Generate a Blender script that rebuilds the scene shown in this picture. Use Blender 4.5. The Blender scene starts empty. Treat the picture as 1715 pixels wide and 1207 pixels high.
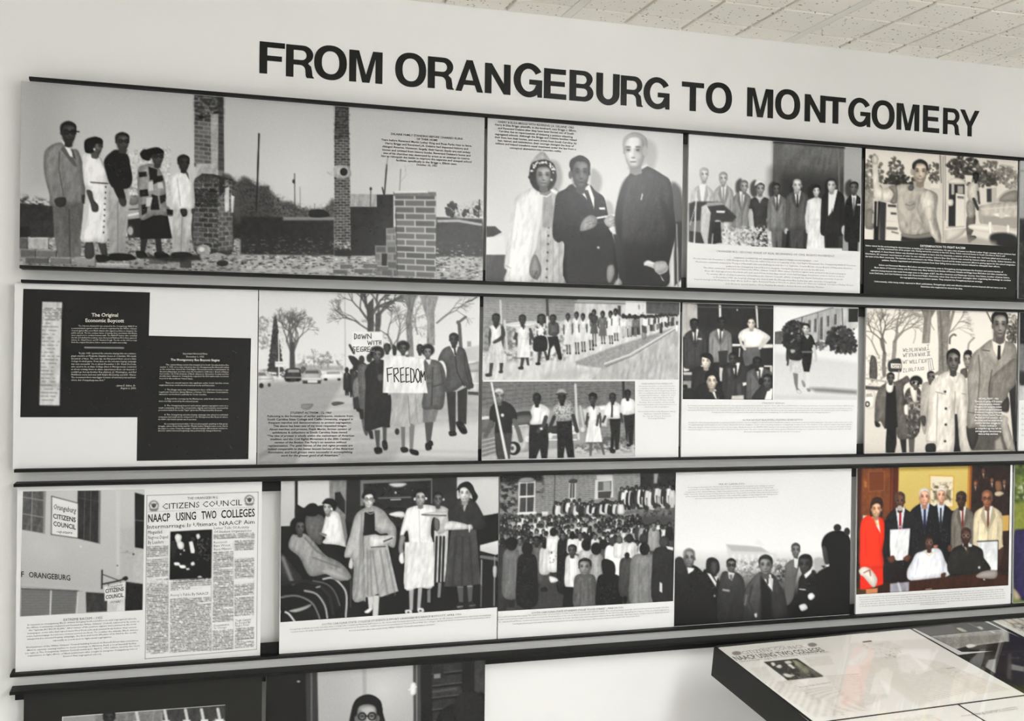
import bpy, bmesh, math, random
import numpy as np
from mathutils import Matrix, Vector
SC = bpy.context.scene
COL = SC.collection

# ------------------------------------------------------------------ camera
IMW, IMH, FPX = 1715.0, 1207.0, 1820.284
CAM = Vector((0.0, -2.49, 1.6))                     # wall is the plane Y = 0, floor Z = 0
RC = np.array([[0.95421363, -0.29888083, 0.01210782],   # camera right
               [0.01046186, -0.00710652, -0.99992002],  # camera down
               [0.29894297, 0.95426398, -0.00365429]])  # camera forward
cam = bpy.data.cameras.new('camera'); cam_ob = bpy.data.objects.new('camera', cam); COL.objects.link(cam_ob)
cam.sensor_fit = 'HORIZONTAL'; cam.sensor_width = 36.0; cam.lens = FPX / IMW * 36.0
cam.clip_start = 0.05; cam.clip_end = 60
m = Matrix.Identity(4)
for i in range(3):
    m[i][0] = RC[0][i]; m[i][1] = -RC[1][i]; m[i][2] = -RC[2][i]; m[i][3] = CAM[i]
cam_ob.matrix_world = m
SC.camera = cam_ob

# ------------------------------------------------------------------ light and exposure
W = bpy.data.worlds.new('room_air'); SC.world = W; W.use_nodes = True
W.node_tree.nodes['Background'].inputs[0].default_value = (1.0, 0.97, 0.92, 1)
W.node_tree.nodes['Background'].inputs[1].default_value = 0.35
SC.view_settings.view_transform = 'Standard'; SC.view_settings.look = 'None'
SC.view_settings.gamma = 1.0; SC.view_settings.use_curve_mapping = False
SC.view_settings.exposure = -0.02
LAMPS = [  # fluorescent lights on the ceiling: x, y, size x, size y, watts
    (1.85, -1.5, 0.36, 1.15, 27.0),
    (-1.5, -3.4, 0.55, 1.15, 16.0),
    (1.85, -3.9, 0.55, 1.15, 84.0),
]
SC.cycles.diffuse_bounces = 6; SC.cycles.max_bounces = 10

# ------------------------------------------------------------------ helpers
def lin(c):
    c = np.asarray(c, float) / 255.0
    return np.where(c <= 0.04045, c / 12.92, ((c + 0.055) / 1.055) ** 2.4)

def tag(o, label=None, cat=None, group=None, kind=None):
    if label: o['label'] = label
    if cat: o['category'] = cat
    if group: o['group'] = group
    if kind: o['kind'] = kind
    return o

def empty(name, loc, rz=0.0):
    o = bpy.data.objects.new(name, None); COL.objects.link(o); o.location = loc; o.rotation_euler = (0, 0, rz)
    o.empty_display_size = 0.05
    return o

def mesh_ob(name, verts, faces, mat, parent=None):
    me = bpy.data.meshes.new(name)
    me.from_pydata([tuple(v) for v in verts], [], [tuple(f) for f in faces]); me.update()
    if mat: me.materials.append(mat)
    o = bpy.data.objects.new(name, me); COL.objects.link(o)
    if parent is not None: o.parent = parent
    return o

def box_data(x0, x1, y0, y1, z0, z1):
    v = [(x0, y0, z0), (x1, y0, z0), (x1, y1, z0), (x0, y1, z0), (x0, y0, z1), (x1, y0, z1), (x1, y1, z1), (x0, y1, z1)]
    f = [(0, 3, 2, 1), (4, 5, 6, 7), (0, 1, 5, 4), (1, 2, 6, 5), (2, 3, 7, 6), (3, 0, 4, 7)]
    return v, f

class MB:
    def __init__(s): s.v = []; s.f = []
    def add(s, v, f):
        n = len(s.v); s.v += list(v); s.f += [tuple(i + n for i in q) for q in f]; return s
    def box(s, *a): return s.add(*box_data(*a))
    def prism(s, prof, x0, x1):              # profile in (y, z), extruded along x
        n = len(prof)
        v = [(x0, y, z) for y, z in prof] + [(x1, y, z) for y, z in prof]
        f = [tuple(range(n - 1, -1, -1)), tuple(range(n, 2 * n))] + [(i, (i + 1) % n, n + (i + 1) % n, n + i) for i in range(n)]
        return s.add(v, f)
    def build(s, name, mat, parent=None, bevel=0.0):
        o = mesh_ob(name, s.v, s.f, mat, parent)
        bm = bmesh.new(); bm.from_mesh(o.data); bmesh.ops.recalc_face_normals(bm, faces=bm.faces); bm.to_mesh(o.data); bm.free()
        if bevel:
            b = o.modifiers.new('bevel', 'BEVEL'); b.width = bevel; b.segments = 2; b.limit_method = 'ANGLE'
        return o

def material(name, rgb, rough=0.6, spec=0.4, noise=None, bump=None, attr=None, scale=1.0):
    mt = bpy.data.materials.new(name); mt.use_nodes = True
    nt = mt.node_tree; b = nt.nodes['Principled BSDF']
    b.inputs['Base Color'].default_value = (*rgb, 1); b.inputs['Roughness'].default_value = rough
    b.inputs['Specular IOR Level'].default_value = spec
    tc = nt.nodes.new('ShaderNodeTexCoord')
    if attr:
        a = nt.nodes.new('ShaderNodeVertexColor'); a.layer_name = attr
        nt.links.new(a.outputs['Color'], b.inputs['Base Color'])
    if noise:
        sc, amt = noise
        n = nt.nodes.new('ShaderNodeTexNoise'); n.inputs['Scale'].default_value = sc; n.inputs['Detail'].default_value = 4
        r = nt.nodes.new('ShaderNodeMixRGB'); r.blend_type = 'MULTIPLY'; r.inputs[0].default_value = amt
        r.inputs[1].default_value = (*rgb, 1)
        nt.links.new(tc.outputs['Object'], n.inputs['Vector']); nt.links.new(n.outputs['Fac'], r.inputs[2])
        nt.links.new(r.outputs[0], b.inputs['Base Color'])
    if bump:
        sc, st, dist = bump
        n = nt.nodes.new('ShaderNodeTexNoise'); n.inputs['Scale'].default_value = sc; n.inputs['Detail'].default_value = 3
        bp = nt.nodes.new('ShaderNodeBump'); bp.inputs['Strength'].default_value = st; bp.inputs['Distance'].default_value = dist
        nt.links.new(tc.outputs['Object'], n.inputs['Vector']); nt.links.new(n.outputs['Fac'], bp.inputs['Height'])
        nt.links.new(bp.outputs[0], b.inputs['Normal'])
    return mt

M = {}
M['wall'] = material('wall_paint', (0.83, 0.828, 0.815), 0.65, 0.25, bump=(180, 0.06, 0.002))
M['floor'] = material('floor_vinyl', (0.64, 0.635, 0.62), 0.5, 0.3, noise=(6, 0.15))
M['black'] = material('black_rail', (0.010, 0.010, 0.0095), 0.5, 0.16, bump=(250, 0.05, 0.001))
M['board'] = material('white_board', (0.75, 0.75, 0.745), 0.38, 0.25)
M['print'] = material('photo_print', (0.5, 0.5, 0.5), 0.24, 0.27, attr='tone')
M['ink'] = material('black_ink', (0.02, 0.02, 0.02), 0.5, 0.3)
M['inkgrey'] = material('grey_ink', (0.30, 0.29, 0.28), 0.5, 0.3)
M['inkmid'] = material('faint_ink', (0.12, 0.115, 0.11), 0.5, 0.3)
M['inkwhite'] = material('white_ink', (0.80, 0.80, 0.79), 0.4, 0.3)
M['inkcream'] = material('cream_ink', (0.62, 0.60, 0.54), 0.4, 0.3)
M['vinyl'] = material('black_vinyl', (0.010, 0.011, 0.0095), 0.30, 0.25)
M['case'] = material('black_case', (0.018, 0.018, 0.0165), 0.45, 0.2, bump=(300, 0.08, 0.001))
M['tee'] = material('tee_bar_paint', (0.80, 0.78, 0.72), 0.5, 0.3)
M['void'] = material('plenum_dark', (0.01, 0.01, 0.01), 0.9, 0.1)

# back-projection of a measured photo point onto a plane parallel to the wall
def ray(px, py):
    return RC.T @ np.array([(px - IMW / 2) / FPX, (py - IMH / 2) / FPX, 1.0])
def on_wall(px, py, Y=0.0):
    r = ray(px, py); t = (Y - CAM[1]) / r[1]
    return r[0] * t, CAM[2] + r[2] * t

# ------------------------------------------------------------------ the room
CEIL = 2.425
X0, X1, Y1 = -2.9, 3.3, -5.6
def struct(name, v, f, mat, parent=None):
    return tag(mesh_ob(name, v, f, mat, parent), kind='structure') if parent is None else mesh_ob(name, v, f, mat, parent)
struct('wall_back', *box_data(X0 - .1, X1 + .1, 0, .12, 0, CEIL + .25), M['wall'])
struct('wall_left', *box_data(X0 - .12, X0, Y1, 0, 0, CEIL + .25), M['wall'])
struct('wall_right', *box_data(X1, X1 + .12, Y1, 0, 0, CEIL + .25), M['wall'])
struct('wall_front', *box_data(X0 - .1, X1 + .1, Y1 - .12, Y1, 0, CEIL + .25), M['wall'])
struct('floor', *box_data(X0 - .1, X1 + .1, Y1 - .1, .12, -.1, 0), M['floor'])

# ceiling: a dark plenum slab carrying tee bars and lay-in tiles, each tile moulded as 4 x 4 raised squares
ceil_ob = struct('ceiling', *box_data(X0 - .1, X1 + .1, Y1 - .1, .12, CEIL + .16, CEIL + .25), M['void'])
def tile_material():
    mt = material('mineral_tile', (0.88, 0.85, 0.78), 0.85, 0.15)
    nt = mt.node_tree; b = nt.nodes['Principled BSDF']
    tc = nt.nodes.new('ShaderNodeTexCoord')
    info = nt.nodes.new('ShaderNodeObjectInfo')
    vadd = nt.nodes.new('ShaderNodeVectorMath'); vadd.operation = 'ADD'
    nt.links.new(tc.outputs['Object'], vadd.inputs[0]); nt.links.new(info.outputs['Location'], vadd.inputs[1])
    def spots(scale, thr, stretch):
        mp = nt.nodes.new('ShaderNodeMapping'); mp.inputs['Scale'].default_value = stretch
        v = nt.nodes.new('ShaderNodeTexVoronoi'); v.inputs['Scale'].default_value = scale
        n = nt.nodes.new('ShaderNodeTexNoise'); n.inputs['Scale'].default_value = scale * .6; n.inputs['Detail'].default_value = 2
        r = nt.nodes.new('ShaderNodeMath'); r.operation = 'LESS_THAN'; 
        mul = nt.nodes.new('ShaderNodeMath'); mul.operation = 'MULTIPLY_ADD'; mul.inputs[1].default_value = thr * 1.6; mul.inputs[2].default_value = -thr * .45
        nt.links.new(vadd.outputs[0], mp.inputs[0]); nt.links.new(mp.outputs[0], v.inputs['Vector']); nt.links.new(mp.outputs[0], n.inputs['Vector'])
        nt.links.new(n.outputs['Fac'], mul.inputs[0]); nt.links.new(v.outputs['Distance'], r.inputs[0]); nt.links.new(mul.outputs[0], r.inputs[1])
        return r
    s1 = spots(85, .44, (1, 1, 1)); s2 = spots(36, .22, (1, .6, 1))
    mx = nt.nodes.new('ShaderNodeMath'); mx.operation = 'MAXIMUM'
    nt.links.new(s1.outputs[0], mx.inputs[0]); nt.links.new(s2.outputs[0], mx.inputs[1])
    mix = nt.nodes.new('ShaderNodeMixRGB'); mix.inputs[1].default_value = (0.88, 0.85, 0.78, 1); mix.inputs[2].default_value = (0.36, 0.32, 0.24, 1)
    nt.links.new(mx.outputs[0], mix.inputs[0]); nt.links.new(mix.outputs[0], b.inputs['Base Color'])
    return mt
M['tile'] = tile_material()
TP, TX, TY = 0.6125, 0.905, -0.5425          # tile pitch, a tee-bar line in x, the first cross line in y
def tile_mesh(depth0, short):
    """one lay-in tile; local origin at its centre, face at z = 0 downward; depth0 trims the wall side, short leaves a gap there"""
    h = TP / 2 - .012; b = MB(); yb = h if depth0 is None else depth0
    b.box(-h, h, -h, yb - short, .011, .02)
    c = TP / 4; g = .0048; ch = .002
    for i in range(4):
        for j in range(4):
            x0, x1 = -TP / 2 + i * c + g, -TP / 2 + (i + 1) * c - g
            y0, y1 = -TP / 2 + j * c + g, -TP / 2 + (j + 1) * c - g
            x0, x1, y0 = max(x0, -h), min(x1, h), max(y0, -h)
            y1 = min(y1, yb - .0008 if depth0 is not None else h)
            if y1 - y0 < .02: continue
            v = [(x0, y0, .011), (x1, y0, .011), (x1, y1, .011), (x0, y1, .011), (x0, y0, ch), (x1, y0, ch), (x1, y1, ch), (x0, y1, ch),
                 (x0 + ch, y0 + ch, 0), (x1 - ch, y0 + ch, 0), (x1 - ch, y1 - ch, 0), (x0 + ch, y1 - ch, 0)]
            b.add(v, [(8, 11, 10, 9)] + [(i, 4 + i, 4 + (i + 1) % 4, (i + 1) % 4) for i in range(4)] + [(4 + i, 8 + i, 8 + (i + 1) % 4, 4 + (i + 1) % 4) for i in range(4)])
    return b
full = tile_mesh(None, 0).build('ceiling_tile', M['tile'], ceil_ob)
edge_a = tile_mesh(.5425 - TP / 2, 0.0).build('ceiling_tile', M['tile'], ceil_ob)
edge_b = tile_mesh(.5425 - TP / 2, .011).build('ceiling_tile', M['tile'], ceil_ob)
lamp_cells = set()
nx0, nx1 = int(math.floor((X0 - TX) / TP)), int(math.ceil((X1 - TX) / TP))
ny1 = int(math.ceil((TY - Y1) / TP))
def cell_of(x, y): return (int(math.floor((x - TX) / TP)), int(math.floor((TY - y) / TP)))
LAMP_AT = []
for (lx, ly, sx, sy, wt) in LAMPS:
    i, j = cell_of(lx, ly); lamp_cells |= {(i, j), (i, j + 1)}
    LAMP_AT.append((TX + (i + .5) * TP, TY - (j + 1) * TP, sx, sy, wt))
seen = {}
def put_tile(src, key, x, y):
    if key in seen: o = src.copy(); COL.objects.link(o); o.parent = ceil_ob
    else: o = src; seen[key] = 1
    o.location = (x, y, CEIL)
for i in range(nx0, nx1):
    cx = TX + (i + .5) * TP
    if cx - TP / 2 < X0 - .05 or cx + TP / 2 > X1 + .05: continue
    gap = i in (1,)
    put_tile(edge_b if gap else edge_a, 'b' if gap else 'a', cx, TY + TP / 2)
    for j in range(0, ny1):
        if (i, j) in lamp_cells or TY - (j + 1) * TP < Y1 - .05: continue
        put_tile(full, 'f', cx, TY - (j + .5) * TP)
def tee(x0, x1, y0, y1):
    b = MB(); b.box(x0, x1, y0, y1, -.001, .001)
    if x1 - x0 < y1 - y0: b.box((x0 + x1) / 2 - .0012, (x0 + x1) / 2 + .0012, y0, y1, .001, .035)
    else: b.box(x0, x1, (y0 + y1) / 2 - .0012, (y0 + y1) / 2 + .0012, .001, .035)
    o = b.build('tee_bar', M['tee'], ceil_ob); o.location = (0, 0, CEIL + .001)
for i in range(nx0, nx1 + 1):
    x = TX + i * TP
    if X0 < x < X1: tee(x - .012, x + .012, Y1, -.002)
for j in range(0, ny1):
    y = TY - j * TP
    if y > Y1: tee(X0, X1, y - .012, y + .012)

# unseen fluorescent lights: wraparound lens shaped to glow sideways, brightening upper wall and ceiling
where = ['over the glass case', 'over the left side of the room', 'at the back of the room']
for k, (lx, ly, sx, sy, wt) in enumerate(LAMP_AT):
    t = tag(empty('ceiling_light', (lx, ly, CEIL)), 'white wraparound fluorescent light on the ceiling ' + where[k], 'ceiling light', 'fluorescent ceiling lights')
    lm = material('lamp_lens', (0.9, 0.9, 0.88), 0.5, 0.3); bs = lm.node_tree.nodes['Principled BSDF']
    bs.inputs['Emission Color'].default_value = (0.985, 0.992, 1.0, 1); bs.inputs['Emission Strength'].default_value = wt / (math.pi * sx * sy)
    fr = MB(); hx, hy = TP / 2 - .012, TP - .012
    fr.box(-hx, hx, -hy, hy, 0, .02).box(-sx / 2 - .01, sx / 2 + .01, -sy / 2 - .03, -sy / 2, -.105, 0).box(-sx / 2 - .01, sx / 2 + .01, sy / 2, sy / 2 + .03, -.105, 0)
    fr.build('housing', M['tee'], t)
    d = MB(); c_ = .04; hx, hy = sx / 2, sy / 2
    d.add([(-hx, -hy, -.001), (hx, -hy, -.001), (hx, -hy, -.1 + c_), (hx - c_, -hy, -.1), (-hx + c_, -hy, -.1), (-hx, -hy, -.1 + c_), (-hx, hy, -.001), (hx, hy, -.001), (hx, hy, -.1 + c_), (hx - c_, hy, -.1), (-hx + c_, hy, -.1), (-hx, hy, -.1 + c_)],
          [(0, 1, 2, 3, 4, 5), (11, 10, 9, 8, 7, 6)] + [(i, (i + 1) % 6, 6 + (i + 1) % 6, 6 + i) for i in range(6)])
    d.build('lens', lm, t)

# ------------------------------------------------------------------ picture rails
RD, FY, PY, PT = 0.045, -0.045, -0.031, 0.006       # rail depth, rail front, panel face, panel thickness
XR = 2.75
KP, KR = (2.49 + PY) / (2.49 - .058), (2.49 + FY) / (2.49 - .065)   # measured planes were -.058 and -.065
def rail(kind, ztop, px_left, label, plate=.0065, xr=XR, drop=.024):
    """kind 'top' hangs a flange below its plate, 'bottom' raises one above"""
    ztop = 1.6 + (ztop - 1.6) * KR; xl = on_wall(px_left, 600, FY)[0]; z0, z1 = ztop - plate, ztop
    fy0, fy1 = PY + PT + .0005, PY + PT + .0035
    b = MB(); b.box(xl, xr, FY, -.0002, z0, z1)
    if kind == 'top': b.box(xl + .008, xr - .008, fy0, fy1, z0 - drop, z0)
    else: b.box(xl + .008, xr - .008, fy0, fy1, z1, z1 + .026)
    o = b.build('picture_rail', M['black'], None, .0008)
    tag(o, label, 'picture rail', 'black picture rails')
    return z0, z1
def zmean(pts, Y): return sum(on_wall(x, y, Y)[1] for x, y in pts) / len(pts)
rail('top', 2.162, 43.4, 'topmost black picture rail, just under the large black title letters')
rail('bottom', 1.775, 30.8, 'black picture rail the top row of photo panels stands on')
rail('top', 1.7457, 33.5, 'black picture rail above the middle row of photo panels')
rail('bottom', 1.3565, 25.2, 'black picture rail the middle row of photo panels stands on')
rail('top', 1.3268, 24.7, 'black picture rail above the row with the newspaper page')
rail('bottom', 0.9368, 21.8, 'black picture rail under the newspaper page and the color photo panel')
rail('top', 0.9008, 21.5, 'lowest black picture rail, over the half-seen bottom row of panels', .0068, drop=.017)

# ------------------------------------------------------------------ prints: shapes drawn by code into the tones of a finely divided sheet
def homog(src, dst):
    A = []
    for (x, y), (u, v) in zip(src, dst):
        A.append([x, y, 1, 0, 0, 0, -u * x, -u * y]); A.append([0, 0, 0, x, y, 1, -v * x, -v * y])
    h = np.linalg.solve(np.array(A, float), np.array([c for d in dst for c in d], float))
    return np.append(h, 1).reshape(3, 3)
def happly(H, x, y):
    w = H[2, 0] * x + H[2, 1] * y + H[2, 2]
    return (H[0, 0] * x + H[0, 1] * y + H[0, 2]) / w, (H[1, 0] * x + H[1, 1] * y + H[1, 2]) / w
UNIT = [(0, 0), (1, 0), (1, 1), (0, 1)]
def pts_of(s):
    if isinstance(s, str):
        a = [float(t) for t in s.replace(',', ' ').split()]
        return np.array(a).reshape(-1, 2)
    return np.array(s, float).reshape(-1, 2)
def smooth(p, n=4, closed=True):
    p = np.asarray(p); N = len(p); out = []
    for i in range(N if closed else N - 1):
        if closed: a, b, c, d = p[i - 1], p[i], p[(i + 1) % N], p[(i + 2) % N]
        else: a, b, c, d = p[max(i - 1, 0)], p[i], p[i + 1], p[min(i + 2, N - 1)]
        for k in range(n):
            t = k / n
            out.append(.5 * ((2 * b) + (c - a) * t + (2 * a - 5 * b + 4 * c - d) * t * t + (3 * b - a - 3 * c + d) * t ** 3))
    if not closed: out.append(p[-1])
    return np.array(out)
def hash2(ix, iy, seed):
    h = (ix.astype(np.int64) * 374761393 + iy.astype(np.int64) * 668265263 + seed * 1442695041) & 0xffffffff
    h = ((h ^ (h >> 13)) * 1274126177) & 0xffffffff
    return ((h ^ (h >> 16)) & 0xffff) / 65535.0
def vnoise(x, y, seed=0):
    ix, iy = np.floor(x), np.floor(y); fx, fy = x - ix, y - iy
    fx, fy = fx * fx * (3 - 2 * fx), fy * fy * (3 - 2 * fy)
    a, b = hash2(ix, iy, seed), hash2(ix + 1, iy, seed); c, d = hash2(ix, iy + 1, seed), hash2(ix + 1, iy + 1, seed)
    return (a * (1 - fx) + b * fx) * (1 - fy) + (c * (1 - fx) + d * fx) * fy
def fbm(x, y, seed=0, oct=3):
    s = 0; a = .5; t = 0
    for o in range(oct): s = s + a * vnoise(x * 2 ** o, y * 2 ** o, seed + o); t += a; a *= .55
    return s / t
def rgb(c): return np.array(c if hasattr(c, '__len__') else (c, c, c), float)

class Pic:
    def __init__(s, corners, bg, step=1.22):
        s.c = [tuple(map(float, q)) for q in corners]; c = np.array(s.c)
        w = (np.linalg.norm(c[1] - c[0]) + np.linalg.norm(c[2] - c[3])) / 2; h = (np.linalg.norm(c[3] - c[0]) + np.linalg.norm(c[2] - c[1])) / 2
        s.nu, s.nv = max(3, int(w / step)), max(3, int(h / step))
        s.H = homog(UNIT, s.c); s.Hi = np.linalg.inv(s.H)
        U, V = np.meshgrid(np.linspace(0, 1, s.nu), np.linspace(0, 1, s.nv)); s.U, s.V = U, V
        s.PX, s.PY = happly(s.H, U, V)
        s.img = np.ones((s.nv, s.nu, 3)) * rgb(bg)
        s.vx = s.vy = 0.0; s.vs = 1.0; s.rnd = random.Random(7)
    def view(s, x, y, sc): s.vx, s.vy, s.vs = x, y, sc; return s
    def T(s, p): return pts_of(p) / s.vs + [s.vx, s.vy]
    def win(s, p, pad):
        x0, y0 = p.min(0) - pad; x1, y1 = p.max(0) + pad
        u, v = happly(s.Hi, np.array([x0, x1, x1, x0]), np.array([y0, y0, y1, y1]))
        i0, i1 = int(max(0, math.floor(u.min() * (s.nu - 1)))), int(min(s.nu, math.ceil(u.max() * (s.nu - 1)) + 1))
        j0, j1 = int(max(0, math.floor(v.min() * (s.nv - 1)))), int(min(s.nv, math.ceil(v.max() * (s.nv - 1)) + 1))
        if i1 <= i0 or j1 <= j0: return None
        return (slice(j0, j1), slice(i0, i1))
    def cover(s, p, soft):
        sl = s.win(p, soft + 1)
        if sl is None: return None, None
        X, Y = s.PX[sl], s.PY[sl]; ins = np.zeros(X.shape, bool); d2 = np.full(X.shape, 1e9)
        for i in range(len(p)):
            (ax, ay), (bx, by) = p[i], p[(i + 1) % len(p)]
            ex, ey = bx - ax, by - ay; L = ex * ex + ey * ey + 1e-9
            t = np.clip(((X - ax) * ex + (Y - ay) * ey) / L, 0, 1)
            d2 = np.minimum(d2, (X - ax - t * ex) ** 2 + (Y - ay - t * ey) ** 2)
            if ay != by: ins ^= ((ay > Y) != (by > Y)) & (X < ex * (Y - ay) / (by - ay) + ax)
        d = np.sqrt(d2); sd = np.where(ins, -d, d)
        s.sd = sd
        return sl, np.clip(.5 - sd / soft, 0, 1)
    def mixin(s, sl, cov, col):
        a = cov[..., None]; s.img[sl] = s.img[sl] * (1 - a) + col * a
    def p(s, pts, c, soft=1.1, op=1.0, sm=False, tex=0, ts=3.0, c2=None, ax='v', vol=None):
        """filled polygon; sm rounds it, tex mottles it, c2 grades it down (v) or across (h)"""
        q = s.T(pts); q = smooth(q) if sm else q
        sl, cv = s.cover(q, soft)
        if sl is None: return s
        col = rgb(c)
        if c2 is not None:
            k = 1 if ax == 'v' else 0; lo, hi = q[:, k].min(), q[:, k].max()
            t = np.clip(((s.PY if k else s.PX)[sl] - lo) / (hi - lo + 1e-6), 0, 1)[..., None]
            col = rgb(c) * (1 - t) + rgb(c2) * t
        if tex: col = col + (tex * 2 * (fbm(s.PX[sl] / ts, s.PY[sl] / ts, 11) - .5))[..., None]
        if vol is None: vol = .24 if sm and soft < 3 else 0
        if tex and soft < 3 and q[:, 1].max() - q[:, 1].min() > 14:      # folds of cloth
            col = col * (1 + .34 * (fbm(s.PX[sl] / 4.5 + s.PY[sl] / 26, s.PY[sl] / 15, 41, 3) - .5))[..., None]
        if vol:      # rounded modelling inside the shape, as in the printed photograph
            w, h = np.ptp(q, axis=0); r = max(1.2, min(.34 * min(w, h), 9.0))
            d = np.clip(-s.sd / r, 0, 1); tx = (s.PX[sl] - q[:, 0].mean()) / (w + .1); ty = (s.PY[sl] - q[:, 1].mean()) / (h + .1)
            col = col * (1 + vol * (d - .62) - vol * .55 * tx - vol * .25 * ty)[..., None]
        s.mixin(sl, cv * op, col); return s
    def s(s_, pts, c, **k): return s_.p(pts, c, sm=True, **k)
    def e(s, x, y, rx, ry, c, rot=0, soft=1.1, op=1.0, **k):
        a = np.linspace(0, 2 * math.pi, 22)[:-1]; ct, st = math.cos(rot), math.sin(rot)
        ex, ey = rx * np.cos(a), ry * np.sin(a)
        return s.p(np.c_[x + ex * ct - ey * st, y + ex * st + ey * ct], c, soft, op, **k)
    def l(s, pts, w, c, soft=1.0, op=1.0, sm=False):
        """stroke; w in view units"""
        q = s.T(pts); q = smooth(q, 4, False) if sm else q; w = w / s.vs
        sl = s.win(q, w + soft + 1)
        if sl is None: return s
        X, Y = s.PX[sl], s.PY[sl]; d2 = np.full(X.shape, 1e9)
        for i in range(len(q) - 1):
            (ax, ay), (bx, by) = q[i], q[i + 1]; ex, ey = bx - ax, by - ay; L = ex * ex + ey * ey + 1e-9
            t = np.clip(((X - ax) * ex + (Y - ay) * ey) / L, 0, 1)
            d2 = np.minimum(d2, (X - ax - t * ex) ** 2 + (Y - ay - t * ey) ** 2)
        s.mixin(sl, np.clip(.5 - (np.sqrt(d2) - w / 2) / soft, 0, 1) * op * min(1, w + .35), rgb(c)); return s
    def n(s, pts, c, thr=.5, sx=3., sy=3., soft=1.0, op=1.0, k=4.5, seed=3, oct=4):
        """blotches of tone c inside a polygon where noise passes thr (sx, sy in photo px)"""
        sl, cv = s.cover(s.T(pts), soft * 2 + 3)
        if sl is None: return s
        f = fbm(s.PX[sl] / sx, s.PY[sl] / sy, seed, oct)
        s.mixin(sl, cv * op * np.clip((f - thr) * k, 0, 1), rgb(c)); return s
    def glow(s, x, y, r, c, op=1.0):
        q = s.T([(x - r, y - r), (x + r, y + r)]); sl = s.win(q, 1)
        if sl is None: return s
        cx, cy = q.mean(0); R = r / s.vs
        d = np.hypot(s.PX[sl] - cx, s.PY[sl] - cy) / R
        s.mixin(sl, op * np.clip(1 - d, 0, 1) ** 1.5, rgb(c)); return s
    def bricks(s, quad, bw, bh, cb, cm, jit=12, mort=.16, skip=0., seed=5, op=1.0, soft=1.0):
        """running-bond brickwork across a quad (TL TR BR BL in view units), bw x bh view units"""
        q = s.T(quad); H = homog(UNIT, q); Hi = np.linalg.inv(H)
        w = np.linalg.norm(q[1] - q[0]) * s.vs / bw; h = np.linalg.norm(q[3] - q[0]) * s.vs / bh
        sl, cv = s.cover(q, soft)
        if sl is None: return s
        u, v = happly(Hi, s.PX[sl], s.PY[sl]); r = np.floor(v * h); uu = u * w + .5 * (r % 2); c = np.floor(uu)
        fu, fv = uu - c, v * h - r
        m_ = np.clip(np.minimum(np.minimum(fu, 1 - fu) * bw / bh, np.minimum(fv, 1 - fv)) / mort - .25, 0, 1)[..., None]
        hh = hash2(c, r, seed)[..., None]
        col = rgb(cb) + (hh - .5) * 2 * jit
        col = rgb(cm) * (1 - m_) + col * m_
        if skip: cv = cv * (hash2(c, r, seed + 9) > skip)
        s.mixin(sl, cv * op, col); return s
    def tree(s, x, y, ang, ln, w, dep, c, seed=1, spread=.5, op=1.0):
        """bare branching tree; ang in degrees from up"""
        rn = random.Random(seed)
        def grow(x, y, a, ln, w, d):
            x2, y2 = x + ln * math.sin(a), y - ln * math.cos(a)
            xm, ym = (x + x2) / 2 + rn.uniform(-.06, .06) * ln, (y + y2) / 2
            s.l([(x, y), (xm, ym), (x2, y2)], w, c, op=op)
            if d > 0:
                for k in range(2 if d > 3 else 3):
                    grow(x2, y2, a + rn.uniform(-spread, spread) + (k - .5) * .35, ln * rn.uniform(.62, .85), max(w * .6, 1.6), d - 1)
        grow(x, y, math.radians(ang), ln, w, dep); return s
    def foliage(s, x, y, rx, ry, c, c2, n=60, r=6, seed=2, op=.85):
        rn = random.Random(seed)
        for k in range(n):
            a = rn.uniform(0, 6.28); q = math.sqrt(rn.random()); X, Y = x + rx * q * math.cos(a), y + ry * q * math.sin(a)
            t = rn.random(); col = rgb(c) * (1 - t) + rgb(c2) * t
            s.e(X, Y, r * rn.uniform(.5, 1.3), r * rn.uniform(.4, 1.), col, rn.uniform(0, 3), op=op)
        return s
    def lines(s, pts, y0=None, pitch=9.0, c=90, bg=None, duty=.55, seed=1, op=.8, word=26, ragged=.0):
        """rows of unreadable tiny print filling a quad TL TR BR BL"""
        q = s.T(pts); H = homog(UNIT, q); Hi = np.linalg.inv(H)
        h = np.linalg.norm(q[3] - q[0]) * s.vs / pitch; w = np.linalg.norm(q[1] - q[0]) * s.vs / word
        sl, cv = s.cover(q, .8)
        if sl is None: return s
        u, v = happly(Hi, s.PX[sl], s.PY[sl]); r = np.floor(v * h); fv = v * h - r
        on = np.clip((duty / 2 - np.abs(fv - .5)) * 5 + .35, 0, 1)
        f = vnoise(u * w * 3 + hash2(r, r * 0, seed) * 50, r * 7.13, seed)
        wd = np.clip((f - .22) * 5, 0.0, 1)
        end = 1 - ragged * hash2(r, r * 0 + 3, seed)
        s.mixin(sl, cv * on * wd * op * (u < end), rgb(c)); return s
    # ---- people in prints
    def face(s, x, y, w, h, tone=95, hair=18, turn=0., glasses=False, hl=35, bald=0., beard=False, longhair=False, detail=True, tilt=0., ear=True, hat=None, smile=False):
        """a head of width w, height h centred on x, y; turn -1..1 looks left..right"""
        T = rgb(tone); ct, st = math.cos(tilt), math.sin(tilt)
        def q(u, v): return (x + (u * ct - v * st) * w / 2, y + (u * st + v * ct) * h / 2)
        def E(u, v, a, b, c, **k): X, Y = q(u, v); s.e(X, Y, a * w / 2, b * h / 2, c, tilt, **k)
        s.p([q(-.42, .55), q(.42, .55), q(.5, 1.22), q(0, 1.35), q(-.5, 1.22)], T * .72, soft=1.6)
        if longhair: s.s([q(-1.12, -.2), q(-1.0, -.85), q(0, -1.15), q(1.0, -.85), q(1.12, -.2), q(1.2, .75), q(.7, .9), q(-.7, .9), q(-1.2, .75)], hair)
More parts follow.
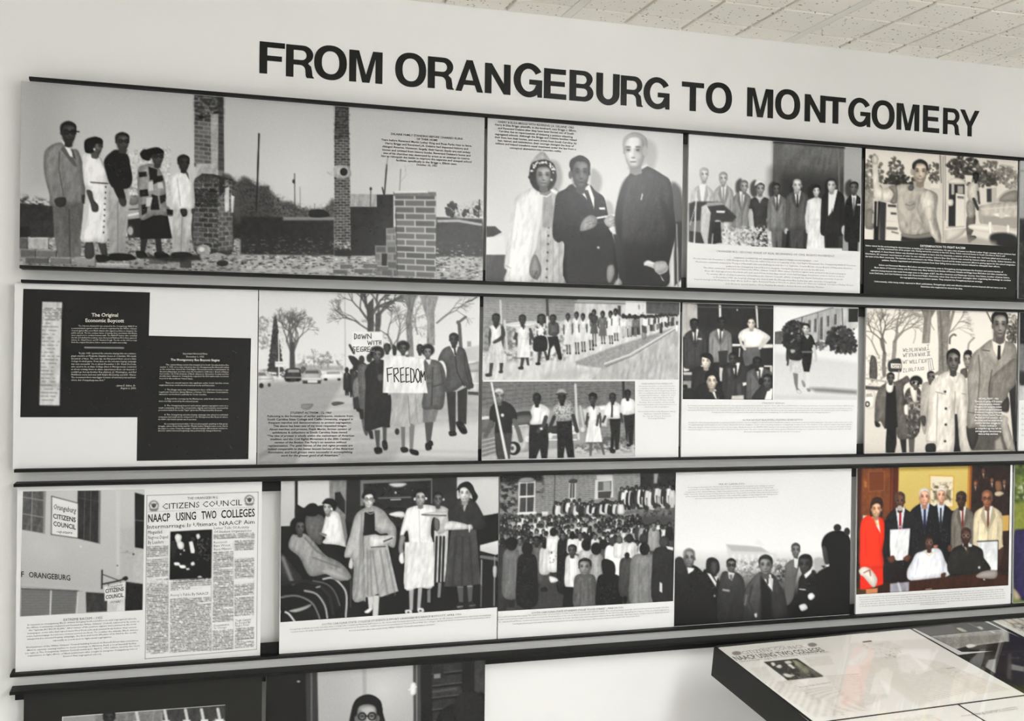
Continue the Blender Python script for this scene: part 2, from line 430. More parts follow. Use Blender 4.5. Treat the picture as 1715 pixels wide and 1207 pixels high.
        s.s([q(-.98, -.1), q(-.9, -.75), q(0, -1.08), q(.9, -.75), q(.98, -.1), q(.8, .2), q(-.8, .2)], hair)
        if ear and abs(turn) < .8:
            if turn > -.25: E(-.9 + .25 * turn, .08, .13, .19, T * .8)
            if turn < .25: E(.9 + .25 * turn, .08, .13, .19, T * .8)
        f = .12 * turn
        top = -.62 - .35 * bald
        s.s([q(-.8 + f, -.25), q(-.62 + f, top), q(f, top - .12), q(.62 + f, top), q(.8 + f, -.25), q(.8 + f, .25), q(.52 + f, .8), q(f * 1.6, 1.0), q(-.52 + f, .8), q(-.8 + f, .25)], T, vol=.5)
        if detail:
            d = .3 * turn; sf = max(1.1, w / 9 / s.vs); sd_ = 1 if turn >= 0 else -1
            E(-.5 * sd_ + f, .25, .36, .62, T * .74, soft=sf * 1.4, op=.7)
            E(.28 * sd_ + f, -.38, .42, .22, np.minimum(T + hl, 255), soft=sf * 1.4, op=.7)
            dk = T * .34
            for sx in (-1, 1):
                E(sx * .4 + d, -.1, .27, .15, T * .68, soft=sf, op=.65)
                E(sx * .42 + d, .26, .2, .16, np.minimum(T + hl * .6, 255), soft=sf, op=.45)
                E(sx * .38 + d, -.07, .15, .06, dk, op=.85); E(sx * .39 + d, -.25, .23, .045, dk, op=.7)
            E(d - .1 * sd_, .12, .08, .26, T * .72, soft=sf, op=.55); E(d + .04 * sd_, .14, .07, .22, np.minimum(T + hl * .8, 255), soft=sf, op=.55)
            E(d, .36, .17, .05, dk, op=.65)
            if smile: E(d, .57, .33, .095, dk, op=.8); E(d, .555, .25, .05, 225, op=.85)
            else: E(d, .59, .28, .05, T * .4, op=.8); E(d, .69, .22, .05, np.minimum(T + 18, 255), op=.5, soft=sf)
            E(d, .92, .45, .1, T * .7, soft=sf, op=.6)
            if beard: E(d, .78, .55, .3, 205, op=.75)
            if glasses:
                for sx in (-1, 1):
                    X, Y = q(sx * .4 + d, -.06); a = np.linspace(0, 6.283, 13)
                    s.l(np.c_[X + .3 * w / 2 * np.cos(a), Y + .2 * h / 2 * np.sin(a)], max(.05 * w, .9), 15 if glasses is True else glasses)
                s.l([q(-.12 + d, -.08), q(.12 + d, -.08)], max(.05 * w, .9), 15 if glasses is True else glasses)
        if hat is not None: s.s([q(-1.1, -.35), q(-.9, -1.0), q(0, -1.3), q(.9, -1.0), q(1.1, -.35), q(0, -.6)], hat)
        return s
    def suit(s, x, y, w, h, c, shirt=235, tie=25, arm=True, legs=None, hands=None, tone=95, lap=True, open_=.16, lean=0.):
        """jacketed torso: neck at x,y; shoulders w wide; h tall to the hem; legs = length of trousers"""
        C = rgb(c); hw = w / 2
        if legs:
            s.p([(x - hw * .62 + lean, y + h * .85), (x + hw * .62 + lean, y + h * .85), (x + hw * .52 + lean, y + h + legs), (x + hw * .08 + lean, y + h + legs), (x + lean, y + h * 1.15), (x - hw * .08 + lean, y + h + legs), (x - hw * .52 + lean, y + h + legs)], C * .88, tex=4)
        s.s([(x - w * .13, y - h * .02), (x + w * .13, y - h * .02), (x + hw * .8, y + h * .07), (x + hw, y + h * .2), (x + hw * 1.04, y + h * .62), (x + hw * .98 + lean, y + h * .98), (x + lean, y + h * 1.0), (x - hw * .98 + lean, y + h * .98), (x - hw * 1.04, y + h * .62), (x - hw, y + h * .2), (x - hw * .8, y + h * .07)], C, tex=5)
        if arm:
            for k in (-1, 1):
                s.l([(x + k * hw * .68, y + h * .3), (x + k * hw * .7, y + h * .62), (x + k * hw * .72 + lean, y + h * .95)], max(w * .018, 1), C * .55, op=.7)
                s.l([(x + k * hw * .88, y + h * .25), (x + k * hw * .92, y + h * .7)], w * .06, np.minimum(C * 1.12 + 8, 255), op=.45, soft=2)
        s.p([(x - w * open_, y - h * .03), (x + w * open_, y - h * .03), (x, y + h * .48)], shirt)
        if tie is not None: s.p([(x - w * .035, y + h * .04), (x + w * .035, y + h * .04), (x + w * .045, y + h * .36), (x, y + h * .46), (x - w * .045, y + h * .36)], tie)
        if lap:
            for k in (-1, 1): s.p([(x + k * w * open_, y - h * .04), (x + k * w * .27, y + h * .18), (x + k * w * .02, y + h * .5), (x, y + h * .48)], C * .8 + 6)
        s.l([(x, y + h * .48), (x + lean, y + h)], max(w * .015, 1), C * .5, op=.8)
        if hands is not None:
            for k in (-1, 1): s.e(x + k * hw * .95 + lean, y + h * 1.02, w * .075, h * .075, tone)
        return s
    def dress(s, x, y, w, h, c, waist=.62, hem=1.25, skirt=None, sleeve=.35, tone=95, neck=.2, legs=0, arms=True, shoes=20, step=0.):
        """dressed figure: neck at x,y; shoulders w; h tall to the hem"""
        C = rgb(c); K = rgb(skirt) if skirt is not None else C; hw = w / 2
        if legs:
            for k in (-1, 1):
                s.p([(x + k * hw * .55, y + h * .95), (x + k * hw * .12, y + h * .95), (x + k * hw * (.2 + step * k), y + h + legs * .9), (x + k * hw * (.42 + step * k), y + h + legs * .9)], rgb(tone) * .95)
                s.e(x + k * hw * (.34 + step * k), y + h + legs * .95, hw * .2, legs * .1, shoes)
        if arms:
            for k in (-1, 1): s.l([(x + k * hw * .88, y + h * .14), (x + k * hw * 1.08, y + h * .36), (x + k * hw * .98, y + h * .58)], w * .17, tone)
        s.s([(x - w * .14, y), (x + w * .14, y), (x + hw * .95, y + h * .05), (x + hw * 1.05, y + h * .12), (x + hw * 1.15, y + h * sleeve * .75), (x + hw * .82, y + h * sleeve * .8), (x + hw * waist, y + h * .45), (x - hw * waist, y + h * .45), (x - hw * .82, y + h * sleeve * .8), (x - hw * 1.15, y + h * sleeve * .75), (x - hw * 1.05, y + h * .12), (x - hw * .95, y + h * .05)], C, tex=5)
        s.p([(x - hw * waist, y + h * .43), (x + hw * waist, y + h * .43), (x + hw * hem, y + h), (x - hw * hem, y + h)], K, tex=6)
        for t in (-.55, -.15, .3, .65): s.l([(x + hw * waist * t, y + h * .5), (x + hw * hem * t, y + h * .98)], max(w * .02, 1), K * .75, op=.6)
        s.p([(x - w * neck, y - h * .01), (x + w * neck, y - h * .01), (x, y + h * .14)], tone)
        return s

PANELS = []
M_PX = {}
def grid_mesh(name, pic, P, off, parent, gain=0.93):
    X, Z = P.to_xz(pic.PX, pic.PY); nv, nu = X.shape
    co = np.empty((nv * nu, 3), np.float32); co[:, 0] = X.ravel(); co[:, 1] = -off; co[:, 2] = Z.ravel()
    idx = np.arange(nv * nu).reshape(nv, nu)
    q = np.stack([idx[:-1, :-1], idx[1:, :-1], idx[1:, 1:], idx[:-1, 1:]], -1).reshape(-1, 4)
    me = bpy.data.meshes.new(name); me.vertices.add(len(co)); me.vertices.foreach_set('co', co.ravel())
    me.loops.add(q.size); me.loops.foreach_set('vertex_index', q.ravel().astype(np.int32))
    me.polygons.add(len(q)); me.polygons.foreach_set('loop_start', np.arange(0, q.size, 4, dtype=np.int32))
    me.update(calc_edges=True)
    im = pic.img                                     # the softness and grain of an enlarged print
    for ax in (0, 1):
        pd = np.pad(im, [(1, 1) if k == ax else (0, 0) for k in range(3)], mode='edge'); n_ = im.shape[ax]
        im = .18 * np.take(pd, range(0, n_), ax) + .64 * np.take(pd, range(1, n_ + 1), ax) + .18 * np.take(pd, range(2, n_ + 2), ax)
    tt = np.clip(im / 255, 0, 1); im = 255 * (tt + .16 * (tt - .46) * 4 * tt * (1 - tt))      # printing contrast
    rs = np.random.RandomState(nu * 7 + nv); gr = rs.normal(0, 1, im.shape[:2])[..., None]
    im = im + gr * (1.2 + 4.0 * np.clip(im / 255, 0, 1) * np.clip(1 - im / 255, 0, 1))
    pic.img = im
    ca = me.color_attributes.new('tone', 'FLOAT_COLOR', 'POINT')
    col = np.ones((nv * nu, 4), np.float32); col[:, :3] = (lin(np.clip(pic.img, 4, 250)) * gain).reshape(-1, 3)
    ca.data.foreach_set('color', col.ravel())
    me.materials.append(P.print_mat)
    o = bpy.data.objects.new(name, me); COL.objects.link(o); o.parent = parent
    return o

class Panel:
    """a mounted panel standing in the rails: corner pixels measured in the photo, true rectangle on the wall"""
    def __init__(s, name, corners, rect, label, cat='photo panel', group=None, board='board', y=None, zpad=(0, 0)):
        x0, x1, z0, z1 = rect; x0, x1, z0, z1 = x0 * KP, x1 * KP, 1.6 + (z0 - 1.6) * KR + .0001, 1.6 + (z1 - 1.6) * KR - .0001
        s.empty = tag(empty(name, ((x0 + x1) / 2, (PY if y is None else y), z0)), label, cat, group)
        ox, oz = (x0 + x1) / 2, z0
        s.Hm = homog(corners, [(x0 - ox, z1 - oz - .0012), (x1 - ox, z1 - oz - .0012), (x1 - ox, .0012), (x0 - ox, .0012)])
        s.corners = corners
        b = MB(); b.box(x0 - ox, x1 - ox, 0, PT, .0003 + zpad[0], z1 - z0 - .0003)
        s.board = b.build('board', M[board], s.empty)
        s.print_mat = M['print']
        s.texts = {}
    def to_xz(s, px, py): return happly(s.Hm, px, py)
    def photo(s, pic, name='photograph', off=.0004, label=None):
        o = grid_mesh(name, pic, s, off, s.empty)
        if label: o['label'] = label
        return o
    def text(s, name, ink, lines, view=(0, 0, 1), bold=0, ital=0., off=.0009, label=None, capk=1.0):
        """lines: (string, x-left, y-left, x-right, y-right, cap height), y at the baseline, all in view units"""
        vx, vy, vs = view; V = []; F = []; n = 0
        for (t, xa, ya, xb, yb, ch) in lines:
            gv, gf, wd = text_line(t, bold)
            if not len(gv): continue
            ex, ey = (xb - xa) / wd, (yb - ya) / wd
            x = gv[:, 0] + gv[:, 1] * ital
            px = (xa + x * ex) / vs + vx; py = (ya + x * ey - gv[:, 1] * ch * capk / CAPH) / vs + vy
            X, Z = s.to_xz(px, py)
            V.append(np.c_[X, np.full(len(X), -off), Z]); F += [tuple(i + n for i in f) for f in gf]; n += len(gv)
        if not V: return None
        o = mesh_ob(name, np.concatenate(V), F, M[ink], s.empty)
        o['kind'] = 'stuff'                       # print too small to pick apart
        if label: o['label'] = label
        return o

# ------------------------------------------------------------------ lettering: outlines of the built-in font, one mesh per glyph, set line by line
CAPH = 0.73
GLY = {}
def load_glyphs(chars):
    obs = []
    for bold in (0, 1):
        for ch in chars:
            for rep in (1, 2):
                cu = bpy.data.curves.new('g', 'FONT'); cu.body = ch * rep if ch != ' ' else 'n' + ' ' * rep + 'n'
                cu.size = 1; cu.resolution_u = 1 if not bold else 2; cu.offset = .018 * bold; cu.fill_mode = 'FRONT'
                o = bpy.data.objects.new('g', cu); COL.objects.link(o); obs.append((bold, ch, rep, o))
    dg = bpy.context.evaluated_depsgraph_get(); tmp = {}
    for bold, ch, rep, o in obs:
        me = bpy.data.meshes.new_from_object(o.evaluated_get(dg))
        v = np.array([w.co[:2] for w in me.vertices]).reshape(-1, 2); f = [tuple(p.vertices) for p in me.polygons]
        tmp[(bold, ch, rep)] = (v, f); bpy.data.meshes.remove(me)
    for bold, ch, rep, o in obs:
        cu = o.data; bpy.data.objects.remove(o); bpy.data.curves.remove(cu)
    for bold in (0, 1):
        for ch in chars:
            v1, f1 = tmp[(bold, ch, 1)]; v2, f2 = tmp[(bold, ch, 2)]
            adv = v2[:, 0].max() - v1[:, 0].max() if len(v1) else .3
            GLY[(bold, ch)] = (v1, f1, float(adv)) if ch != ' ' else (np.zeros((0, 2)), [], float(adv))
    global CAPH
    h = GLY[(0, 'H')][0]; CAPH = float(h[:, 1].max() - h[:, 1].min())
def text_line(t, bold=0):
    V = []; F = []; x = 0; n = 0
    for ch in t:
        if (bold, ch) not in GLY: ch = ' '
        v, f, a = GLY[(bold, ch)]
        if len(v): V.append(v + [x, 0]); F += [tuple(i + n for i in q) for q in f]; n += len(v)
        x += a
    if not V: return np.zeros((0, 2)), [], 1
    V = np.concatenate(V); x0, x1 = V[:, 0].min(), V[:, 0].max(); V[:, 0] -= x0
    return V, F, x1 - x0
load_glyphs(' ABCDEFGHIJKLMNOPQRSTUVWXYZabcdefghijklmnopqrstuvwxyz0123456789.,:;-&\'"()/!')
def block(txt, tl, tr, dy, ch, spans):
    """caption lines: tl, tr baseline ends of the first full-width line; spans = [(frac-left, frac-right)] per line"""
    out = []
    for k, (t, (a, b)) in enumerate(zip(txt, spans)):
        xa = tl[0] + (tr[0] - tl[0]) * a; xb = tl[0] + (tr[0] - tl[0]) * b
        ya = tl[1] + (tr[1] - tl[1]) * a + dy * k; yb = tl[1] + (tr[1] - tl[1]) * b + dy * k
        out.append((t, xa, ya, xb, yb, ch))
    return out

# ------------------------------------------------------------------ title letters, one cut vinyl letter each
def glyph_polys(ch):
    """heavy grotesque capitals: list of closed outlines (outer, holes...) in a box of width w, height 1; stem 0.2"""
    S = .215; B = .178
    def arc(cx, cy, rx, ry, a0, a1, n=14):
        return [(cx + rx * math.cos(math.radians(a0 + (a1 - a0) * k / n)), cy + ry * math.sin(math.radians(a0 + (a1 - a0) * k / n))) for k in range(n + 1)]
    def sup(cx, cy, rx, ry, n=36, e=.90):
        out = []
        for k in range(n):
            a = 2 * math.pi * k / n; c, s_ = math.cos(a), math.sin(a)
            out.append((cx + rx * abs(c) ** e * (1 if c > 0 else -1), cy + ry * abs(s_) ** e * (1 if s_ > 0 else -1)))
        return out
    if ch == 'F': return [[(0, 0), (S, 0), (S, .41), (.62, .41), (.62, .575), (S, .575), (S, .83), (.70, .83), (.70, 1), (0, 1)]], .70
    if ch == 'E': return [[(0, 0), (.72, 0), (.72, B), (S, B), (S, .425), (.67, .425), (.67, .585), (S, .585), (S, .825), (.70, .825), (.70, 1), (0, 1)]], .72
    if ch == 'T': return [[(.275, 0), (.49, 0), (.49, .825), (.765, .825), (.765, 1), (0, 1), (0, .825), (.275, .825)]], .765
    if ch == 'M': return [[(0, 0), (.19, 0), (.19, .76), (.35, 0), (.545, 0), (.705, .76), (.705, 0), (.895, 0), (.895, 1), (.635, 1), (.45, .25), (.26, 1), (0, 1)]], .895
    if ch == 'N': return [[(0, 0), (.2, 0), (.2, .65), (.565, 0), (.765, 0), (.765, 1), (.565, 1), (.565, .35), (.205, 1), (0, 1)]], .765
    if ch == 'A': return [[(0, 0), (.195, 0), (.27, .21), (.62, .21), (.695, 0), (.89, 0), (.545, 1), (.345, 1)], [(.32, .36), (.445, .73), (.57, .36)]], .89
    if ch == 'Y': return [[(.335, 0), (.525, 0), (.525, .385), (.86, 1), (.65, 1), (.43, .565), (.21, 1), (0, 1), (.335, .385)]], .86
    if ch == 'O': return [sup(.46, .5, .46, .52), sup(.46, .5, .245, .345)], .92
    if ch == 'U':
        o = [(0, 1), (S, 1), (S, .36)] + arc(.375, .36, .16, .19, 180, 360, 12) + [(.535, 1), (.75, 1), (.75, .36)] + arc(.375, .36, .375, .385, 0, -180, 16)
        return [o], .75
    if ch == 'R':
        o = [(0, 0), (S, 0), (S, .39), (.40, .39)] + arc(.40, .22, .155, .17, 90, 10, 6) + [(.565, .06), (.60, 0), (.80, 0), (.80, .03), (.76, .07), (.745, .22), (.72, .36), (.63, .445)] + arc(.49, .715, .285, .285, -55, 90, 12) + [(0, 1)]
        h = [(S, .545), (.45, .545)] + arc(.45, .695, .135, .15, -90, 90, 8) + [(S, .845)]
        return [o, h], .80
    if ch == 'B':
        o = [(0, 0), (.46, 0)] + arc(.46, .285, .30, .285, -90, 58, 12) + [(.64, .525)] + arc(.44, .745, .29, .255, -35, 90, 10) + [(0, 1)]
        h1 = [(S, .155), (.44, .155)] + arc(.44, .29, .13, .135, -90, 90, 8) + [(S, .425)]
        h2 = [(S, .57), (.42, .57)] + arc(.42, .71, .12, .14, -90, 90, 8) + [(S, .85)]
        return [o, h1, h2], .76
    if ch == 'G':
        o = arc(.455, .5, .455, .52, 32, 300, 26) + [(.72, .08), (.735, 0), (.87, 0), (.87, .525), (.475, .525), (.475, .375), (.69, .375)] + arc(.46, .50, .245, .345, -42, -328, 24)
        return [o], .87
TITLE = [  # letter, left x, right x, top y and bottom y at the letter's middle (photo pixels), word
    ('F', 434.6, 477, 71, 124.3, 'FROM'), ('R', 479, 526, 76, 129.8, 'FROM'), ('O', 526, 581, 76.2, 134.3, 'FROM'), ('M', 584.8, 640.6, 85.5, 138.5, 'FROM'),
    ('O', 661.7, 713.7, 88.5, 145.9, 'ORANGEBURG'), ('R', 716.4, 760.3, 96.2, 148.8, 'ORANGEBURG'), ('A', 763, 809.2, 100.8, 153.6, 'ORANGEBURG'), ('N', 811.9, 855, 107, 157.4, 'ORANGEBURG'),
    ('G', 860, 908, 105.4, 163, 'ORANGEBURG'), ('E', 910.8, 948.5, 115.6, 165.9, 'ORANGEBURG'), ('B', 953.5, 993.9, 118.5, 169.8, 'ORANGEBURG'), ('U', 998.5, 1037.5, 123, 175.2, 'ORANGEBURG'),
    ('R', 1039.4, 1076.7, 127.6, 177.8, 'ORANGEBURG'), ('G', 1077.5, 1121.3, 129.2, 183, 'ORANGEBURG'),
    ('T', 1141.6, 1178.8, 138, 186, 'TO'), ('O', 1182, 1225.8, 138.1, 190, 'TO'),
    ('M', 1251, 1294.7, 148.2, 196.5, 'MONTGOMERY'), ('O', 1298, 1340, 149.4, 200.5, 'MONTGOMERY'), ('N', 1347.4, 1382.6, 159, 204.5, 'MONTGOMERY'), ('T', 1381.8, 1416.3, 162.4, 207, 'MONTGOMERY'),
    ('G', 1420.3, 1457.6, 163.6, 212.5, 'MONTGOMERY'), ('O', 1459.6, 1498.1, 168, 216.7, 'MONTGOMERY'), ('M', 1501.3, 1539.4, 174, 218.5, 'MONTGOMERY'), ('E', 1545.5, 1573, 177, 222, 'MONTGOMERY'),
    ('R', 1579.2, 1607.5, 181.5, 225.5, 'MONTGOMERY'), ('Y', 1607.5, 1640, 184.5, 228.4, 'MONTGOMERY')]
ORD = ['first', 'second', 'third']
for k, (ch, xa, xb, yt, yb, word) in enumerate(TITLE):
    xm = (xa + xb) / 2
    wx0 = on_wall(xa, (yt + yb) / 2)[0]; wx1 = on_wall(xb, (yt + yb) / 2)[0]; z1 = on_wall(xm, yt)[1]; z0 = on_wall(xm, yb)[1]
    polys, gw = glyph_polys(ch); over = .02 if ch in 'OG' else 0
    sx = (wx1 - wx0) / gw; sz = (z1 - z0) / (1 + 2 * over); zb = z0 + over * sz
    cu = bpy.data.curves.new('letter', 'CURVE'); cu.dimensions = '2D'; cu.fill_mode = 'BOTH'; cu.extrude = .0004
    for pl in polys:
        sp = cu.splines.new('POLY'); sp.points.add(len(pl) - 1); sp.use_cyclic_u = True
        for q, (u, v) in zip(sp.points, pl): q.co = (u * sx, v * sz, 0, 1)
    tmp = bpy.data.objects.new('letter', cu); COL.objects.link(tmp)
    me = bpy.data.meshes.new_from_object(tmp.evaluated_get(bpy.context.evaluated_depsgraph_get()))
    bpy.data.objects.remove(tmp); bpy.data.curves.remove(cu)
    me.name = 'title_letter'; me.materials.clear(); me.materials.append(M['vinyl'])
    o = bpy.data.objects.new('title_letter', me); COL.objects.link(o)
    o.location = (wx0, -.0006, zb); o.rotation_euler = (math.radians(90), 0, 0)
    same = [j for j, t in enumerate(TITLE) if t[5] == word and t[0] == ch]
    pre = 'the only' if len(same) == 1 else 'the ' + ORD[same.index(k)]
    tag(o, 'large black vinyl letter %s on the wall, %s %s in the word %s' % (ch, pre, ch, word), 'letter', 'title letters on the wall')

# ------------------------------------------------------------------ top row of panels
Z1 = (1.775, 2.1555)
# --- family before ruined chimneys
c = [(37, 137), (812, 192), (807.5, 468), (31, 446)]
P = Panel('photo_exhibit', c, (-.300, .688, *Z1), 'wide black-and-white panel of a family of five standing before burned brick chimneys', group='top row of photo panels')
a = Pic(c, 170, 1.2)
a.p('0 100 850 100 850 520 0 520', 176, c2=214); a.view(0, 100, 3.0178)
a.p('90 100 330 100 330 700 90 700', 158, soft=60, op=.6); a.glow(640, 560, 420, 205, .8); a.glow(1500, 620, 500, 212, .8)
a.view(400, 140, 3.353); a.glow(950, 560, 500, 205, .8); a.p('620 100 1390 150 1390 420 620 380', 188, soft=60, op=.7)
a.view(0, 100, 3.0178)
# far trees and dark ground
a.n('95 690 160 700 300 730 300 780 95 780', 45, .42, 5, 4, 4); a.p('95 730 270 745 270 960 95 960', 42, tex=14, ts=5)
a.s('1110 600 1150 575 1190 610 1250 600 1290 640 1340 630 1358 660 1358 820 1110 820', 70, soft=5, op=.85); a.n('1120 600 1240 600 1358 640 1358 790 1120 790', 40, .45, 2.2, 2.2, 5, .8)
a.p('1165 800 1358 790 1358 960 1165 960', 36, tex=14, ts=4); a.p('1165 760 1290 765 1358 775 1358 830 1165 830', 55, soft=3, tex=10)
a.p('95 905 1358 905 1358 1080 95 1060', 150, soft=4); a.n('95 890 1358 890 1358 1080 95 1060', 55, .52, 5, 2, seed=4); a.n('95 900 1358 905 1358 1080 95 1060', 222, .6, 5, 1.6, seed=8)
a.l('1304 370 1289 765', 8, 45)
# parked car behind
a.s('630 660 700 660 715 720 715 830 660 870 630 860', 150); a.s('640 665 700 668 705 720 640 740', 215); a.s('650 690 695 690 690 730 650 735', 110); a.l('640 790 710 775', 10, 235); a.l('640 760 705 755', 6, 60); a.p('640 810 720 800 720 900 640 905', 35); a.s('640 840 670 845 668 895 640 900', 60); a.e(652, 868, 14, 22, 170)
a.n('630 450 860 440 860 700 630 700', 150, .5, 3, 3, 2, .8, seed=5); a.n('630 450 860 440 860 700 630 700', 240, .55, 3, 3, 2, .8, seed=15)
# chimney
a.bricks('978 160 1126 172 1126 560 976 540', 48, 21, 88, 135, 22, seed=2); a.p('1095 165 1126 172 1128 600 1095 590', 45, op=.55); a.n('978 160 1126 172 1126 300 978 300', 45, .38, 4, 3, 2, .8)
a.p('985 275 1040 285 1105 250 1090 270 1030 290 1010 295', 20, soft=2); a.p('1060 270 1100 268 1095 600 1060 600', 175, op=.75, tex=20); a.p('985 525 1090 520 1090 600 985 598', 168, tex=22, ts=2)
a.s('978 600 1160 600 1168 640 1170 960 1090 975 970 960', 60, tex=18, ts=3); a.bricks('972 620 1095 620 1090 970 968 960', 50, 25, 62, 120, 25, seed=9, op=.85); a.bricks('1098 600 1165 610 1168 960 1095 970', 34, 25, 85, 140, 25, seed=4, op=.8)
a.p('975 650 1090 650 1088 740 975 745', 28, op=.6, soft=4); a.p('1125 650 1150 640 1150 760 1130 770', 205, tex=20); a.p('1160 680 1178 690 1172 770 1162 770', 220); a.p('1098 590 1130 600 1130 680 1100 690', 45, soft=3)
a.n('972 600 1168 600 1168 960 972 960', 195, .62, 2.5, 2.5, 2, .8, seed=21)
a.e(1020, 965, 36, 30, 150, tex=30); a.e(1010, 960, 14, 12, 215); a.e(1115, 1030, 30, 16, 40); a.e(1240, 1040, 20, 10, 60)
# bricks lying about
for (x, y, w, h, t) in ((95, 905, 40, 60, 90), (140, 905, 100, 55, 175), (100, 965, 75, 40, 95), (180, 968, 100, 38, 110), (125, 1005, 115, 32, 95), (250, 1005, 100, 34, 120), (370, 1003, 105, 40, 150), (505, 1010, 0, 0, 0), (900, 1015, 55, 40, 70), (745, 1010, 90, 26, 95), (480, 1035, 170, 18, 175)):
    if w: a.p([(x, y), (x + w, y + 3), (x + w, y + h), (x, y + h)], t, tex=14); a.l([(x, y), (x + w, y + 3)], 4, t + 55); a.l([(x + w, y + 3), (x + w, y + h)], 3, 35)
a.p('95 850 145 850 145 900 95 905', 22); a.p('150 820 265 815 265 900 150 905', 48, tex=15)
# man in grey suit
a.p('262 740 418 735 408 860 402 1003 288 1005 270 900', 92, tex=10, c2=108); a.l('345 760 348 1000', 6, 62)
a.s('300 420 350 455 385 455 405 490 420 560 428 700 415 735 330 742 268 746 246 735 248 690 226 600 220 520 232 458', 116, tex=9); a.l('300 470 296 560 318 690', 5, 78); a.l('240 560 262 690', 14, 132, op=.6); a.p('305 455 370 540 390 545 372 505 320 440', 92)
a.p('308 405 330 415 362 470 375 500 352 490 325 440', 235); a.p('358 445 372 470 382 510 366 495', 70); a.s('275 708 325 700 330 735 305 750 280 740', 45); a.s('410 690 428 690 424 730 412 725', 45)
a.face(345, 372, 82, 112, 58, 20, .55, True, 30); a.p('320 395 370 410 350 440 322 415', 48); a.l('355 365 398 366', 6, 15)
# woman in white
a.s('427 925 462 925 468 1000 425 1005', 62); a.s('488 920 525 925 535 1000 512 1000', 62); a.s('480 990 545 1000 550 1018 500 1030 480 1020', 18)
a.s('420 482 460 475 500 500 530 545 543 620 540 780 535 920 470 925 405 920 408 850 430 680 420 620 414 540', 226, tex=6); a.l('455 622 540 628', 7, 70); a.l('505 500 540 590', 6, 150); a.p('430 640 455 640 445 780 408 900', 195, op=.7)
a.s('432 665 460 668 470 710 492 740 490 770 462 770 452 730', 70)
for k in range(9): a.e(530 - k * 1.6, 645 + k * 29, 4, 5, 45)
a.face(478, 440, 78, 92, 92, 16, .75, hl=45); a.s('428 410 470 393 510 400 515 425 480 430 470 470 440 475 426 460', 15); a.e(474, 455, 5, 6, 240); a.p('455 470 490 480 490 505 462 500', 85)
# young man in dark shirt
a.p('545 640 645 638 652 700 632 860 622 988 547 992 540 850', 172, tex=8, c2=150); a.l('590 720 588 980', 5, 120)
a.s('585 455 640 480 655 540 664 610 640 652 560 645 530 560 522 515 545 480', 24, tex=7); a.s('545 560 600 600 620 660 628 705 598 712 556 620', 20); a.s('595 705 630 705 632 735 615 745 600 730', 55)
a.face(615, 415, 72, 92, 72, 16, .6, True, 30); a.p('595 440 640 455 632 480 600 470', 60); a.s('550 985 640 985 672 1000 670 1015 560 1020', 15)
# girl in plaid coat
a.p('705 905 740 905 722 985 700 985', 40); a.p('775 905 805 905 812 980 785 985', 40); a.s('680 970 720 975 735 1000 690 1005', 14); a.s('775 975 830 980 845 1000 780 1003', 14)
a.p('710 790 840 785 862 905 700 912', 18); a.s('690 560 715 535 760 525 800 550 828 620 836 720 868 785 840 792 780 785 705 812 692 700', 128, tex=14)
for q in ('695 570 735 565 738 590 698 595', '745 540 790 555 788 600 752 610', '700 660 740 655 745 690 702 695', '765 590 815 585 820 610 770 630', '760 680 790 690 800 760 755 760', '708 735 740 730 735 775 710 790', '800 690 830 680 836 710 806 730', '835 755 870 760 868 785 838 785'): a.p(q, 26)
for q in ('745 620 765 615 770 660 745 665', '735 700 765 695 755 740 730 745', '790 620 815 620 820 650 792 650', '830 700 855 720 850 745 835 740'): a.p(q, 195)
a.face(790, 490, 66, 88, 70, 16, .7, True, 25); a.s('705 470 745 450 790 443 825 465 800 475 765 480 750 510 715 500', 14); a.e(728, 478, 22, 26, 14)
# boy in light suit
a.p('868 748 968 748 945 975 905 978 860 980', 188, tex=8, c2=165); a.l('915 780 905 975', 5, 130)
a.s('905 560 950 562 968 600 976 752 925 762 868 748 855 610 870 580', 218, tex=5); a.l('890 600 905 740', 5, 175); a.p('925 560 952 610 945 570', 90); a.s('905 755 935 755 938 785 920 795 908 780', 50); a.s('960 755 976 752 974 775 962 778', 55)
a.face(922, 520, 62, 80, 46, 12, .6, hl=22); a.s('862 978 940 975 960 995 870 1005', 25); a.p('640 1000 1000 985 1005 1015 860 1025 700 1005', 22, soft=4, op=.8)
# right half
a.view(400, 140, 3.353)
a.s('0 540 50 530 80 600 120 580 170 600 230 650 290 660 330 690 400 700 480 690 520 640 530 760 0 780', 78, soft=6, op=.85); a.n('0 560 60 540 150 600 300 670 420 700 528 660 528 745 0 760', 45, .45, 2.2, 2, 5, .8)
a.p('0 745 528 748 528 965 0 965', 40, tex=12, ts=5, soft=4); a.p('240 745 530 745 530 762 240 765', 190, op=.6, soft=3); a.s('395 705 470 705 500 740 395 745', 35)
a.n('0 860 528 860 528 965 0 965', 170, .6, 5, 2, 3, .7, seed=12)
a.l('107 275 98 500 88 720', 8, 42); a.l('306 500 306 742', 5, 60); a.e(301, 543, 8, 12, 45); a.l('336 575 336 742', 3, 95); a.l('418 670 418 700', 6, 130)
a.p('618 684 768 684 768 615 862 613 862 800 1370 770 1370 965 618 965', 32, tex=10, ts=6); a.p('620 612 768 612 765 682 620 680', 160, tex=12); a.l('735 575 732 680', 5, 70); a.e(735, 582, 7, 9, 45)
a.l('826 445 812 610', 8, 45, sm=True); a.l('800 575 808 612', 7, 40); a.l('832 400 824 460', 3, 110); a.l('905 470 898 590', 4, 110); a.l('930 450 935 500 905 540', 2, 150)
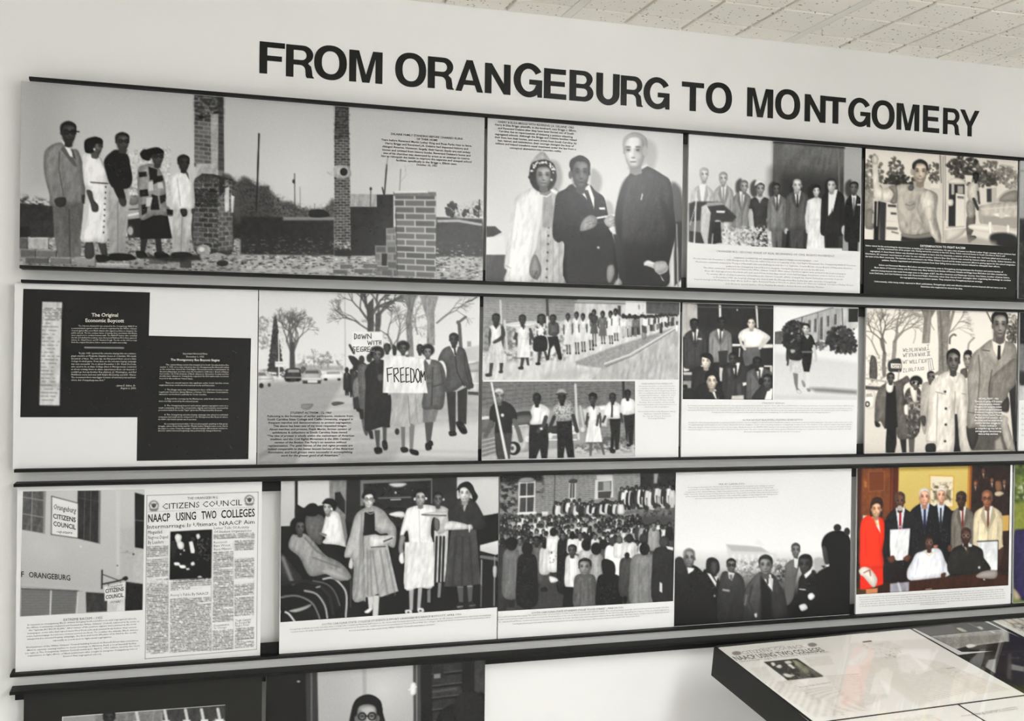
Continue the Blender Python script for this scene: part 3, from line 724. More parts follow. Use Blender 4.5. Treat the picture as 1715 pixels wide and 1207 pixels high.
a.p('1103 740 1368 750 1368 970 1100 970', 52, tex=14, ts=4, soft=3); a.n('1180 690 1368 650 1368 765 1180 765', 60, .5, 3, 3, 4, .7, seed=31); a.foliage(1190, 695, 28, 38, 35, 60, 24, 14); a.foliage(1270, 715, 16, 22, 40, 60, 12, 10); a.foliage(1335, 700, 18, 32, 45, 70, 16, 9); a.l('1350 640 1345 740', 6, 45)
a.p('1110 770 1230 768 1365 790 1365 775 1230 752 1110 755', 225, op=.7, soft=2)
a.p('0 960 760 965 1368 965 1368 1100 0 1060', 168, soft=4); a.n('0 960 1368 960 1368 1100 0 1060', 50, .5, 6, 1.8, seed=14); a.n('0 965 1368 965 1368 1100 0 1060', 228, .58, 7, 1.8, seed=18); a.n('1100 880 1368 900 1368 1020 1100 1000', 205, .62, 6, 2, seed=17); a.p('0 1035 480 1040 560 1065 0 1058', 190, op=.6, tex=12)
a.bricks('530 290 618 290 620 950 528 955', 34, 15.5, 70, 150, 20, seed=3); a.bricks('536 108 614 110 614 300 530 300', 34, 15.5, 62, 110, 22, seed=6); a.n('530 108 618 110 618 300 530 300', 40, .45, 4, 3, op=.7); a.p('528 920 622 925 622 968 528 965', 35)
a.s('530 455 600 450 622 480 618 515 560 525 530 510', 175, tex=15); a.e(583, 487, 21, 22, 18); a.p('500 490 530 480 530 510 505 512', 190); a.l('490 490 505 500', 8, 170)
a.n('530 880 620 880 620 930 530 930', 225, .5, 4, 3, op=.9)
a.p('820 805 878 800 882 1078 760 1072 758 905 820 903', 95, tex=14); a.bricks('758 905 880 905 882 1076 758 1070', 66, 43, 105, 140, 20, seed=8); a.bricks('820 805 880 803 880 910 820 910', 66, 36, 110, 150, 18, seed=1); a.p('795 950 825 950 822 1030 795 1025', 30)
a.bricks('868 604 1104 604 1100 1088 878 1078', 116, 36.5, 98, 188, 14, mort=.13, seed=7); a.p('862 598 1104 598 1104 622 862 622', 110, tex=14); a.p('868 596 1050 590 1060 602 868 606', 215); a.l('876 700 882 1075', 4, 60)
for (x, y, w) in ((520, 1040, 80), (640, 1035, 100), (690, 1005, 80), (770, 1020, 60), (560, 1010, 70)): a.p([(x, y), (x + w, y + 2), (x + w, y + 28), (x, y + 28)], 105, tex=12); a.l([(x, y), (x + w, y + 2)], 4, 190)
P.photo(a)
P.text('caption', 'ink', [(t, x0, y0 + 12, x1, y1 + 12, 30) for t, x0, y0, x1, y1 in (
    ('DELAINE FAMILY STANDING BEFORE CHARRED RUINS', 305, 140, 1395, 208), ('OF THEIR HOME', 695, 215, 1012, 232), ('Years before Reverend Martin Luther King and Rosa Parks rose to fame,', 155, 228, 1535, 314),
    ('Harry Briggs and Reverend J.A. Delaine had impacted history and', 218, 282, 1478, 360), ('changed America. However, largely, their heroic deeds are not widely', 172, 330, 1515, 414), ('known and omitted from history books. Reverend Delaine\'s home and', 172, 382, 1515, 462),
    ('one of his churches was destroyed by arson as an attempt to coerce', 185, 432, 1500, 510), ('him to relinquish the battle to improve the separate and unequal school', 155, 478, 1530, 558), ('facilities, specifically in the Briggs v. Elliott case.', 380, 542, 1305, 594), ('October 10, 1951', 688, 606, 1002, 624))], (620, 205, 9.026), 1)

# --- couple and minister
c = [(818.3, 194), (1145.9, 220), (1138, 478.5), (811.3, 468.6)]
P = Panel('photo_exhibit', c, (.696, 1.196, *Z1), 'black-and-white panel of a woman in white coat between wall and two dark-suited men', group='top row of photo panels')
a = Pic(c, 205, 1.2).view(800, 170, 3.55)
a.p('30 60 1240 160 1240 1110 30 1110', 200, c2=222); a.glow(700, 500, 700, 228, .6)
a.p('40 905 170 900 170 1075 40 1065', 74, tex=5); a.p('40 735 100 735 138 770 80 800 40 810', 50, tex=10); a.p('40 800 150 790 160 905 40 905', 226)
# wall shadows
a.s('430 345 480 350 505 420 500 480 465 530 440 480', 150, soft=6, op=.8); a.s('680 390 730 420 740 480 710 545 670 520', 150, soft=6, op=.8); a.s('1000 215 1060 240 1070 320 1040 400 1000 360', 165, soft=8, op=.8); a.s('760 580 800 600 810 680 770 690', 165, soft=5, op=.8)
a.s('1150 480 1205 500 1225 620 1215 760 1170 700', 70, soft=6, op=.85); a.p('1175 705 1215 700 1215 1040 1160 1090 1160 900', 60, soft=3); a.l('1180 720 1182 1090', 8, 150)
# woman
a.s('330 480 430 480 500 560 530 780 520 1090 300 1090 330 800', 172, tex=6)
for x in (380, 420, 455, 490): a.l([(x - 10, 760), (x - 15, 1080)], 5, 140, op=.7)
for k in range(10): a.e(428 - k * 3, 590 + k * 50, 6, 7, 70)
a.p('390 540 440 545 450 640 440 740 380 740 385 640', 160, tex=5, soft=2)
a.s('340 500 280 525 225 560 195 660 175 800 150 970 165 1000 155 1070 300 1080 320 920 370 700 388 560', 224, tex=4); a.l('225 580 200 760 170 980', 7, 200, soft=4); a.p('360 500 388 545 378 660 340 870 310 930 345 720', 238, op=.8)
a.l('150 965 190 985', 5, 160); a.p('505 830 520 920 518 1000 508 1000', 232)
a.s('320 915 345 910 372 995 350 1050 335 1052 305 1030 300 985', 128, vol=.35)
for x_ in (318, 330, 342): a.l([(x_, 1000), (x_ + 6, 1046)], 3, 85); a.l('345 1000 325 1045', 4, 80)
a.p('355 495 435 495 445 540 400 560 370 540', 130); a.l('380 548 410 556 438 535', 7, 235)
a.s('430 505 480 525 470 545 440 530', 232)
a.e(388, 430, 82, 100, 26, soft=2); a.face(392, 430, 108, 150, 138, 24, .1, hl=45, ear=False); a.s('312 370 340 320 390 285 430 330 440 350 380 338 320 365', 165, tex=20, op=.85)
a.s('310 395 330 350 400 335 450 355 465 400 440 385 400 365 350 380 320 440', 24)
rn = random.Random(4)
for k in range(38): t = rn.uniform(3.3, 6.1); r_ = rn.uniform(.85, 1.08); a.e(388 + 72 * r_ * math.cos(t), 425 + 82 * r_ * math.sin(t), 5, 5, 235)
a.e(336, 465, 8, 9, 225); a.e(440, 455, 7, 8, 215); a.s('300 440 320 420 345 470 340 490 315 455', 22)
# man in the middle
a.s('560 480 520 510 470 540 455 620 440 780 470 830 510 840 520 1075 800 1090 820 900 800 800 770 650 750 560 700 520 660 480', 30, tex=6); a.p('520 830 800 810 820 1090 520 1080', 44, tex=6, c2=62, soft=8)
a.p('565 482 590 478 640 500 665 480 692 560 690 630 640 560', 236); a.p('632 518 655 515 690 625 665 612', 22); a.p('545 500 570 485 660 640 690 680 600 640', 20, op=.8); a.p('720 620 755 618 758 632 722 632', 240)
a.l('500 600 520 720 600 740', 6, 14, op=.7); a.p('690 680 820 658 818 670 700 690', 235); a.l('610 680 640 682', 4, 60)
a.s('605 745 620 700 665 665 705 680 700 730 650 755 610 762', 150, tex=10); a.s('750 690 790 665 822 690 815 730 780 740 755 720', 165, tex=10); a.p('775 745 805 730 790 770', 225)
for x, y in ((640, 712), (660, 722), (685, 720), (780, 705), (795, 715)): a.l([(x, y), (x + 38, y - 12)], 3, 95)
a.e(712, 860, 8, 7, 190); a.s('765 975 800 965 805 1020 780 1070 760 1050', 140)
a.face(612, 412, 118, 195, 92, 26, .3, hl=55, bald=.5); a.s('548 370 560 330 610 312 655 330 672 365 640 345 590 345 565 390', 24); a.e(552, 425, 11, 24, 85)
# minister
a.s('920 400 1000 370 1100 420 1150 470 1165 620 1175 760 1150 880 1130 960 1110 1095 850 1090 830 1030 820 760 815 660 850 520', 58, tex=6); a.s('850 500 900 440 860 640 850 800 820 780 815 680', 40, op=.8, soft=4); a.p('845 820 1130 820 1110 1095 850 1090', 38, soft=20, op=.7)
a.s('1085 560 1160 700 1130 900 1100 940 1120 760', 44, op=.8, soft=5); a.l('980 538 972 572', 6, 230); a.p('800 780 830 780 850 860 850 960 830 1010', 55, soft=3); a.l('1182 860 1180 1060', 7, 175)
a.s('980 960 1005 935 1050 950 1120 960 1118 1000 1070 1020 1040 985', 205); a.s('1040 950 1105 940 1122 975 1090 1010 1050 1005', 170, tex=8); a.p('1070 1010 1100 1060 1090 1055', 220); a.l('985 965 1005 945 1040 955', 6, 235)
a.s('910 390 1000 360 1010 372 930 412', 238)
a.face(942, 282, 148, 215, 188, 168, -.6, hl=40, bald=.75); a.e(1000, 280, 16, 30, 165); a.s('868 250 880 200 940 172 1000 195 1010 260 990 220 940 195 890 215', 175, op=.8)
a.s('830 1040 850 1080 800 1085', 200, op=.7)
P.photo(a)
P.text('caption', 'ink', [(t, x0, y0 + 14, x1, y1 + 14, 34) for t, x0, y0, x1, y1 in (
    ('HARRY & ELIZA BRIGGS WITH REVEREND J.A. DELAINE -1962', 165, 160, 1530, 268), ('Harry & Eliza Briggs, plaintiffs, in the landmark case Briggs v. Elliott,', 108, 212, 1575, 326), ('and Reverend Delaine after they have been forced out of South', 160, 276, 1525, 376),
    ('Carolina due to repercussions of initiating a petition attacking', 178, 330, 1505, 436), ('segregated schools. Although the Briggs and Delaine families risked', 105, 384, 1575, 492), ('their lives, lost their homes, and were driven from South Carolina, by', 98, 440, 1575, 552),
    ('fear, hatred, and intimidation, their courage changed the lives of', 150, 500, 1525, 602), ('millions and helped transform equal treatment under the law from a', 110, 554, 1560, 660), ('conceptual abstraction into concrete reality.', 365, 634, 1300, 696))], (820, 185, 10.72), 1)

# --- committee of nine
c = [(1153, 223), (1440.7, 247.5), (1442, 490), (1151, 481)]
P = Panel('photo_exhibit', c, (1.212, 1.709, *Z1), 'panel of nine people standing in a row beside a piano, white caption beneath', group='top row of photo panels')
q = [(1153, 223), (1440.7, 247.5), (1440, 419.5), (1152, 406)]
a = Pic(q, 225, 1.2).view(1130, 200, 3.894)
a.p('80 80 645 130 645 830 80 805', 226, c2=200); a.p('638 130 1100 165 1100 850 638 830', 120, c2=52, tex=8); a.p('638 330 1100 370 1100 560 638 540', 58, soft=30); a.p('638 130 700 135 690 450 640 450', 95, soft=12, op=.7); a.p('1098 165 1212 180 1212 860 1098 855', 178, c2=150); a.l('1060 200 1070 460', 9, 120); a.p('640 120 1100 160 1100 185 640 145', 40, soft=4)
# shadows behind heads
for x, y in ((425, 430), (520, 440), (640, 450), (780, 440), (895, 470), (1005, 430), (1135, 440)): a.s([(x - 25, y - 30), (x + 10, y - 50), (x + 20, y + 40), (x - 5, y + 60), (x - 28, y + 30)], 35, soft=4, op=.75)
pe = [(185, 345, 60, 78, 215, 1, 150, 205), (318, 370, 56, 74, 200, 0, 190, 160), (452, 425, 52, 72, 175, 0, 165, 120)]
a.suit(180, 425, 150, 330, 195, 240, None, tone=200); a.face(190, 352, 60, 90, 205, 175, .3, hl=20)
a.suit(318, 425, 130, 300, 160, 242, 130, tone=190); a.face(315, 378, 56, 85, 190, 150, .1, hl=20)
a.suit(440, 470, 122, 280, 128, 242, 120, tone=170, legs=60); a.face(452, 430, 52, 80, 158, 110, .2, hl=30)
a.dress(555, 495, 120, 330, 62, .75, .95, tone=175, sleeve=.32); a.l('500 600 508 690 520 715', 22, 190); a.face(558, 445, 56, 78, 150, 60, .1, hl=45); a.s('522 425 530 395 560 385 590 400 592 425 560 405', 225); a.l('530 500 560 512 580 498', 5, 240)
a.suit(668, 490, 122, 230, 118, 242, 40, tone=150, legs=115, hands=1); a.face(663, 448, 46, 78, 95, 40, 0, hl=30)
a.suit(800, 465, 145, 250, 88, 244, 40, tone=190, legs=130, hands=1); a.face(797, 425, 62, 88, 200, 110, .1, hl=25, bald=.6)
a.dress(922, 505, 115, 345, 232, .8, 1.05, tone=215, sleeve=.3, neck=.14); a.face(922, 460, 48, 74, 205, 40, 0, hl=25); a.s('900 430 922 418 945 432 948 470 935 440 905 445 896 470', 30)
a.suit(1030, 460, 150, 290, 40, 240, None, tone=190, legs=110, open_=.2); a.p('1000 470 1045 460 1020 600 1000 625', 238); a.face(1020, 425, 60, 88, 195, 50, -.3, hl=20); a.e(1105, 715, 17, 32, 195)
a.suit(1165, 490, 110, 300, 30, 240, 70, tone=110, legs=80); a.face(1165, 440, 56, 78, 100, 25, -.1, hl=30); a.p('1186 545 1210 545 1210 555 1186 555', 230)
# piano, flowers
a.p('92 540 130 525 300 530 365 590 405 628 380 660 290 665 270 810 92 805', 62, tex=8, soft=3); a.p('210 535 300 532 325 548 200 560', 200, op=.7); a.p('175 560 205 545 235 600 225 700 215 808 195 805 170 730 170 640', 205, tex=8); a.p('272 588 330 588 325 602 272 600', 235)
a.s('262 655 305 660 290 735 272 730', 190); a.s('318 668 358 668 340 720 325 715', 200); a.p('92 660 170 650 168 730 92 720', 120); a.p('240 660 300 660 310 800 245 805', 45, tex=10); a.l('140 470 128 805', 9, 222); a.l('135 555 100 680', 4, 225); a.l('250 740 245 805', 7, 190)
a.n('320 700 600 690 640 830 300 815', 235, .42, 3, 3, 2, .95, seed=6); a.n('320 700 600 690 640 830 300 815', 40, .6, 3, 3, 2, .9, seed=9); a.foliage(460, 765, 120, 55, 245, 120, 90, 10, 3)
a.p('885 830 1095 835 1095 852 885 845', 235); a.p('735 720 750 720 750 820 725 830', 30)
a.p('80 790 130 800 340 812 620 830 1212 858 1212 900 80 860', 228)
P.photo(a)
G = lambda L: [(t, x0, y0, x1, y1, h) for t, x0, y0, x1, y1, h in L]
P.text('caption', 'inkgrey', G((('ORANGEBURG - SECOND WAVE OF REAL BEGINNING OF CIVIL RIGHTS MOVEMENT', 292, 92, 1445, 142, 20),
    ('STEERING COMMITTEE OF ORANGEBURG NAACP FREEDOM MOVEMENT - 1955', 465, 156, 1285, 188, 14), ('Months before the December 1, 1955 Montgomery Bus Boycott, referred by most as beginning of the Civil Rights Movement, the Orangeburg NAACP Freedom', 66, 162, 1650, 230, 14),
    ('Movement committee, inspired by Thurgood Marshall\'s visit and challenge to test the U.S. Supreme Court\'s Brown versus Board of Education decision,', 90, 194, 1620, 258, 14), ('petitioned the Orangeburg School Board to integrate Orangeburg school system by the fall term.', 390, 238, 1350, 276, 14),
    ('The white community responded and formed the White Citizens Council. After names of petition signers were printed in the local newspaper,', 165, 252, 1560, 312, 14), ('those who had signed were fired from jobs and evicted from homes they rented, some had mortgage foreclosure notices served on them.', 178, 284, 1545, 338, 14),
    ('To counter efforts of white businesses and members the Citizens Council\'s efforts, Orangeburg citizens formed an economic boycott.', 198, 314, 1530, 366, 14), ('In December 1955, the boycott strategy was shared with the Montgomery Bus leadership who used the Orangeburg', 265, 346, 1465, 394, 14),
    ('boycott strategy as the blueprint for their efforts. (Left to right): Reverend Matthew McCollom, James Sulton, Dr. Harlowe Caldwell, Constance Motley, Robert', 78, 366, 1635, 424, 14), ('John Brunson, Lincoln Jenkins, Gloria Rackley Blackwell, J. Arthur Brown and Charles Thomas.', 385, 410, 1350, 444, 14))), (1150, 405, 5.814))

# --- petrol station, raised fist
c = [(1449, 246), (1705, 266.5), (1701.3, 499.6), (1447.4, 494.6)]
P = Panel('photo_exhibit', c, (1.7205, 2.2075, *Z1), 'panel of a filling-station man raising his arm, white caption on black below', group='top row of photo panels', board='case')
S = lambda k: (k * 1.0, k * .965, k * .915)       # warm cast of the light mixed into the print tones
q = [(1449, 246), (1705, 266.5), (1702.8, 412), (1448, 402)]
a = Pic(q, S(220), 1.2).view(1425, 220, 4.024)
a.p('90 100 620 150 620 400 90 350', S(238), soft=4); a.p('90 340 630 380 630 770 90 740', S(215)); a.p('640 150 1130 190 1130 780 635 770', S(225))
a.foliage(150, 300, 70, 150, S(150), S(90), 130, 14, 2); a.foliage(300, 260, 55, 95, S(110), S(70), 90, 12, 5); a.foliage(330, 335, 110, 45, S(70), S(50), 80, 14, 6); a.foliage(570, 270, 50, 70, S(120), S(75), 70, 12, 8); a.p('90 390 150 400 150 640 90 640', S(150), tex=25)
a.s('100 540 150 530 160 650 100 660', S(125)); a.l('152 560 150 620', 8, S(215)); a.p('95 660 155 670 155 730 95 730', S(235))
# pumps at the left
a.p('160 470 195 470 190 740 155 740', 25); a.l('180 470 176 640', 8, S(190)); a.p('215 350 300 355 300 480 215 470', S(205)); a.p('240 480 320 480 320 610 240 600', S(232)); a.p('250 490 308 494 308 512 250 508', 70); a.p('270 545 310 548 310 562 270 560', 70); a.p('200 612 340 612 345 745 200 735', S(235)); a.l('250 655 310 658', 20, S(120)); a.l('280 680 320 690', 12, S(130)); a.p('195 470 240 480 235 740 195 738', 60)
# man
a.s('310 480 300 370 390 350 480 370 560 400 590 440 580 560 600 660 620 750 560 750 545 700 440 715 345 690 320 600', S(165), tex=9)
a.p('345 705 560 690 575 755 340 742', 40, tex=6); a.s('350 690 440 700 550 680 555 712 440 725 350 712', S(130)); a.s('388 372 410 350 428 372 416 396 392 392', 95); a.s('500 400 545 405 565 470 560 620 600 740 545 700 520 600 490 520 470 450', S(222), tex=8); a.s('320 480 350 440 370 600 340 620', S(205), op=.8, soft=4); a.l('372 490 400 500 430 485', 6, 70); a.s('370 480 440 470 430 520 385 530', S(150), op=.5); a.l('470 430 450 520 490 620', 8, S(125), soft=4, op=.7); a.l('500 450 520 560 560 690', 8, S(245), soft=3); a.s('510 510 550 505 555 580 520 600', S(200), op=.5)
for q_ in ('350 560 380 640', '420 560 400 670', '450 600 520 680', '330 540 345 600'): a.l(q_, 9, S(128), soft=5, op=.5)
a.s('145 200 178 200 185 300 205 380 280 360 305 380 295 470 230 470 160 450 150 340', S(228), tex=6); a.s('255 370 310 365 310 480 265 475 290 420', S(135), tex=8); a.l('210 385 215 460', 6, S(180), soft=4); a.s('140 170 160 150 180 165 180 205 148 210', S(205)); a.l('150 170 152 205', 4, S(150))
a.p('420 330 500 330 490 400 440 400', S(175)); a.face(468, 265, 108, 165, (196, 182, 165), 55, .15, hl=40, smile=True); a.s('420 230 440 190 480 180 515 205 520 240 490 205 450 205 430 250', 60); a.e(415, 265, 12, 24, S(170)); a.p('505 330 545 335 540 390 500 380', S(225))
# centre post
a.p('595 148 640 152 632 755 615 755', S(215)); a.l('605 150 612 340', 5, 70); a.l('625 160 626 750', 4, S(110)); a.l('640 155 640 600', 3, 60)
# right photo half
a.foliage(760, 230, 110, 75, S(95), S(50), 130, 14, 11); a.foliage(960, 270, 140, 80, S(150), S(90), 150, 14, 12); a.foliage(860, 310, 130, 55, S(100), S(60), 90, 14, 13); a.p('990 185 1130 195 1125 230 1000 215', S(236), soft=6); a.foliage(1080, 310, 50, 70, S(165), S(110), 60, 12, 14)
a.p('770 285 825 290 815 335 775 330', S(235)); a.p('665 325 770 330 770 640 660 640', 50); a.s('665 320 720 305 770 325 770 350 665 345', S(215)); a.p('710 410 770 420 770 640 708 640', S(232)); a.p('720 430 765 434 765 450 720 446', 110); a.p('680 340 700 340 700 420 680 420', S(180)); a.p('722 360 760 362 760 415 722 412', S(170)); a.l('690 350 690 420', 4, 200); a.s('640 650 700 640 780 640 760 690 700 730 640 745', S(200)); a.l('640 660 780 645', 8, S(240)); a.s('650 460 690 455 690 495 655 495', S(220))
a.p('915 375 985 370 985 480 918 480', S(190)); a.p('918 380 950 378 950 470 918 470', 70)
# attendant
a.s('790 560 840 550 838 640 815 700 820 735 795 745 780 650', S(95), tex=8); a.s('785 470 830 450 840 560 800 580 782 540', S(150), tex=12); a.s('800 350 850 330 870 400 865 470 800 460 785 400', S(200), tex=14); a.l('830 450 860 520', 20, 60); a.face(845, 300, 42, 66, 48, 25, .3, hl=15, detail=False); a.s('790 715 830 700 850 715 820 735', 30); a.l('860 400 868 480', 14, 70)
# car
a.s('990 470 1010 420 1060 385 1125 378 1128 470', S(200)); a.s('1005 465 1022 425 1065 398 1122 393 1122 465', S(140)); a.s('865 520 900 490 1128 475 1128 640 1000 635 880 625', S(190), tex=5); a.p('880 560 1128 570 1128 640 890 625', S(165), soft=6); a.l('880 520 1125 500', 5, S(230)); a.s('965 550 1010 545 1075 558 1075 570 1010 575 965 562', S(240)); a.e(1018, 558, 22, 22, S(215))
a.s('800 630 870 620 940 625 1128 655 1128 700 1000 690 820 660', S(232)); a.p('960 625 1055 635 1052 672 958 665', S(205)); a.s('930 615 950 612 952 690 935 695', S(240)); a.s('1052 635 1070 635 1070 715 1055 715', S(240)); a.s('950 690 1050 680 1128 715 1128 780 990 770 940 740', 45, soft=5); a.p('640 740 800 700 980 740 990 775 640 765', S(150), soft=6, op=.7)
P.photo(a)
P.text('caption', 'inkwhite', G((('DETERMINATION TO FIGHT RACISM', 628, 92, 1113, 112, 22),
    ('Sulton raised his fist symbolizing his determination in battling for freedom and justice. He was a man of peace but Martin Luther King\'s concept of non-violence had', 30, 90, 1652, 172, 15), ('not fully convinced him of his proper role. Having served his country in the U.S. Army, Sulton returned home to South Carolina to find it still', 160, 124, 1540, 192, 15),
    ('segregated. A close friend, Sulton was shocked and outraged to learn that his classmate, a veteran of the Korean war, had been jailed and moved to a', 82, 152, 1608, 226, 15), ('Charleston, SC veterans\' ward because of color he was refused service. Sulton\'s Esso Gas Station was owned by Sulton\'s father and family. Sulton became the', 28, 180, 1652, 258, 15),
    ('the heart of the Black community. The business was instrumental in the White Citizens Council and his tireless economic efforts in getting signers for the school integration', 30, 210, 1650, 288, 15), ('petition. Families negotiated and withdrew business from their failing stores since the Sultons refused to relinquish their efforts.', 212, 250, 1488, 308, 15),
    ('Sulton and Reverend Matthew McCollom assumed leadership roles in Orangeburg during between the freedom and justice battles of', 178, 304, 1520, 366, 15), ('Black citizens of Clarendon county, only 30 minutes away. Many families knew families of Pearson, DeLaine and Briggs knew McCollom and often consulted the', 130, 332, 1562, 396, 15),
    ('selective buying boycott that made front page news in the pages of JET, the Afro American and Pittsburgh Courier. Roy Sulton, brother of James Sulton,', 92, 364, 1590, 428, 15), ('Luke DeCosta, and Carl Robinson met with Reverend Ralph Abernathy when they shared their strategies after organizing the strategy to combat', 78, 394, 1602, 456, 15),
    ('the segregated bus transportation system. They adopted the Orangeburg boycott strategy.', 410, 438, 1300, 474, 15), ('Unfortunately, while being widely reported in Black publications, Orangeburg\'s early and effective selective service boycott did not carry over to', 130, 486, 1552, 540, 15),
    ('historians who neglected to record the data.', 636, 536, 1086, 554, 15))), (1445, 400, 6.472), 1)

# --- sliver of the next panel
c = [(1709, 267.5), (1962, 290), (1958, 504), (1707, 500)]
P = Panel('photo_exhibit', c, (2.216, 2.70, *Z1), 'grey panel cut off at the right edge of the picture, top row', group='top row of photo panels')
a = Pic(c, 170, 2.2)
a.p('1700 260 1970 260 1970 380 1700 370', 188, c2=150); a.p('1700 365 1970 380 1970 510 1700 510', 45, tex=14, ts=6); a.l('1700 283 1800 292', 2, 130)
a.n('1700 380 1970 380 1970 510 1700 510', 120, .6, 6, 4, op=.7)
P.photo(a)

# ------------------------------------------------------------------ middle row of panels
Z2 = (1.3565, 1.7392)
VQ = lambda v, s: [(x / v[2] + v[0], y / v[2] + v[1]) for x, y in pts_of(s)]
MR = 'middle row of photo panels'
# --- white board with two black text sheets
c = [(24, 474), (433, 486), (428, 780), (22, 784)]
P = Panel('text_exhibit', c, (-.3085, .179, *Z2), 'white panel with two overlapping black sheets of white serif text', 'text panel', MR)
v = (0, 460, 3.448)
a = Pic(VQ(v, '797 352 1450 370 1430 1075 785 1080'), 24, 2.5); P.photo(a, 'text_sheet', label='black sheet headed The Montgomery Bus Boycott Begins')
a = Pic(VQ(v, '133 80 863 101 843 828 118 824'), 24, 1.3).view(*v)
a.p('242 155 357 158 351 310 342 757 228 755', 205, tex=9, ts=5, c2=196); a.p('230 625 346 632 345 655 229 650', 160, soft=4, op=.6); a.p('228 650 345 655 342 757 228 755', 218, op=.4, soft=4)
for k in range(7): a.lines([(246, 188 + k * 11), (352 - (k == 6) * 14, 190 + k * 11), (352 - (k == 6) * 14, 200 + k * 11), (246, 198 + k * 11)], pitch=10, c=70, word=30, seed=k)
for k in range(22): a.lines([(243 - k * .5, 274 + k * 21.2), (300 + (k * 37) % 48, 276 + k * 21.2), (300 + (k * 37) % 48, 286 + k * 21.2), (243 - k * .5, 284 + k * 21.2)], pitch=10, c=95, word=40, seed=k + 30)
a.p('483 419 713 422 713 428 483 425', 210)
P.photo(a, 'text_sheet', off=.0007, label='black sheet headed The Original Economic Boycott with a typed list strip')
L1 = (100, 510, 8.05)
P.text('sheet_text', 'inkcream', [('The Original', 422, 162, 780, 164, 46), ('Economic Boycott', 340, 236, 860, 242, 46)] , L1, 1, off=.0012)
T1 = ['The Selective Buying list was created by the Orangeburg, NAACP as', 'a counterattack against a wave of terror organized by the White Citizens', 'Council against fifty seven Black citizens who signed a petition to integrate the', 'public schools. The list contains names of twenty three merchants that Blacks',
      'were urged not to conduct business with. The NAACP leaders who compiled', 'the list and drafted the petition were Reverend Matthew McCollom, James E.', 'Sulton, Sr., Hazel Pierce, and W. Newton Pough. The list on the left is a copy', 'from the original that James Sulton carries in his wallet even today.']
T2 = ['"In July 1955, I printed the selective buying lists on a mimeo-', 'graph machine at Modjeska Simpkins house in Columbia. We made', 'thousands of them. The next day, we first passed them out at a State', 'College football game. From then on the selective buying campaign', 'was very successful. On or about December 1, Dr. Frank DeCosta,', 'who used to be at State College (then in Montgomery) contacted',
      'us about coming there to share experiences from our boycott. I', 'couldn\'t go but my brother Roy (Sulton), J.J. Washington, and Earl', 'Middleton went and met with Ralph Abernathy and E.D. Nixon.', 'The movement there was bigger because of national press and tele-', 'vision, but Orangeburg was first."']
Ls = [(t, 245 if k == 0 else 152, 298 + k * 31.8, 1032 if k < 7 else 900, 305 + k * 31.8, 20) for k, t in enumerate(T1)]
P.text('sheet_text', 'inkcream', Ls, L1, 0, off=.0012)
Ls = [(t, 245 if k == 0 else 147, 670 + k * 36.2, 1020 if k < 10 else 595, 676 + k * 36.2, 22) for k, t in enumerate(T2)] + [('- James E. Sulton, Sr.', 745, 1110, 1012, 1112, 24), ('August 6, 2006', 810, 1146, 1015, 1148, 24)]
P.text('sheet_text', 'inkcream', Ls, L1, 0, .22, off=.0012)
L2 = (255, 580, 7.786)
P.text('sheet_text', 'inkcream', [('The Montgomery Bus Boycott Begins', 232, 194, 872, 204, 28)], L2, 1, off=.0012)
T3 = ['The extraordinary events that transpired in South Carolina before De-', 'cember 1, 1955, are a clear indication that the Montgomery Bus Boycott\'s status', 'as the event that started the Civil Rights Movement needs reexamination. In', 'the preceding pages, you have seen the foundation of Brown v. Board of Educa-', 'tion evolve out of the bravery of Black citizens in Clarendon County and five', 'months later citizens in Orangeburg organized the first wide-scale economic', 'boycott in the southern United States.', '', 'There are several reasons why significant earlier South Carolina events', 'might have been overlooked by national media and historians:', '',
      '1. The Briggs name was downplayed in favor of Brown because a seg-', 'regationist Governor, Jimmy Byrnes, a former U.S. Supreme Court Justice,', 'wanted to avoid adverse publicity for South Carolina.', '', '2. Beyond the coverage by the Black press, early South Carolina events', 'were not fully covered by the national press.', '', '3. The Orangeburg boycott and actions against segregation were in a', 'small community where the conservative dignity and restraint exercised by', 'protesters lacked the media "hype" given the Montgomery Bus Boycott.', '',
      '4. The Orangeburg selective buying campaign was aimed at individual', 'companies and small stores compared to the Montgomery Bus Boycott where', 'an entire city transit system was boycotted.', '', 'As a young photojournalist, I did not photograph anything in that great', 'struggle, where Rosa Parks and Dr. Martin Luther King became icons, but in', 'the pages to come, I hope the images I did photograph will motivate readers to', 'discover earlier historical beginnings that permanently changed America.']
ends = {6: 525, 9: 808, 13: 702, 16: 592, 20: 905, 24: 568, 29: 890}; ind = {0, 8, 11, 15, 18, 22, 26}
Ls = [('Important Historical Note', 395, 112, 715, 116, 22), ('December 1, 1955', 438, 152, 668, 156, 22)]
for k, t in enumerate(T3):
    if t: xl = (170 if k in ind else 92) - k * .95; Ls.append((t, xl, 256 + k * 29.8, ends.get(k, 996 - k * .8), 264 + k * 29.7, 19))
P.text('sheet_text', 'inkcream', Ls, L2, 0, off=.0012)

# --- march with FREEDOM placard
c = [(434, 485.9), (805.7, 496), (798, 776), (428.6, 781)]
P = Panel('photo_exhibit', c, (.181, .6815, *Z2), 'black-and-white panel of marchers on a street behind a white FREEDOM placard', group=MR)
a = Pic(c, 215, 1.15).view(410, 470, 3.659)
a.p('60 50 1450 90 1450 620 60 640', 214, c2=232)
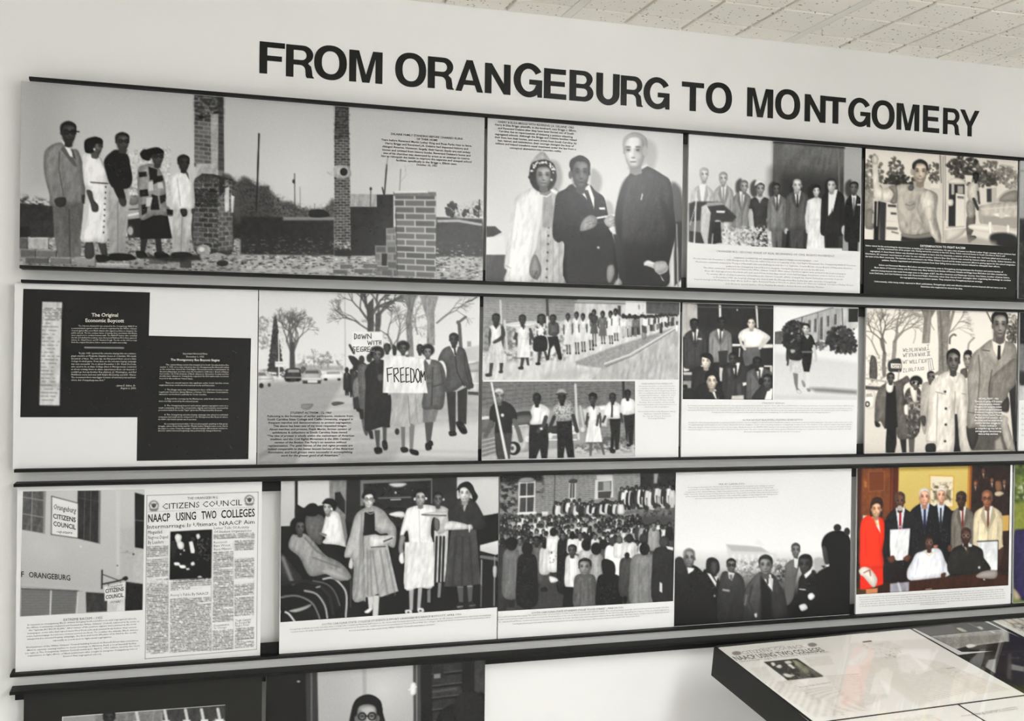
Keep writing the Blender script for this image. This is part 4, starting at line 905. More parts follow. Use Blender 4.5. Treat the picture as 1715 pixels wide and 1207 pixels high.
# road and pavement
a.p('60 620 620 600 1450 640 1450 1140 60 1150', 178, c2=165, soft=5, tex=6, ts=6); a.p('80 640 610 620 300 1140 60 1150', 150, soft=10, op=.7, tex=6); a.p('610 620 690 640 560 1140 300 1140', 190, soft=8, op=.8); a.p('1050 900 1450 880 1450 1130 900 1130', 205, soft=14, op=.8)
for y in (700, 760, 800, 850, 930, 990, 1060, 1100): a.l([(380, y + 30), (700 + y * .3, y), (1440, y + 10)], 16, 200 if y % 20 else 145, soft=6, op=.35)
a.p('75 1080 170 1020 185 1050 80 1110', 120, op=.5, soft=5); a.s('340 770 380 765 415 770 385 800 345 795', 120, op=.8); a.s('525 760 560 752 605 762 540 778', 85); a.l('80 640 300 615', 3, 205)
# far left trees, tower sign
a.foliage(110, 330, 40, 110, 110, 160, 90, 9, 3, .6); a.p('78 470 135 470 135 560 80 560', 225)
for k in range(11): a.s([(185 - 9 - k * 3.2, 235 + k * 30), (185, 215 + k * 30), (185 + 9 + k * 3.2, 235 + k * 30), (185 + 12 + k * 3.2, 265 + k * 30), (185 - 12 - k * 3.4, 265 + k * 30)], 62, tex=18, ts=2, vol=0)
a.n('135 220 240 220 240 600 135 600', 120, .6, 2.5, 2.5, op=.7); a.n('80 560 260 540 260 605 80 605', 70, .4, 4, 3, 2)
a.l('205 330 206 610', 7, 225); a.p('182 502 238 502 238 536 182 536', 232); a.l('190 515 230 515', 5, 190)
for dx, an, sd in ((0, 0, 3), (-4, -20, 5), (4, 20, 9), (0, -8, 12), (2, 12, 15)): a.tree(287 + dx, 450, an, 80, 15, 5, 92, sd, .5, .8)
a.p('273 380 300 380 305 545 270 545', 78)
a.n('320 470 600 470 600 545 320 545', 110, .45, 4, 4, 4, .8, seed=22); a.p('300 520 600 530 600 560 300 560', 130, soft=4, op=.6); a.tree(420, 540, 0, 35, 5, 4, 110, 33, .6, .6); a.tree(465, 545, 0, 35, 5, 4, 115, 36, .6, .6)
a.l('613 60 612 600', 6, 175)
# trees behind marchers
for x, y, an, ln, w, sd, t in ((765, 330, 4, 110, 34, 41, 70), (805, 330, 8, 120, 30, 46, 85), (760, 250, -35, 90, 14, 44, 75), (750, 300, -55, 90, 10, 45, 80), (820, 230, 25, 80, 12, 49, 85), (905, 420, -20, 90, 12, 52, 95), (930, 430, 10, 100, 9, 57, 110), (1180, 260, 50, 80, 12, 60, 105), (880, 440, 35, 90, 9, 63, 110), (1060, 330, -10, 90, 8, 66, 120), (700, 260, -50, 70, 7, 69, 110)):
    a.tree(x, y, an, ln, w, 4, t, sd, .55, .85)
a.p('745 150 790 100 790 330 755 330', 75, tex=14); a.p('800 200 832 190 825 340 798 340', 85, tex=14)
a.p('970 85 1060 85 1035 150 1025 240 1035 480 1000 480 985 245 1000 170', 125, tex=16, ts=2); a.p('1075 88 1190 92 1165 190 1165 400 1115 400 1120 250 1095 160', 140, tex=16, ts=2); a.l('1045 90 1000 300', 10, 100, op=.6); a.l('1120 100 1135 380', 10, 165, op=.7); a.n('970 85 1190 90 1165 400 985 400', 80, .6, 2, 5, op=.6)
a.l('1325 410 1318 270 1310 255', 22, 90); a.l('1310 260 1358 222', 16, 95); a.l('1360 130 1400 115 1430 95', 8, 70, sm=True)
a.p('1340 420 1440 400 1440 500 1330 500', 190, soft=4); a.p('1365 375 1390 375 1390 408 1365 410', 150); a.s('1365 570 1440 560 1440 690 1365 685', 190, tex=6); a.p('1365 690 1440 695 1440 715 1365 710', 70); a.l('1390 640 1440 640', 5, 235); a.s('1370 520 1400 510 1440 505 1440 560 1370 565', 165)
# cars
a.s('78 565 120 565 165 590 170 635 90 650 78 650', 205); a.p('78 570 118 572 130 590 78 592', 110); a.e(97, 652, 14, 16, 35); a.e(145, 648, 9, 12, 60); a.l('80 612 165 610', 5, 150)
a.s('245 560 265 545 330 545 340 580 340 620 245 625', 60, tex=10); a.p('262 552 328 552 330 570 258 570', 150); a.l('248 602 338 602', 6, 150); a.e(262, 618, 12, 9, 25); a.e(322, 618, 12, 9, 25)
a.s('345 575 365 552 445 552 465 575 462 630 350 632', 165); a.p('368 558 445 558 450 578 362 578', 95); a.p('345 605 462 605 462 615 345 612', 220); a.p('350 622 460 622 460 640 350 640', 60); a.p('380 618 440 618 440 635 380 635', 215); a.s('340 540 360 535 370 550 345 580', 90)
a.s('468 580 510 562 580 560 608 580 608 612 470 615', 218); a.p('500 566 575 564 580 580 495 582', 150); a.e(490, 614, 12, 8, 40); a.e(572, 614, 10, 8, 40)
# sign at the back
a.p('658 315 840 315 842 470 648 465', 236); a.l('640 400 665 450', 14, 45); a.s('630 470 665 470 700 500 740 520 700 570 660 530', 45)
# marchers behind
for x, y, t in ((620, 570, 45), (650, 580, 40), (668, 560, 60)): a.suit(x, y, 42, 110, t, 90, None, tone=60, legs=35); a.e(x, y - 15, 13, 18, 40)
a.s('670 610 720 590 740 640 735 800 700 830 668 760 655 680', 115, tex=20); a.e(712, 490, 18, 26, 55); a.s('690 530 740 520 760 560 750 930 720 940 700 800 690 650', 95, tex=12); a.p('655 730 690 720 700 800 660 800', 50); a.p('690 800 720 800 722 860 700 862', 45); a.e(760, 480, 18, 28, 50); a.e(690, 805, 14, 10, 25); a.e(925, 940, 14, 20, 40); a.p('745 930 775 935 780 985 760 985', 45)
a.face(870, 420, 44, 60, 60, 25, 0, detail=False); a.face(1072, 425, 40, 62, 60, 30, 0, hl=15); a.n('850 330 900 330 900 410 850 410', 90, .5, 3, 3, op=.8)
# man in suit
a.p('1232 690 1290 690 1285 945 1250 945', 52, tex=6); a.p('1300 690 1362 660 1352 895 1300 890', 50, tex=6); a.s('1245 940 1285 942 1288 965 1250 968', 25); a.s('1290 880 1330 885 1358 945 1325 955 1295 910', 28)
a.s('1255 405 1310 408 1350 430 1372 520 1395 640 1370 680 1340 650 1285 685 1225 690 1235 560 1215 500 1182 495 1210 430', 78, tex=8); a.p('1258 405 1308 408 1290 470', 238); a.p('1280 418 1292 418 1296 465 1286 460', 35); a.l('1290 470 1300 570 1345 660', 5, 40); a.l('1345 450 1350 560 1375 640', 5, 50); a.s('1372 640 1398 640 1398 668 1375 668', 60)
a.face(1283, 365, 58, 82, 62, 18, -.05, hl=28)
# women in front
def lady(cx, hy, tone, hairw): a.e(cx, hy - 8, hairw, hairw * .92, 26, soft=3, tex=8); a.face(cx, hy + 6, hairw * 1.28, hairw * 1.75, tone, 26, 0, hl=40, ear=False)
a.p('785 930 820 930 815 1050 798 1050', 75); a.p('835 880 862 880 858 1020 838 1020', 75); a.s('785 1040 825 1040 832 1070 800 1080 785 1065', 25); a.s('832 1000 860 1000 865 1048 840 1052', 25)
a.s('780 495 830 490 860 520 870 700 890 720 888 900 830 910 745 935 725 900 735 640 733 560', 36, tex=8); a.l('800 520 830 640', 8, 60, op=.6); a.s('808 590 830 578 842 590 840 620 815 625', 80); lady(808, 455, 95, 46)
a.p('948 900 975 900 972 1040 952 1040', 110); a.p('1000 890 1035 890 1020 1060 1000 1060', 120); a.s('945 1040 985 1040 990 1065 955 1070', 25); a.s('1000 1050 1050 1060 1052 1088 1010 1080', 22)
a.p('900 690 1070 690 1082 890 1025 900 1010 870 1005 912 880 905', 172, tex=8); a.l('995 720 1005 890', 5, 120); a.l('1040 710 1050 880', 5, 140)
lady(968, 415, 78, 40); a.s('905 400 925 410 925 460 905 460', 40)
a.p('1095 880 1150 880 1130 1010 1105 1020', 80); a.s('1098 1015 1130 1012 1135 1050 1102 1056', 25); a.s('1118 1000 1140 1000 1145 1025 1125 1030', 30)
a.p('1085 770 1190 770 1160 880 1085 885', 120, tex=8); a.s('1095 500 1150 490 1200 510 1225 570 1228 640 1210 790 1150 800 1080 790 1100 640', 92, tex=12); a.l('1150 540 1140 780', 6, 55); a.l('1200 560 1215 640 1150 660', 6, 60); lady(1120, 438, 118, 42); a.p('1105 490 1140 490 1130 525', 225); a.s('1100 615 1140 610 1148 630 1110 640', 100)
# freedom placard
a.p('850 470 930 465 1000 470 1090 482 1115 700 1010 700 840 698', 236, tex=3); a.l('850 472 935 466 1010 472 1088 484', 4, 210); a.e(995, 466, 14, 9, 95)
P.photo(a)
def strokes(pan, name, segs, view, w, ink='ink', off=.0009):
    """hand-brushed lettering: poly-lines of width w (view units) lying on the print"""
    V = []; F = []; n = 0
    for sg in segs:
        p = pts_of(sg)
        for i in range(len(p) - 1):
            d = p[i + 1] - p[i]; L = np.hypot(*d) + 1e-6; d = d / L; nn = np.array([-d[1], d[0]]) * w / 2; e = d * w * .3
            q = np.array([p[i] - e + nn, p[i + 1] + e + nn, p[i + 1] + e - nn, p[i] - e - nn])
            X, Z = pan.to_xz(q[:, 0] / view[2] + view[0], q[:, 1] / view[2] + view[1])
            V += [(x, -off - .00004 * (i % 2), z) for x, z in zip(X, Z)]; F.append((n, n + 1, n + 2, n + 3)); n += 4
    return mesh_ob(name, V, F, M[ink], pan.empty)
v = (410, 470, 3.659)
strokes(P, 'placard_lettering', ['868 545 872 628', '866 547 900 540', '870 585 895 580', '908 548 912 630', '908 548 932 544 936 570 914 588 940 628', '950 545 952 632', '948 547 970 540', '950 588 968 584', '952 632 976 626', '984 545 984 632', '984 545 1002 541', '984 588 1000 584', '984 632 1006 626', '1012 545 1014 634', '1012 545 1030 555 1036 590 1030 628 1014 634', '1048 555 1042 600 1056 634 1068 620 1068 570 1058 548 1048 555', '1076 634 1076 560 1086 600 1098 565 1102 620'], v, 7)
strokes(P, 'placard_lettering', ['670 328 670 362', '670 328 682 335 682 355 670 362', '692 340 692 358 704 358 704 334 692 340', '714 332 720 360 727 340 734 360 742 330', '750 360 750 330 772 358 772 326', '750 372 757 398 764 378 771 398 778 370', '788 372 788 396', '796 374 816 372', '806 372 806 396', '822 370 822 396', '832 370 832 396', '822 384 832 383', '672 412 662 410 660 422 672 428 670 440 658 440', '696 410 682 412 682 440 698 440', '682 426 694 425', '722 410 708 414 706 438 722 438 722 426 714 426', '730 438 730 412 742 412 742 424 732 426 744 440', '764 410 750 412 750 440 766 440', '750 426 762 425', '786 412 774 416 774 438 788 438 788 428'], v, 5.5, 'inkmid')
T = ['STUDENT ACTIVISM - Ca 1960', 'Following in the footsteps of earlier participants, students from', 'South Carolina State College and Claflin University, engaged in', 'frequent marches and demonstrations to protest segregation.', 'This above has been one of my most requested images.', 'About marches and protests, Frank Martin, former curator of', 'exhibitions & collections at South Carolina State stated:', '"The idea of protest is wholly within the mainstream of American', 'tradition, and the Civil Rights Movement is the 20th Century', 'version of the Boston Tea Party\'s no taxation without', 'representation. The quiet heroes of the civil rights protests are', 'indeed comparable to the better known heroes of the American', 'Revolution, and both groups were successful in accomplishing', 'work for the greater good of all Americans."']
X = [(545, 1238), (165, 1605), (165, 1605), (182, 1580), (262, 1500), (195, 1570), (245, 1510), (150, 1620), (205, 1555), (275, 1488), (168, 1590), (165, 1605), (172, 1585), (382, 1370)]
Ls = [(t, x0, 162 + k * 56.2, x1, 162 + k * 56.2, 33) for k, (t, (x0, x1)) in enumerate(zip(T, X))]
P.text('caption', 'ink', Ls[1:7], (430, 680, 10.09), 1); P.text('caption', 'ink', Ls[:1] + Ls[7:], (430, 680, 10.09), 1, .2)

# --- two photographs of the freedom march
c = [(810.7, 496), (1140.5, 506.5), (1135.4, 770.3), (807, 775.6)]
P = Panel('photo_exhibit', c, (.6915, 1.1945, *Z2), 'white panel with two street photographs of marchers beside a brick wall', group=MR)
v = (790, 480, 3.772)
a = Pic(VQ(v, '78 60 1318 95 1306 598 66 598'), 200, 1.15).view(*v)
a.bricks('70 60 670 75 660 260 70 240', 17, 7, 128, 165, 16, mort=.2, seed=2); a.p('70 60 660 76 660 110 70 95', 120, soft=8, op=.5); a.p('655 95 980 105 975 190 650 180', 200, tex=8); a.l('655 98 980 106', 8, 110); a.l('655 88 970 92', 6, 170)
for x in range(670, 960, 26): a.l([(x, 110), (x, 180)], 2, 175)
a.p('975 85 1105 90 1105 180 975 180', 226); a.p('925 118 945 118 945 190 925 190', 70); a.n('1045 90 1105 90 1105 180 1045 180', 110, .5, 3, 4, op=.8); a.p('1105 92 1318 98 1315 180 1105 170', 76, tex=10, c2=95)
a.p('65 240 1000 200 1318 190 1306 600 65 600', 205, soft=6); a.p('65 380 650 380 1310 240 1306 600 65 600', 208, tex=6, ts=6)
a.n('70 230 600 230 600 470 70 480', 90, .45, 5, 4, 3, .75, seed=4); a.p('70 235 250 225 255 400 70 420', 110, soft=6, op=.6, tex=20); a.l('210 240 310 225 420 222', 10, 225); a.s('200 240 300 230 430 220 430 240 300 262', 215)
a.p('840 500 1290 255 1306 300 1306 598 760 598', 178, tex=8, ts=8); a.p('655 480 880 390 1250 270 1290 262 1010 440 850 522 790 520 660 500', 150, tex=22, ts=3, soft=3); a.l('840 495 1000 435 1290 262', 10, 212); a.l('850 512 1010 448 1290 272', 4, 95)
a.p('450 560 640 520 760 545 640 598 430 598', 165, op=.6, soft=8, tex=10)
a.l('182 85 188 230', 13, 200); a.l('208 215 225 420', 14, 205); a.l('478 80 482 200', 15, 55); a.l('480 190 478 440', 11, 225)
a.l('1200 175 1198 290', 18, 60); a.s('1075 285 1100 278 1105 330 1080 335', 130); a.s('1292 240 1308 230 1306 285 1290 280', 230)
# distant line of marchers
rn = random.Random(12)
for k in range(34):
    t = k / 33; x = 960 + 340 * t; y = 190 - 15 * t + rn.uniform(-6, 6); h = 120 - 70 * t
    cl = rn.choice([235, 225, 60, 190, 240, 90]); a.p([(x - 11 + 5 * t, y + 18), (x + 11 - 5 * t, y + 18), (x + 9, y + 18 + h * .5), (x - 9, y + 18 + h * .5)], cl); a.p([(x - 8, y + 18 + h * .5), (x + 8, y + 18 + h * .5), (x + 5, y + 18 + h), (x - 6, y + 18 + h)], rn.choice([55, 80, 120, 200])); a.e(x, y + 5, 9 - 3 * t, 13 - 4 * t, 50)
for x, y, w, h, t, sk, lg in ((610, 205, 52, 165, 215, None, 60), (665, 195, 50, 160, 230, None, 75), (705, 205, 50, 145, 225, None, 65), (755, 205, 52, 135, 228, None, 65), (775, 180, 46, 120, 70, 85, 80), (830, 190, 50, 125, 110, None, 50), (880, 190, 46, 120, 230, None, 55), (912, 175, 50, 120, 235, None, 50)):
    a.dress(x, y, w, h, t, .7, 1.1, sk, .3, 80, legs=lg, step=.15); a.e(x, y - 18, 15, 22, 40); a.face(x - 2, y - 14, 22, 34, 75, 30, -.3, detail=False)
for x, y, w, h, t in ((960, 200, 42, 60, 225), (1000, 200, 36, 55, 190), (1035, 205, 36, 55, 110)): a.suit(x, y, w, h, t, t, None, legs=60, tone=60); a.e(x, y - 14, 12, 17, 45)
# the four nearest walkers
a.p('115 480 140 480 128 560 108 565', 62); a.p('175 460 205 460 195 540 178 545', 60); a.s('85 560 120 555 128 572 95 578', 50); a.s('172 540 195 535 196 552 175 555', 50)
a.dress(155, 238, 80, 250, 226, .78, 1.75, 205, .18, 70, neck=.28); a.n('85 340 215 340 220 480 75 480', 150, .55, 3, 4, op=.5); a.s('185 250 205 260 210 320 150 362 135 350 185 310', 66); a.s('115 260 125 300 118 340 108 330', 60); a.face(155, 205, 52, 74, 48, 22, -.3, hl=15)
a.p('312 450 338 450 322 520 305 520', 62); a.p('340 450 360 455 365 505 350 505', 60); a.s('295 515 325 512 325 530 298 530', 40); a.dress(328, 248, 82, 205, 228, .85, 1.0, None, .3, 68, neck=.16); a.s('285 290 272 300 265 335 280 330', 60); a.l('370 270 385 320 405 360', 17, 64); a.face(322, 210, 46, 68, 55, 22, -.3, hl=18)
a.p('420 415 445 415 430 490 415 490', 60); a.p('455 410 472 415 485 470 470 475', 60); a.s('405 488 432 486 432 502 408 502', 30); a.s('410 245 470 240 478 320 405 325', 225); a.n('405 240 478 240 478 325 405 325', 40, .5, 3, 3, 1, .95); a.s('402 320 470 320 478 400 440 415 390 405', 26); a.face(442, 205, 46, 60, 70, 16, -.2, hl=22, longhair=True)
a.p('480 320 545 315 560 380 570 450 548 460 520 370 500 400 490 470 475 470 490 380', 35, tex=6); a.s('490 225 545 230 555 285 540 305 490 310 485 270', 82, tex=8); a.s('520 290 545 300 530 318 505 310', 70); a.face(515, 205, 42, 58, 62, 16, -.5, hl=20); a.s('548 445 570 445 568 468 552 468', 25)
P.photo(a)
a = Pic(VQ(v, '66 610 1032 608 1030 1094 62 1112'), 110, 1.15).view(*v)
a.bricks('62 608 1036 606 1036 780 62 820', 20, 8, 98, 128, 15, mort=.2, seed=6); a.p('62 780 1036 760 1036 1112 62 1112', 125, soft=5, tex=14); a.p('240 1060 1036 1000 1036 1112 62 1112', 190, soft=8, tex=8); a.n('640 960 1036 940 1036 1060 640 1070', 80, .4, 4, 3, 3, .8)
a.p('280 800 700 780 720 1010 240 1070', 150, soft=6)
a.s('270 815 380 805 400 880 280 895', 60); a.s('285 835 375 828 385 878 285 885', 95); a.s('62 850 120 830 140 900 62 935', 100); a.p('62 835 110 830 110 850 62 855', 215)
a.s('240 905 340 890 500 880 700 880 710 940 520 960 380 985 350 1060 240 1040', 165, tex=6); a.l('240 900 350 890', 6, 230); a.l('390 960 660 940', 14, 225); a.l('390 985 660 985', 8, 230); a.s('500 900 640 890 640 930 510 945', 50); a.e(265, 1040, 42, 44, 28); a.e(258, 1040, 24, 30, 190); a.e(256, 1040, 10, 13, 70); a.e(352, 980, 17, 20, 220); a.e(495, 960, 14, 18, 220); a.e(635, 912, 14, 20, 225); a.e(700, 920, 13, 16, 210)
a.p('700 790 840 765 860 800 850 900 720 880', 200, soft=3); a.s('800 770 870 765 880 790 810 800', 215)
for k in range(6): a.l([(700, 860 + k * 22), (1036, 850 + k * 20)], 3, 160, op=.6)
for k in range(5): a.l([(62, 990 + k * 28), (150, 970 + k * 26)], 5, 205, op=.9)
a.p('62 1095 150 1085 150 1112 62 1112', 190, tex=20)
a.l('655 630 662 820 675 980', 14, 200); a.l('685 770 705 900', 12, 190); a.l('958 612 960 720', 16, 50)
# man with pole
a.s('118 780 150 745 200 735 250 760 278 800 285 850 255 880 255 950 230 1020 235 1112 165 1112 145 940 148 870 120 880 112 830', 36, tex=6); a.p('145 940 255 940 240 1112 165 1112', 66, tex=8); a.l('122 870 105 930 85 960', 26, 92); a.l('268 860 295 930 310 990', 28, 96); a.e(194, 826, 10, 11, 225); a.face(175, 705, 58, 92, 130, 60, .1, hl=30); a.s('148 680 150 660 175 652 198 665 200 688 175 675', 205); a.p('118 612 130 612 230 1112 212 1112', 226)
# others
a.p('365 890 480 880 485 1000 475 1108 440 1108 430 1040 405 1108 360 1108 360 980', 30, tex=5); a.s('395 755 440 755 490 790 485 840 465 880 370 885 380 840 372 800', 226, tex=5); a.l('468 840 455 890 420 930', 26, 66); a.p('430 908 446 905 448 920 432 922', 225); a.face(412, 725, 50, 80, 42, 18, -.2, hl=15)
a.p('535 862 632 858 635 960 648 1100 605 1100 588 1020 578 1105 540 1105 540 980', 28, tex=5); a.s('555 735 600 728 640 760 652 840 620 862 540 866 515 850 510 790', 165, tex=5); a.n('515 735 650 735 650 865 515 865', 90, .52, 1.6, 1.6, op=.8, oct=1); a.l('520 840 500 890 485 930', 24, 55); a.l('640 830 655 890 665 930', 24, 55); a.face(570, 712, 50, 84, 45, 20, -.1, hl=14); a.s('535 685 550 660 580 655 600 675 602 690 570 682', 150); a.l('535 690 605 690', 8, 60)
a.p('740 1000 765 1000 755 1090 742 1090', 95); a.p('800 990 825 990 840 1080 828 1085', 90); a.dress(770, 765, 80, 235, 228, .8, 1.35, None, .26, 70, neck=.16); a.face(764, 722, 48, 76, 70, 16, -.2, hl=22); a.s('740 705 750 685 785 688 792 720 770 705', 15); a.l('735 840 722 880', 16, 66); a.l('800 830 790 890', 16, 66)
a.p('868 845 940 840 935 950 925 1050 905 1050 900 960 890 1065 872 1060 880 950', 30, tex=5); a.s('865 745 910 740 945 775 945 830 935 848 868 850 838 840 840 790', 228, tex=4); a.p('882 748 892 748 890 840 878 842', 30); a.face(890, 718, 42, 66, 55, 22, -.1, hl=18, bald=.4); a.l('842 835 828 870', 16, 62); a.l('942 820 950 870', 16, 62)
a.p('958 820 1028 815 1025 900 1015 1020 995 1020 985 930 978 1012', 30, tex=5); a.s('950 725 1000 718 1036 745 1036 800 1020 820 958 825 942 790', 226, tex=4); a.face(985, 695, 38, 64, 48, 20, 0, hl=14); a.s('870 1040 905 1050 900 1072 875 1068', 30); a.s('978 1012 1005 1015 1000 1030 980 1028', 30)
P.photo(a)
T = ['MARCHING FOR FREEDOM', 'Frequent marches occurred about the', 'inequalities of the segregationist system', 'which refused to let Orangeburg shop a', 'office to celebrate jobs and dignitaries in the', 'Orangeburg Movement. - August 21, 1963', 'Above Left to right: Ruby Booth, Clara', 'Thompson, Loretta Thomas, Gerald', 'Rackley, there is Jenkins and presently', 'Even many integrals were had pictured on in a', 'search to provide desegregation.', '', 'Below: James Sulton, John Brunson, Nancy', 'Matthews, Charles E. Robinson', 'Dr. George Thomas, Reverend', 'Fleming McNair']
X = [(220, 995), (160, 1050), (165, 1050), (120, 1090), (130, 1080), (140, 1055), (185, 1025), (215, 1015), (165, 1050), (115, 1095), (285, 905), (0, 0), (130, 1070), (270, 925), (250, 945), (380, 815)]
P.text('caption', 'inkgrey', [(t, x0, 178 + k * 59.5, x1, 178 + k * 59.5 - 4, 30 if k else 36) for k, (t, (x0, x1)) in enumerate(zip(T, X)) if t], (1060, 635, 15.09))

# --- strategy session, and two figures walking
c = [(1143, 507), (1436, 513), (1436, 761), (1141, 768)]
P = Panel('photo_exhibit', c, (1.2015, 1.705, *Z2), 'white panel pairing a seated meeting photograph with two people walking on pale pavement', group=MR)
v = (1130, 490, 4.024)
a = Pic(VQ(v, '54 70 660 82 660 725 54 725'), 35, 1.15).view(*v)
W_ = lambda k: (k, k * .985, k * .96)
a.p('50 60 660 75 660 730 50 730', 38, tex=5); a.p('50 70 148 76 152 260 135 300 50 300', W_(178), tex=6); a.l('75 80 78 250', 8, W_(150), op=.6); a.l('115 80 118 240', 8, W_(195), op=.6); a.p('292 80 308 82 310 165 295 165', W_(225)); a.p('538 85 552 86 560 235 550 235', W_(225)); a.l('150 95 660 100', 5, 110); a.e(417, 114, 5, 5, 235); a.p('148 240 420 250 420 300 148 300', 60, soft=14, op=.6); a.p('385 345 440 345 440 360 385 362', W_(235)); a.p('590 345 660 345 660 368 590 372', W_(228)); a.l('435 375 432 430', 7, W_(225)); a.p('300 505 330 512 330 600 300 600', W_(205)); a.p('600 490 655 490 655 500 600 500', W_(225)); a.p('640 500 658 500 655 550 640 540', W_(190))
a.p('55 455 95 450 105 480 95 530 60 535', W_(226)); a.p('56 540 125 540 128 560 58 562', W_(190)); a.p('56 560 120 560 115 600 56 605', 60, tex=20); a.p('56 600 140 600 110 650 56 660', W_(150), tex=10); a.e(70, 640, 16, 16, 30)
a.suit(135, 255, 150, 260, 62, W_(238), 40, tone=50); a.p('152 308 178 308 178 318 152 316', 230); a.face(128, 215, 58, 80, 48, 18, 0, hl=16)
a.suit(305, 250, 150, 220, 128, W_(240), 60, tone=55, lap=True); a.p('290 395 355 390 350 480 300 500', 50); a.face(312, 205, 54, 82, 52, 18, 0, hl=16)
a.p('460 365 570 365 575 450 500 490 470 500 455 420', 95, tex=6); a.s('490 235 540 235 610 270 640 300 600 330 580 360 490 368 465 365 460 330 440 320 425 300 440 260', W_(246), tex=3); a.l('630 305 600 340 570 372', 20, W_(200)); a.l('438 310 445 345 470 380', 18, W_(205)); a.face(513, 205, 54, 84, (215, 205, 195), 28, -.2, hl=25)
a.suit(200, 500, 170, 230, 42, W_(225), 20, tone=120); a.s('135 520 200 505 250 520 300 600 310 720 120 720', 40, tex=5); a.face(210, 465, 70, 98, (222, 212, 200), 24, -.35, hl=22); a.s('170 430 200 408 240 415 258 450 250 500 235 455 200 440', 22)
a.suit(410, 480, 180, 250, 52, W_(240), 30, tone=60); a.face(392, 450, 60, 92, 60, 22, -.3, hl=30); a.s('352 520 375 510 380 560 365 575', 75); a.s('415 640 445 610 455 690 430 700', 72); a.p('455 610 485 605 488 622 460 632', W_(230)); a.p('385 700 465 695 465 725 380 725', W_(200), tex=20)
a.suit(570, 510, 170, 220, 90, W_(238), 70, tone=60); a.face(552, 475, 58, 84, 48, 20, 0, hl=18)
a.s('570 640 630 600 660 610 660 725 520 725', 50, tex=6); a.p('625 660 660 645 655 725 605 725', W_(240)); a.face(625, 600, 66, 100, 80, 22, -.4, hl=40); a.e(580, 600, 16, 24, 20)
a.s('150 640 210 610 290 630 330 725 140 725', 32, tex=5); a.s('58 660 120 655 140 725 58 725', 36); a.p('245 660 275 655 300 722 275 722', W_(235)); a.p('268 668 285 668 298 720 282 720', 35); a.face(250, 600, 76, 116, (200, 188, 172), 20, 0, hl=40); a.s('205 565 230 525 275 530 300 570 305 640 285 600 260 560 220 575 210 620', 20)
P.photo(a)
a = Pic(VQ(v, '672 82 1232 95 1230 723 668 725'), 225, 1.15).view(*v)
a.p('668 80 1240 92 1240 300 668 300', 238); a.p('668 340 1240 400 1240 725 668 725', 200, c2=215, tex=4, soft=6); a.p('668 330 760 345 1240 410 1240 470 668 400', 228, soft=8)
a.p('790 180 850 155 1045 95 1130 98 1130 310 950 320 800 300', 168, tex=6); a.p('1118 95 1232 95 1230 220 1130 320 1118 300', 190, tex=5); a.p('1165 98 1232 98 1230 188 1165 190', 40); a.l('790 178 1060 92', 9, 130); a.l('1122 98 1128 230', 6, 60)
for x, y, h in ((905, 180, 80), (945, 170, 90), (985, 160, 150), (1030, 150, 70), (1080, 138, 70), (865, 195, 40)): a.p([(x - 11, y), (x + 9, y - 3), (x + 9, y + h), (x - 11, y + h)], 95, tex=22, ts=2); a.l([(x + 10, y), (x + 10, y + h)], 3, 225)
a.l('855 160 850 190', 6, 60); a.l('958 125 965 310', 4, 90); a.e(1203, 238, 5, 6, 50); a.e(1203, 268, 5, 6, 50); a.p('668 260 740 250 740 345 668 345', 95, tex=15)
a.foliage(800, 265, 75, 80, 25, 70, 160, 13, 3); a.foliage(760, 320, 40, 45, 25, 55, 60, 12, 5); a.foliage(1110, 310, 95, 92, 28, 85, 230, 14, 6); a.foliage(1170, 350, 55, 55, 30, 75, 80, 13, 8); a.foliage(975, 350, 40, 30, 70, 120, 40, 11, 9)
a.p('900 640 1000 640 1230 655 1230 685 950 668', 120, soft=6, op=.9); a.p('668 690 1232 700 1232 725 668 725', 190, soft=8, op=.6)
a.p('795 540 830 540 828 640 845 660 825 675 805 610', 120); a.p('862 530 885 530 875 600 862 630', 200); a.p('885 525 905 525 905 640 892 650', 215); a.s('825 655 852 665 850 680 828 678', 200); a.s('890 645 912 650 912 666 895 665', 130); a.s('852 590 872 600 880 632 865 632', 140)
a.p('770 445 852 450 856 530 830 545 775 535', 190, tex=26, ts=2); a.s('760 335 800 305 840 315 858 380 850 450 780 450 765 430 750 460 748 400', 44, tex=16); a.l('765 430 758 485', 14, 60); a.l('780 330 800 312', 10, 120); a.face(830, 295, 40, 56, 75, 18, .3, hl=20); a.s('778 380 808 382 805 400 782 405', 160)
a.p('860 400 925 398 918 470 905 532 868 530 855 470', 26, tex=5); a.s('860 285 890 275 920 285 945 350 920 370 925 402 858 405 845 330', 30, tex=6); a.l('935 355 948 420 950 455', 18, 190); a.p('870 280 905 280 890 310', 205); a.l('858 396 925 396', 10, 120); a.face(880, 238, 50, 70, (200, 198, 192), 30, -.1, hl=30, smile=True); a.s('855 215 870 200 900 208 905 228 880 215', 24)
P.photo(a)
P.text('caption', 'inkgrey', G((('STRATEGY SESSION', 778, 70, 990, 70, 16), ('A strategy session in the home of James E. Sulton Sr. through the leadership demonstrations against. Left to right: Reverend McCollom, I. DeQuincey Newman, Reverend J. Herbert Nelson, NAACP and', 68, 96, 1655, 88, 11), ('Attorney, Dr. Gloria Rackley Blackwell (center) and Zelma McCall (extreme bottom). The meeting responsible for the development of United Front who was instrumental in boycotting, movements, protests,', 75, 118, 1645, 112, 11),
    ('marches and activities that led to the eventual of the segregationist social system. Benefits and its objectives in the photograph placed themselves in the heart of many activists of the integration of', 70, 140, 1645, 132, 11), ('Sunday was the solution, as a separate in the public school system in Orangeburg, SC a small event of the membership in the Orangeburg district.', 298, 160, 1440, 154, 11))), (1140, 665, 5.717))
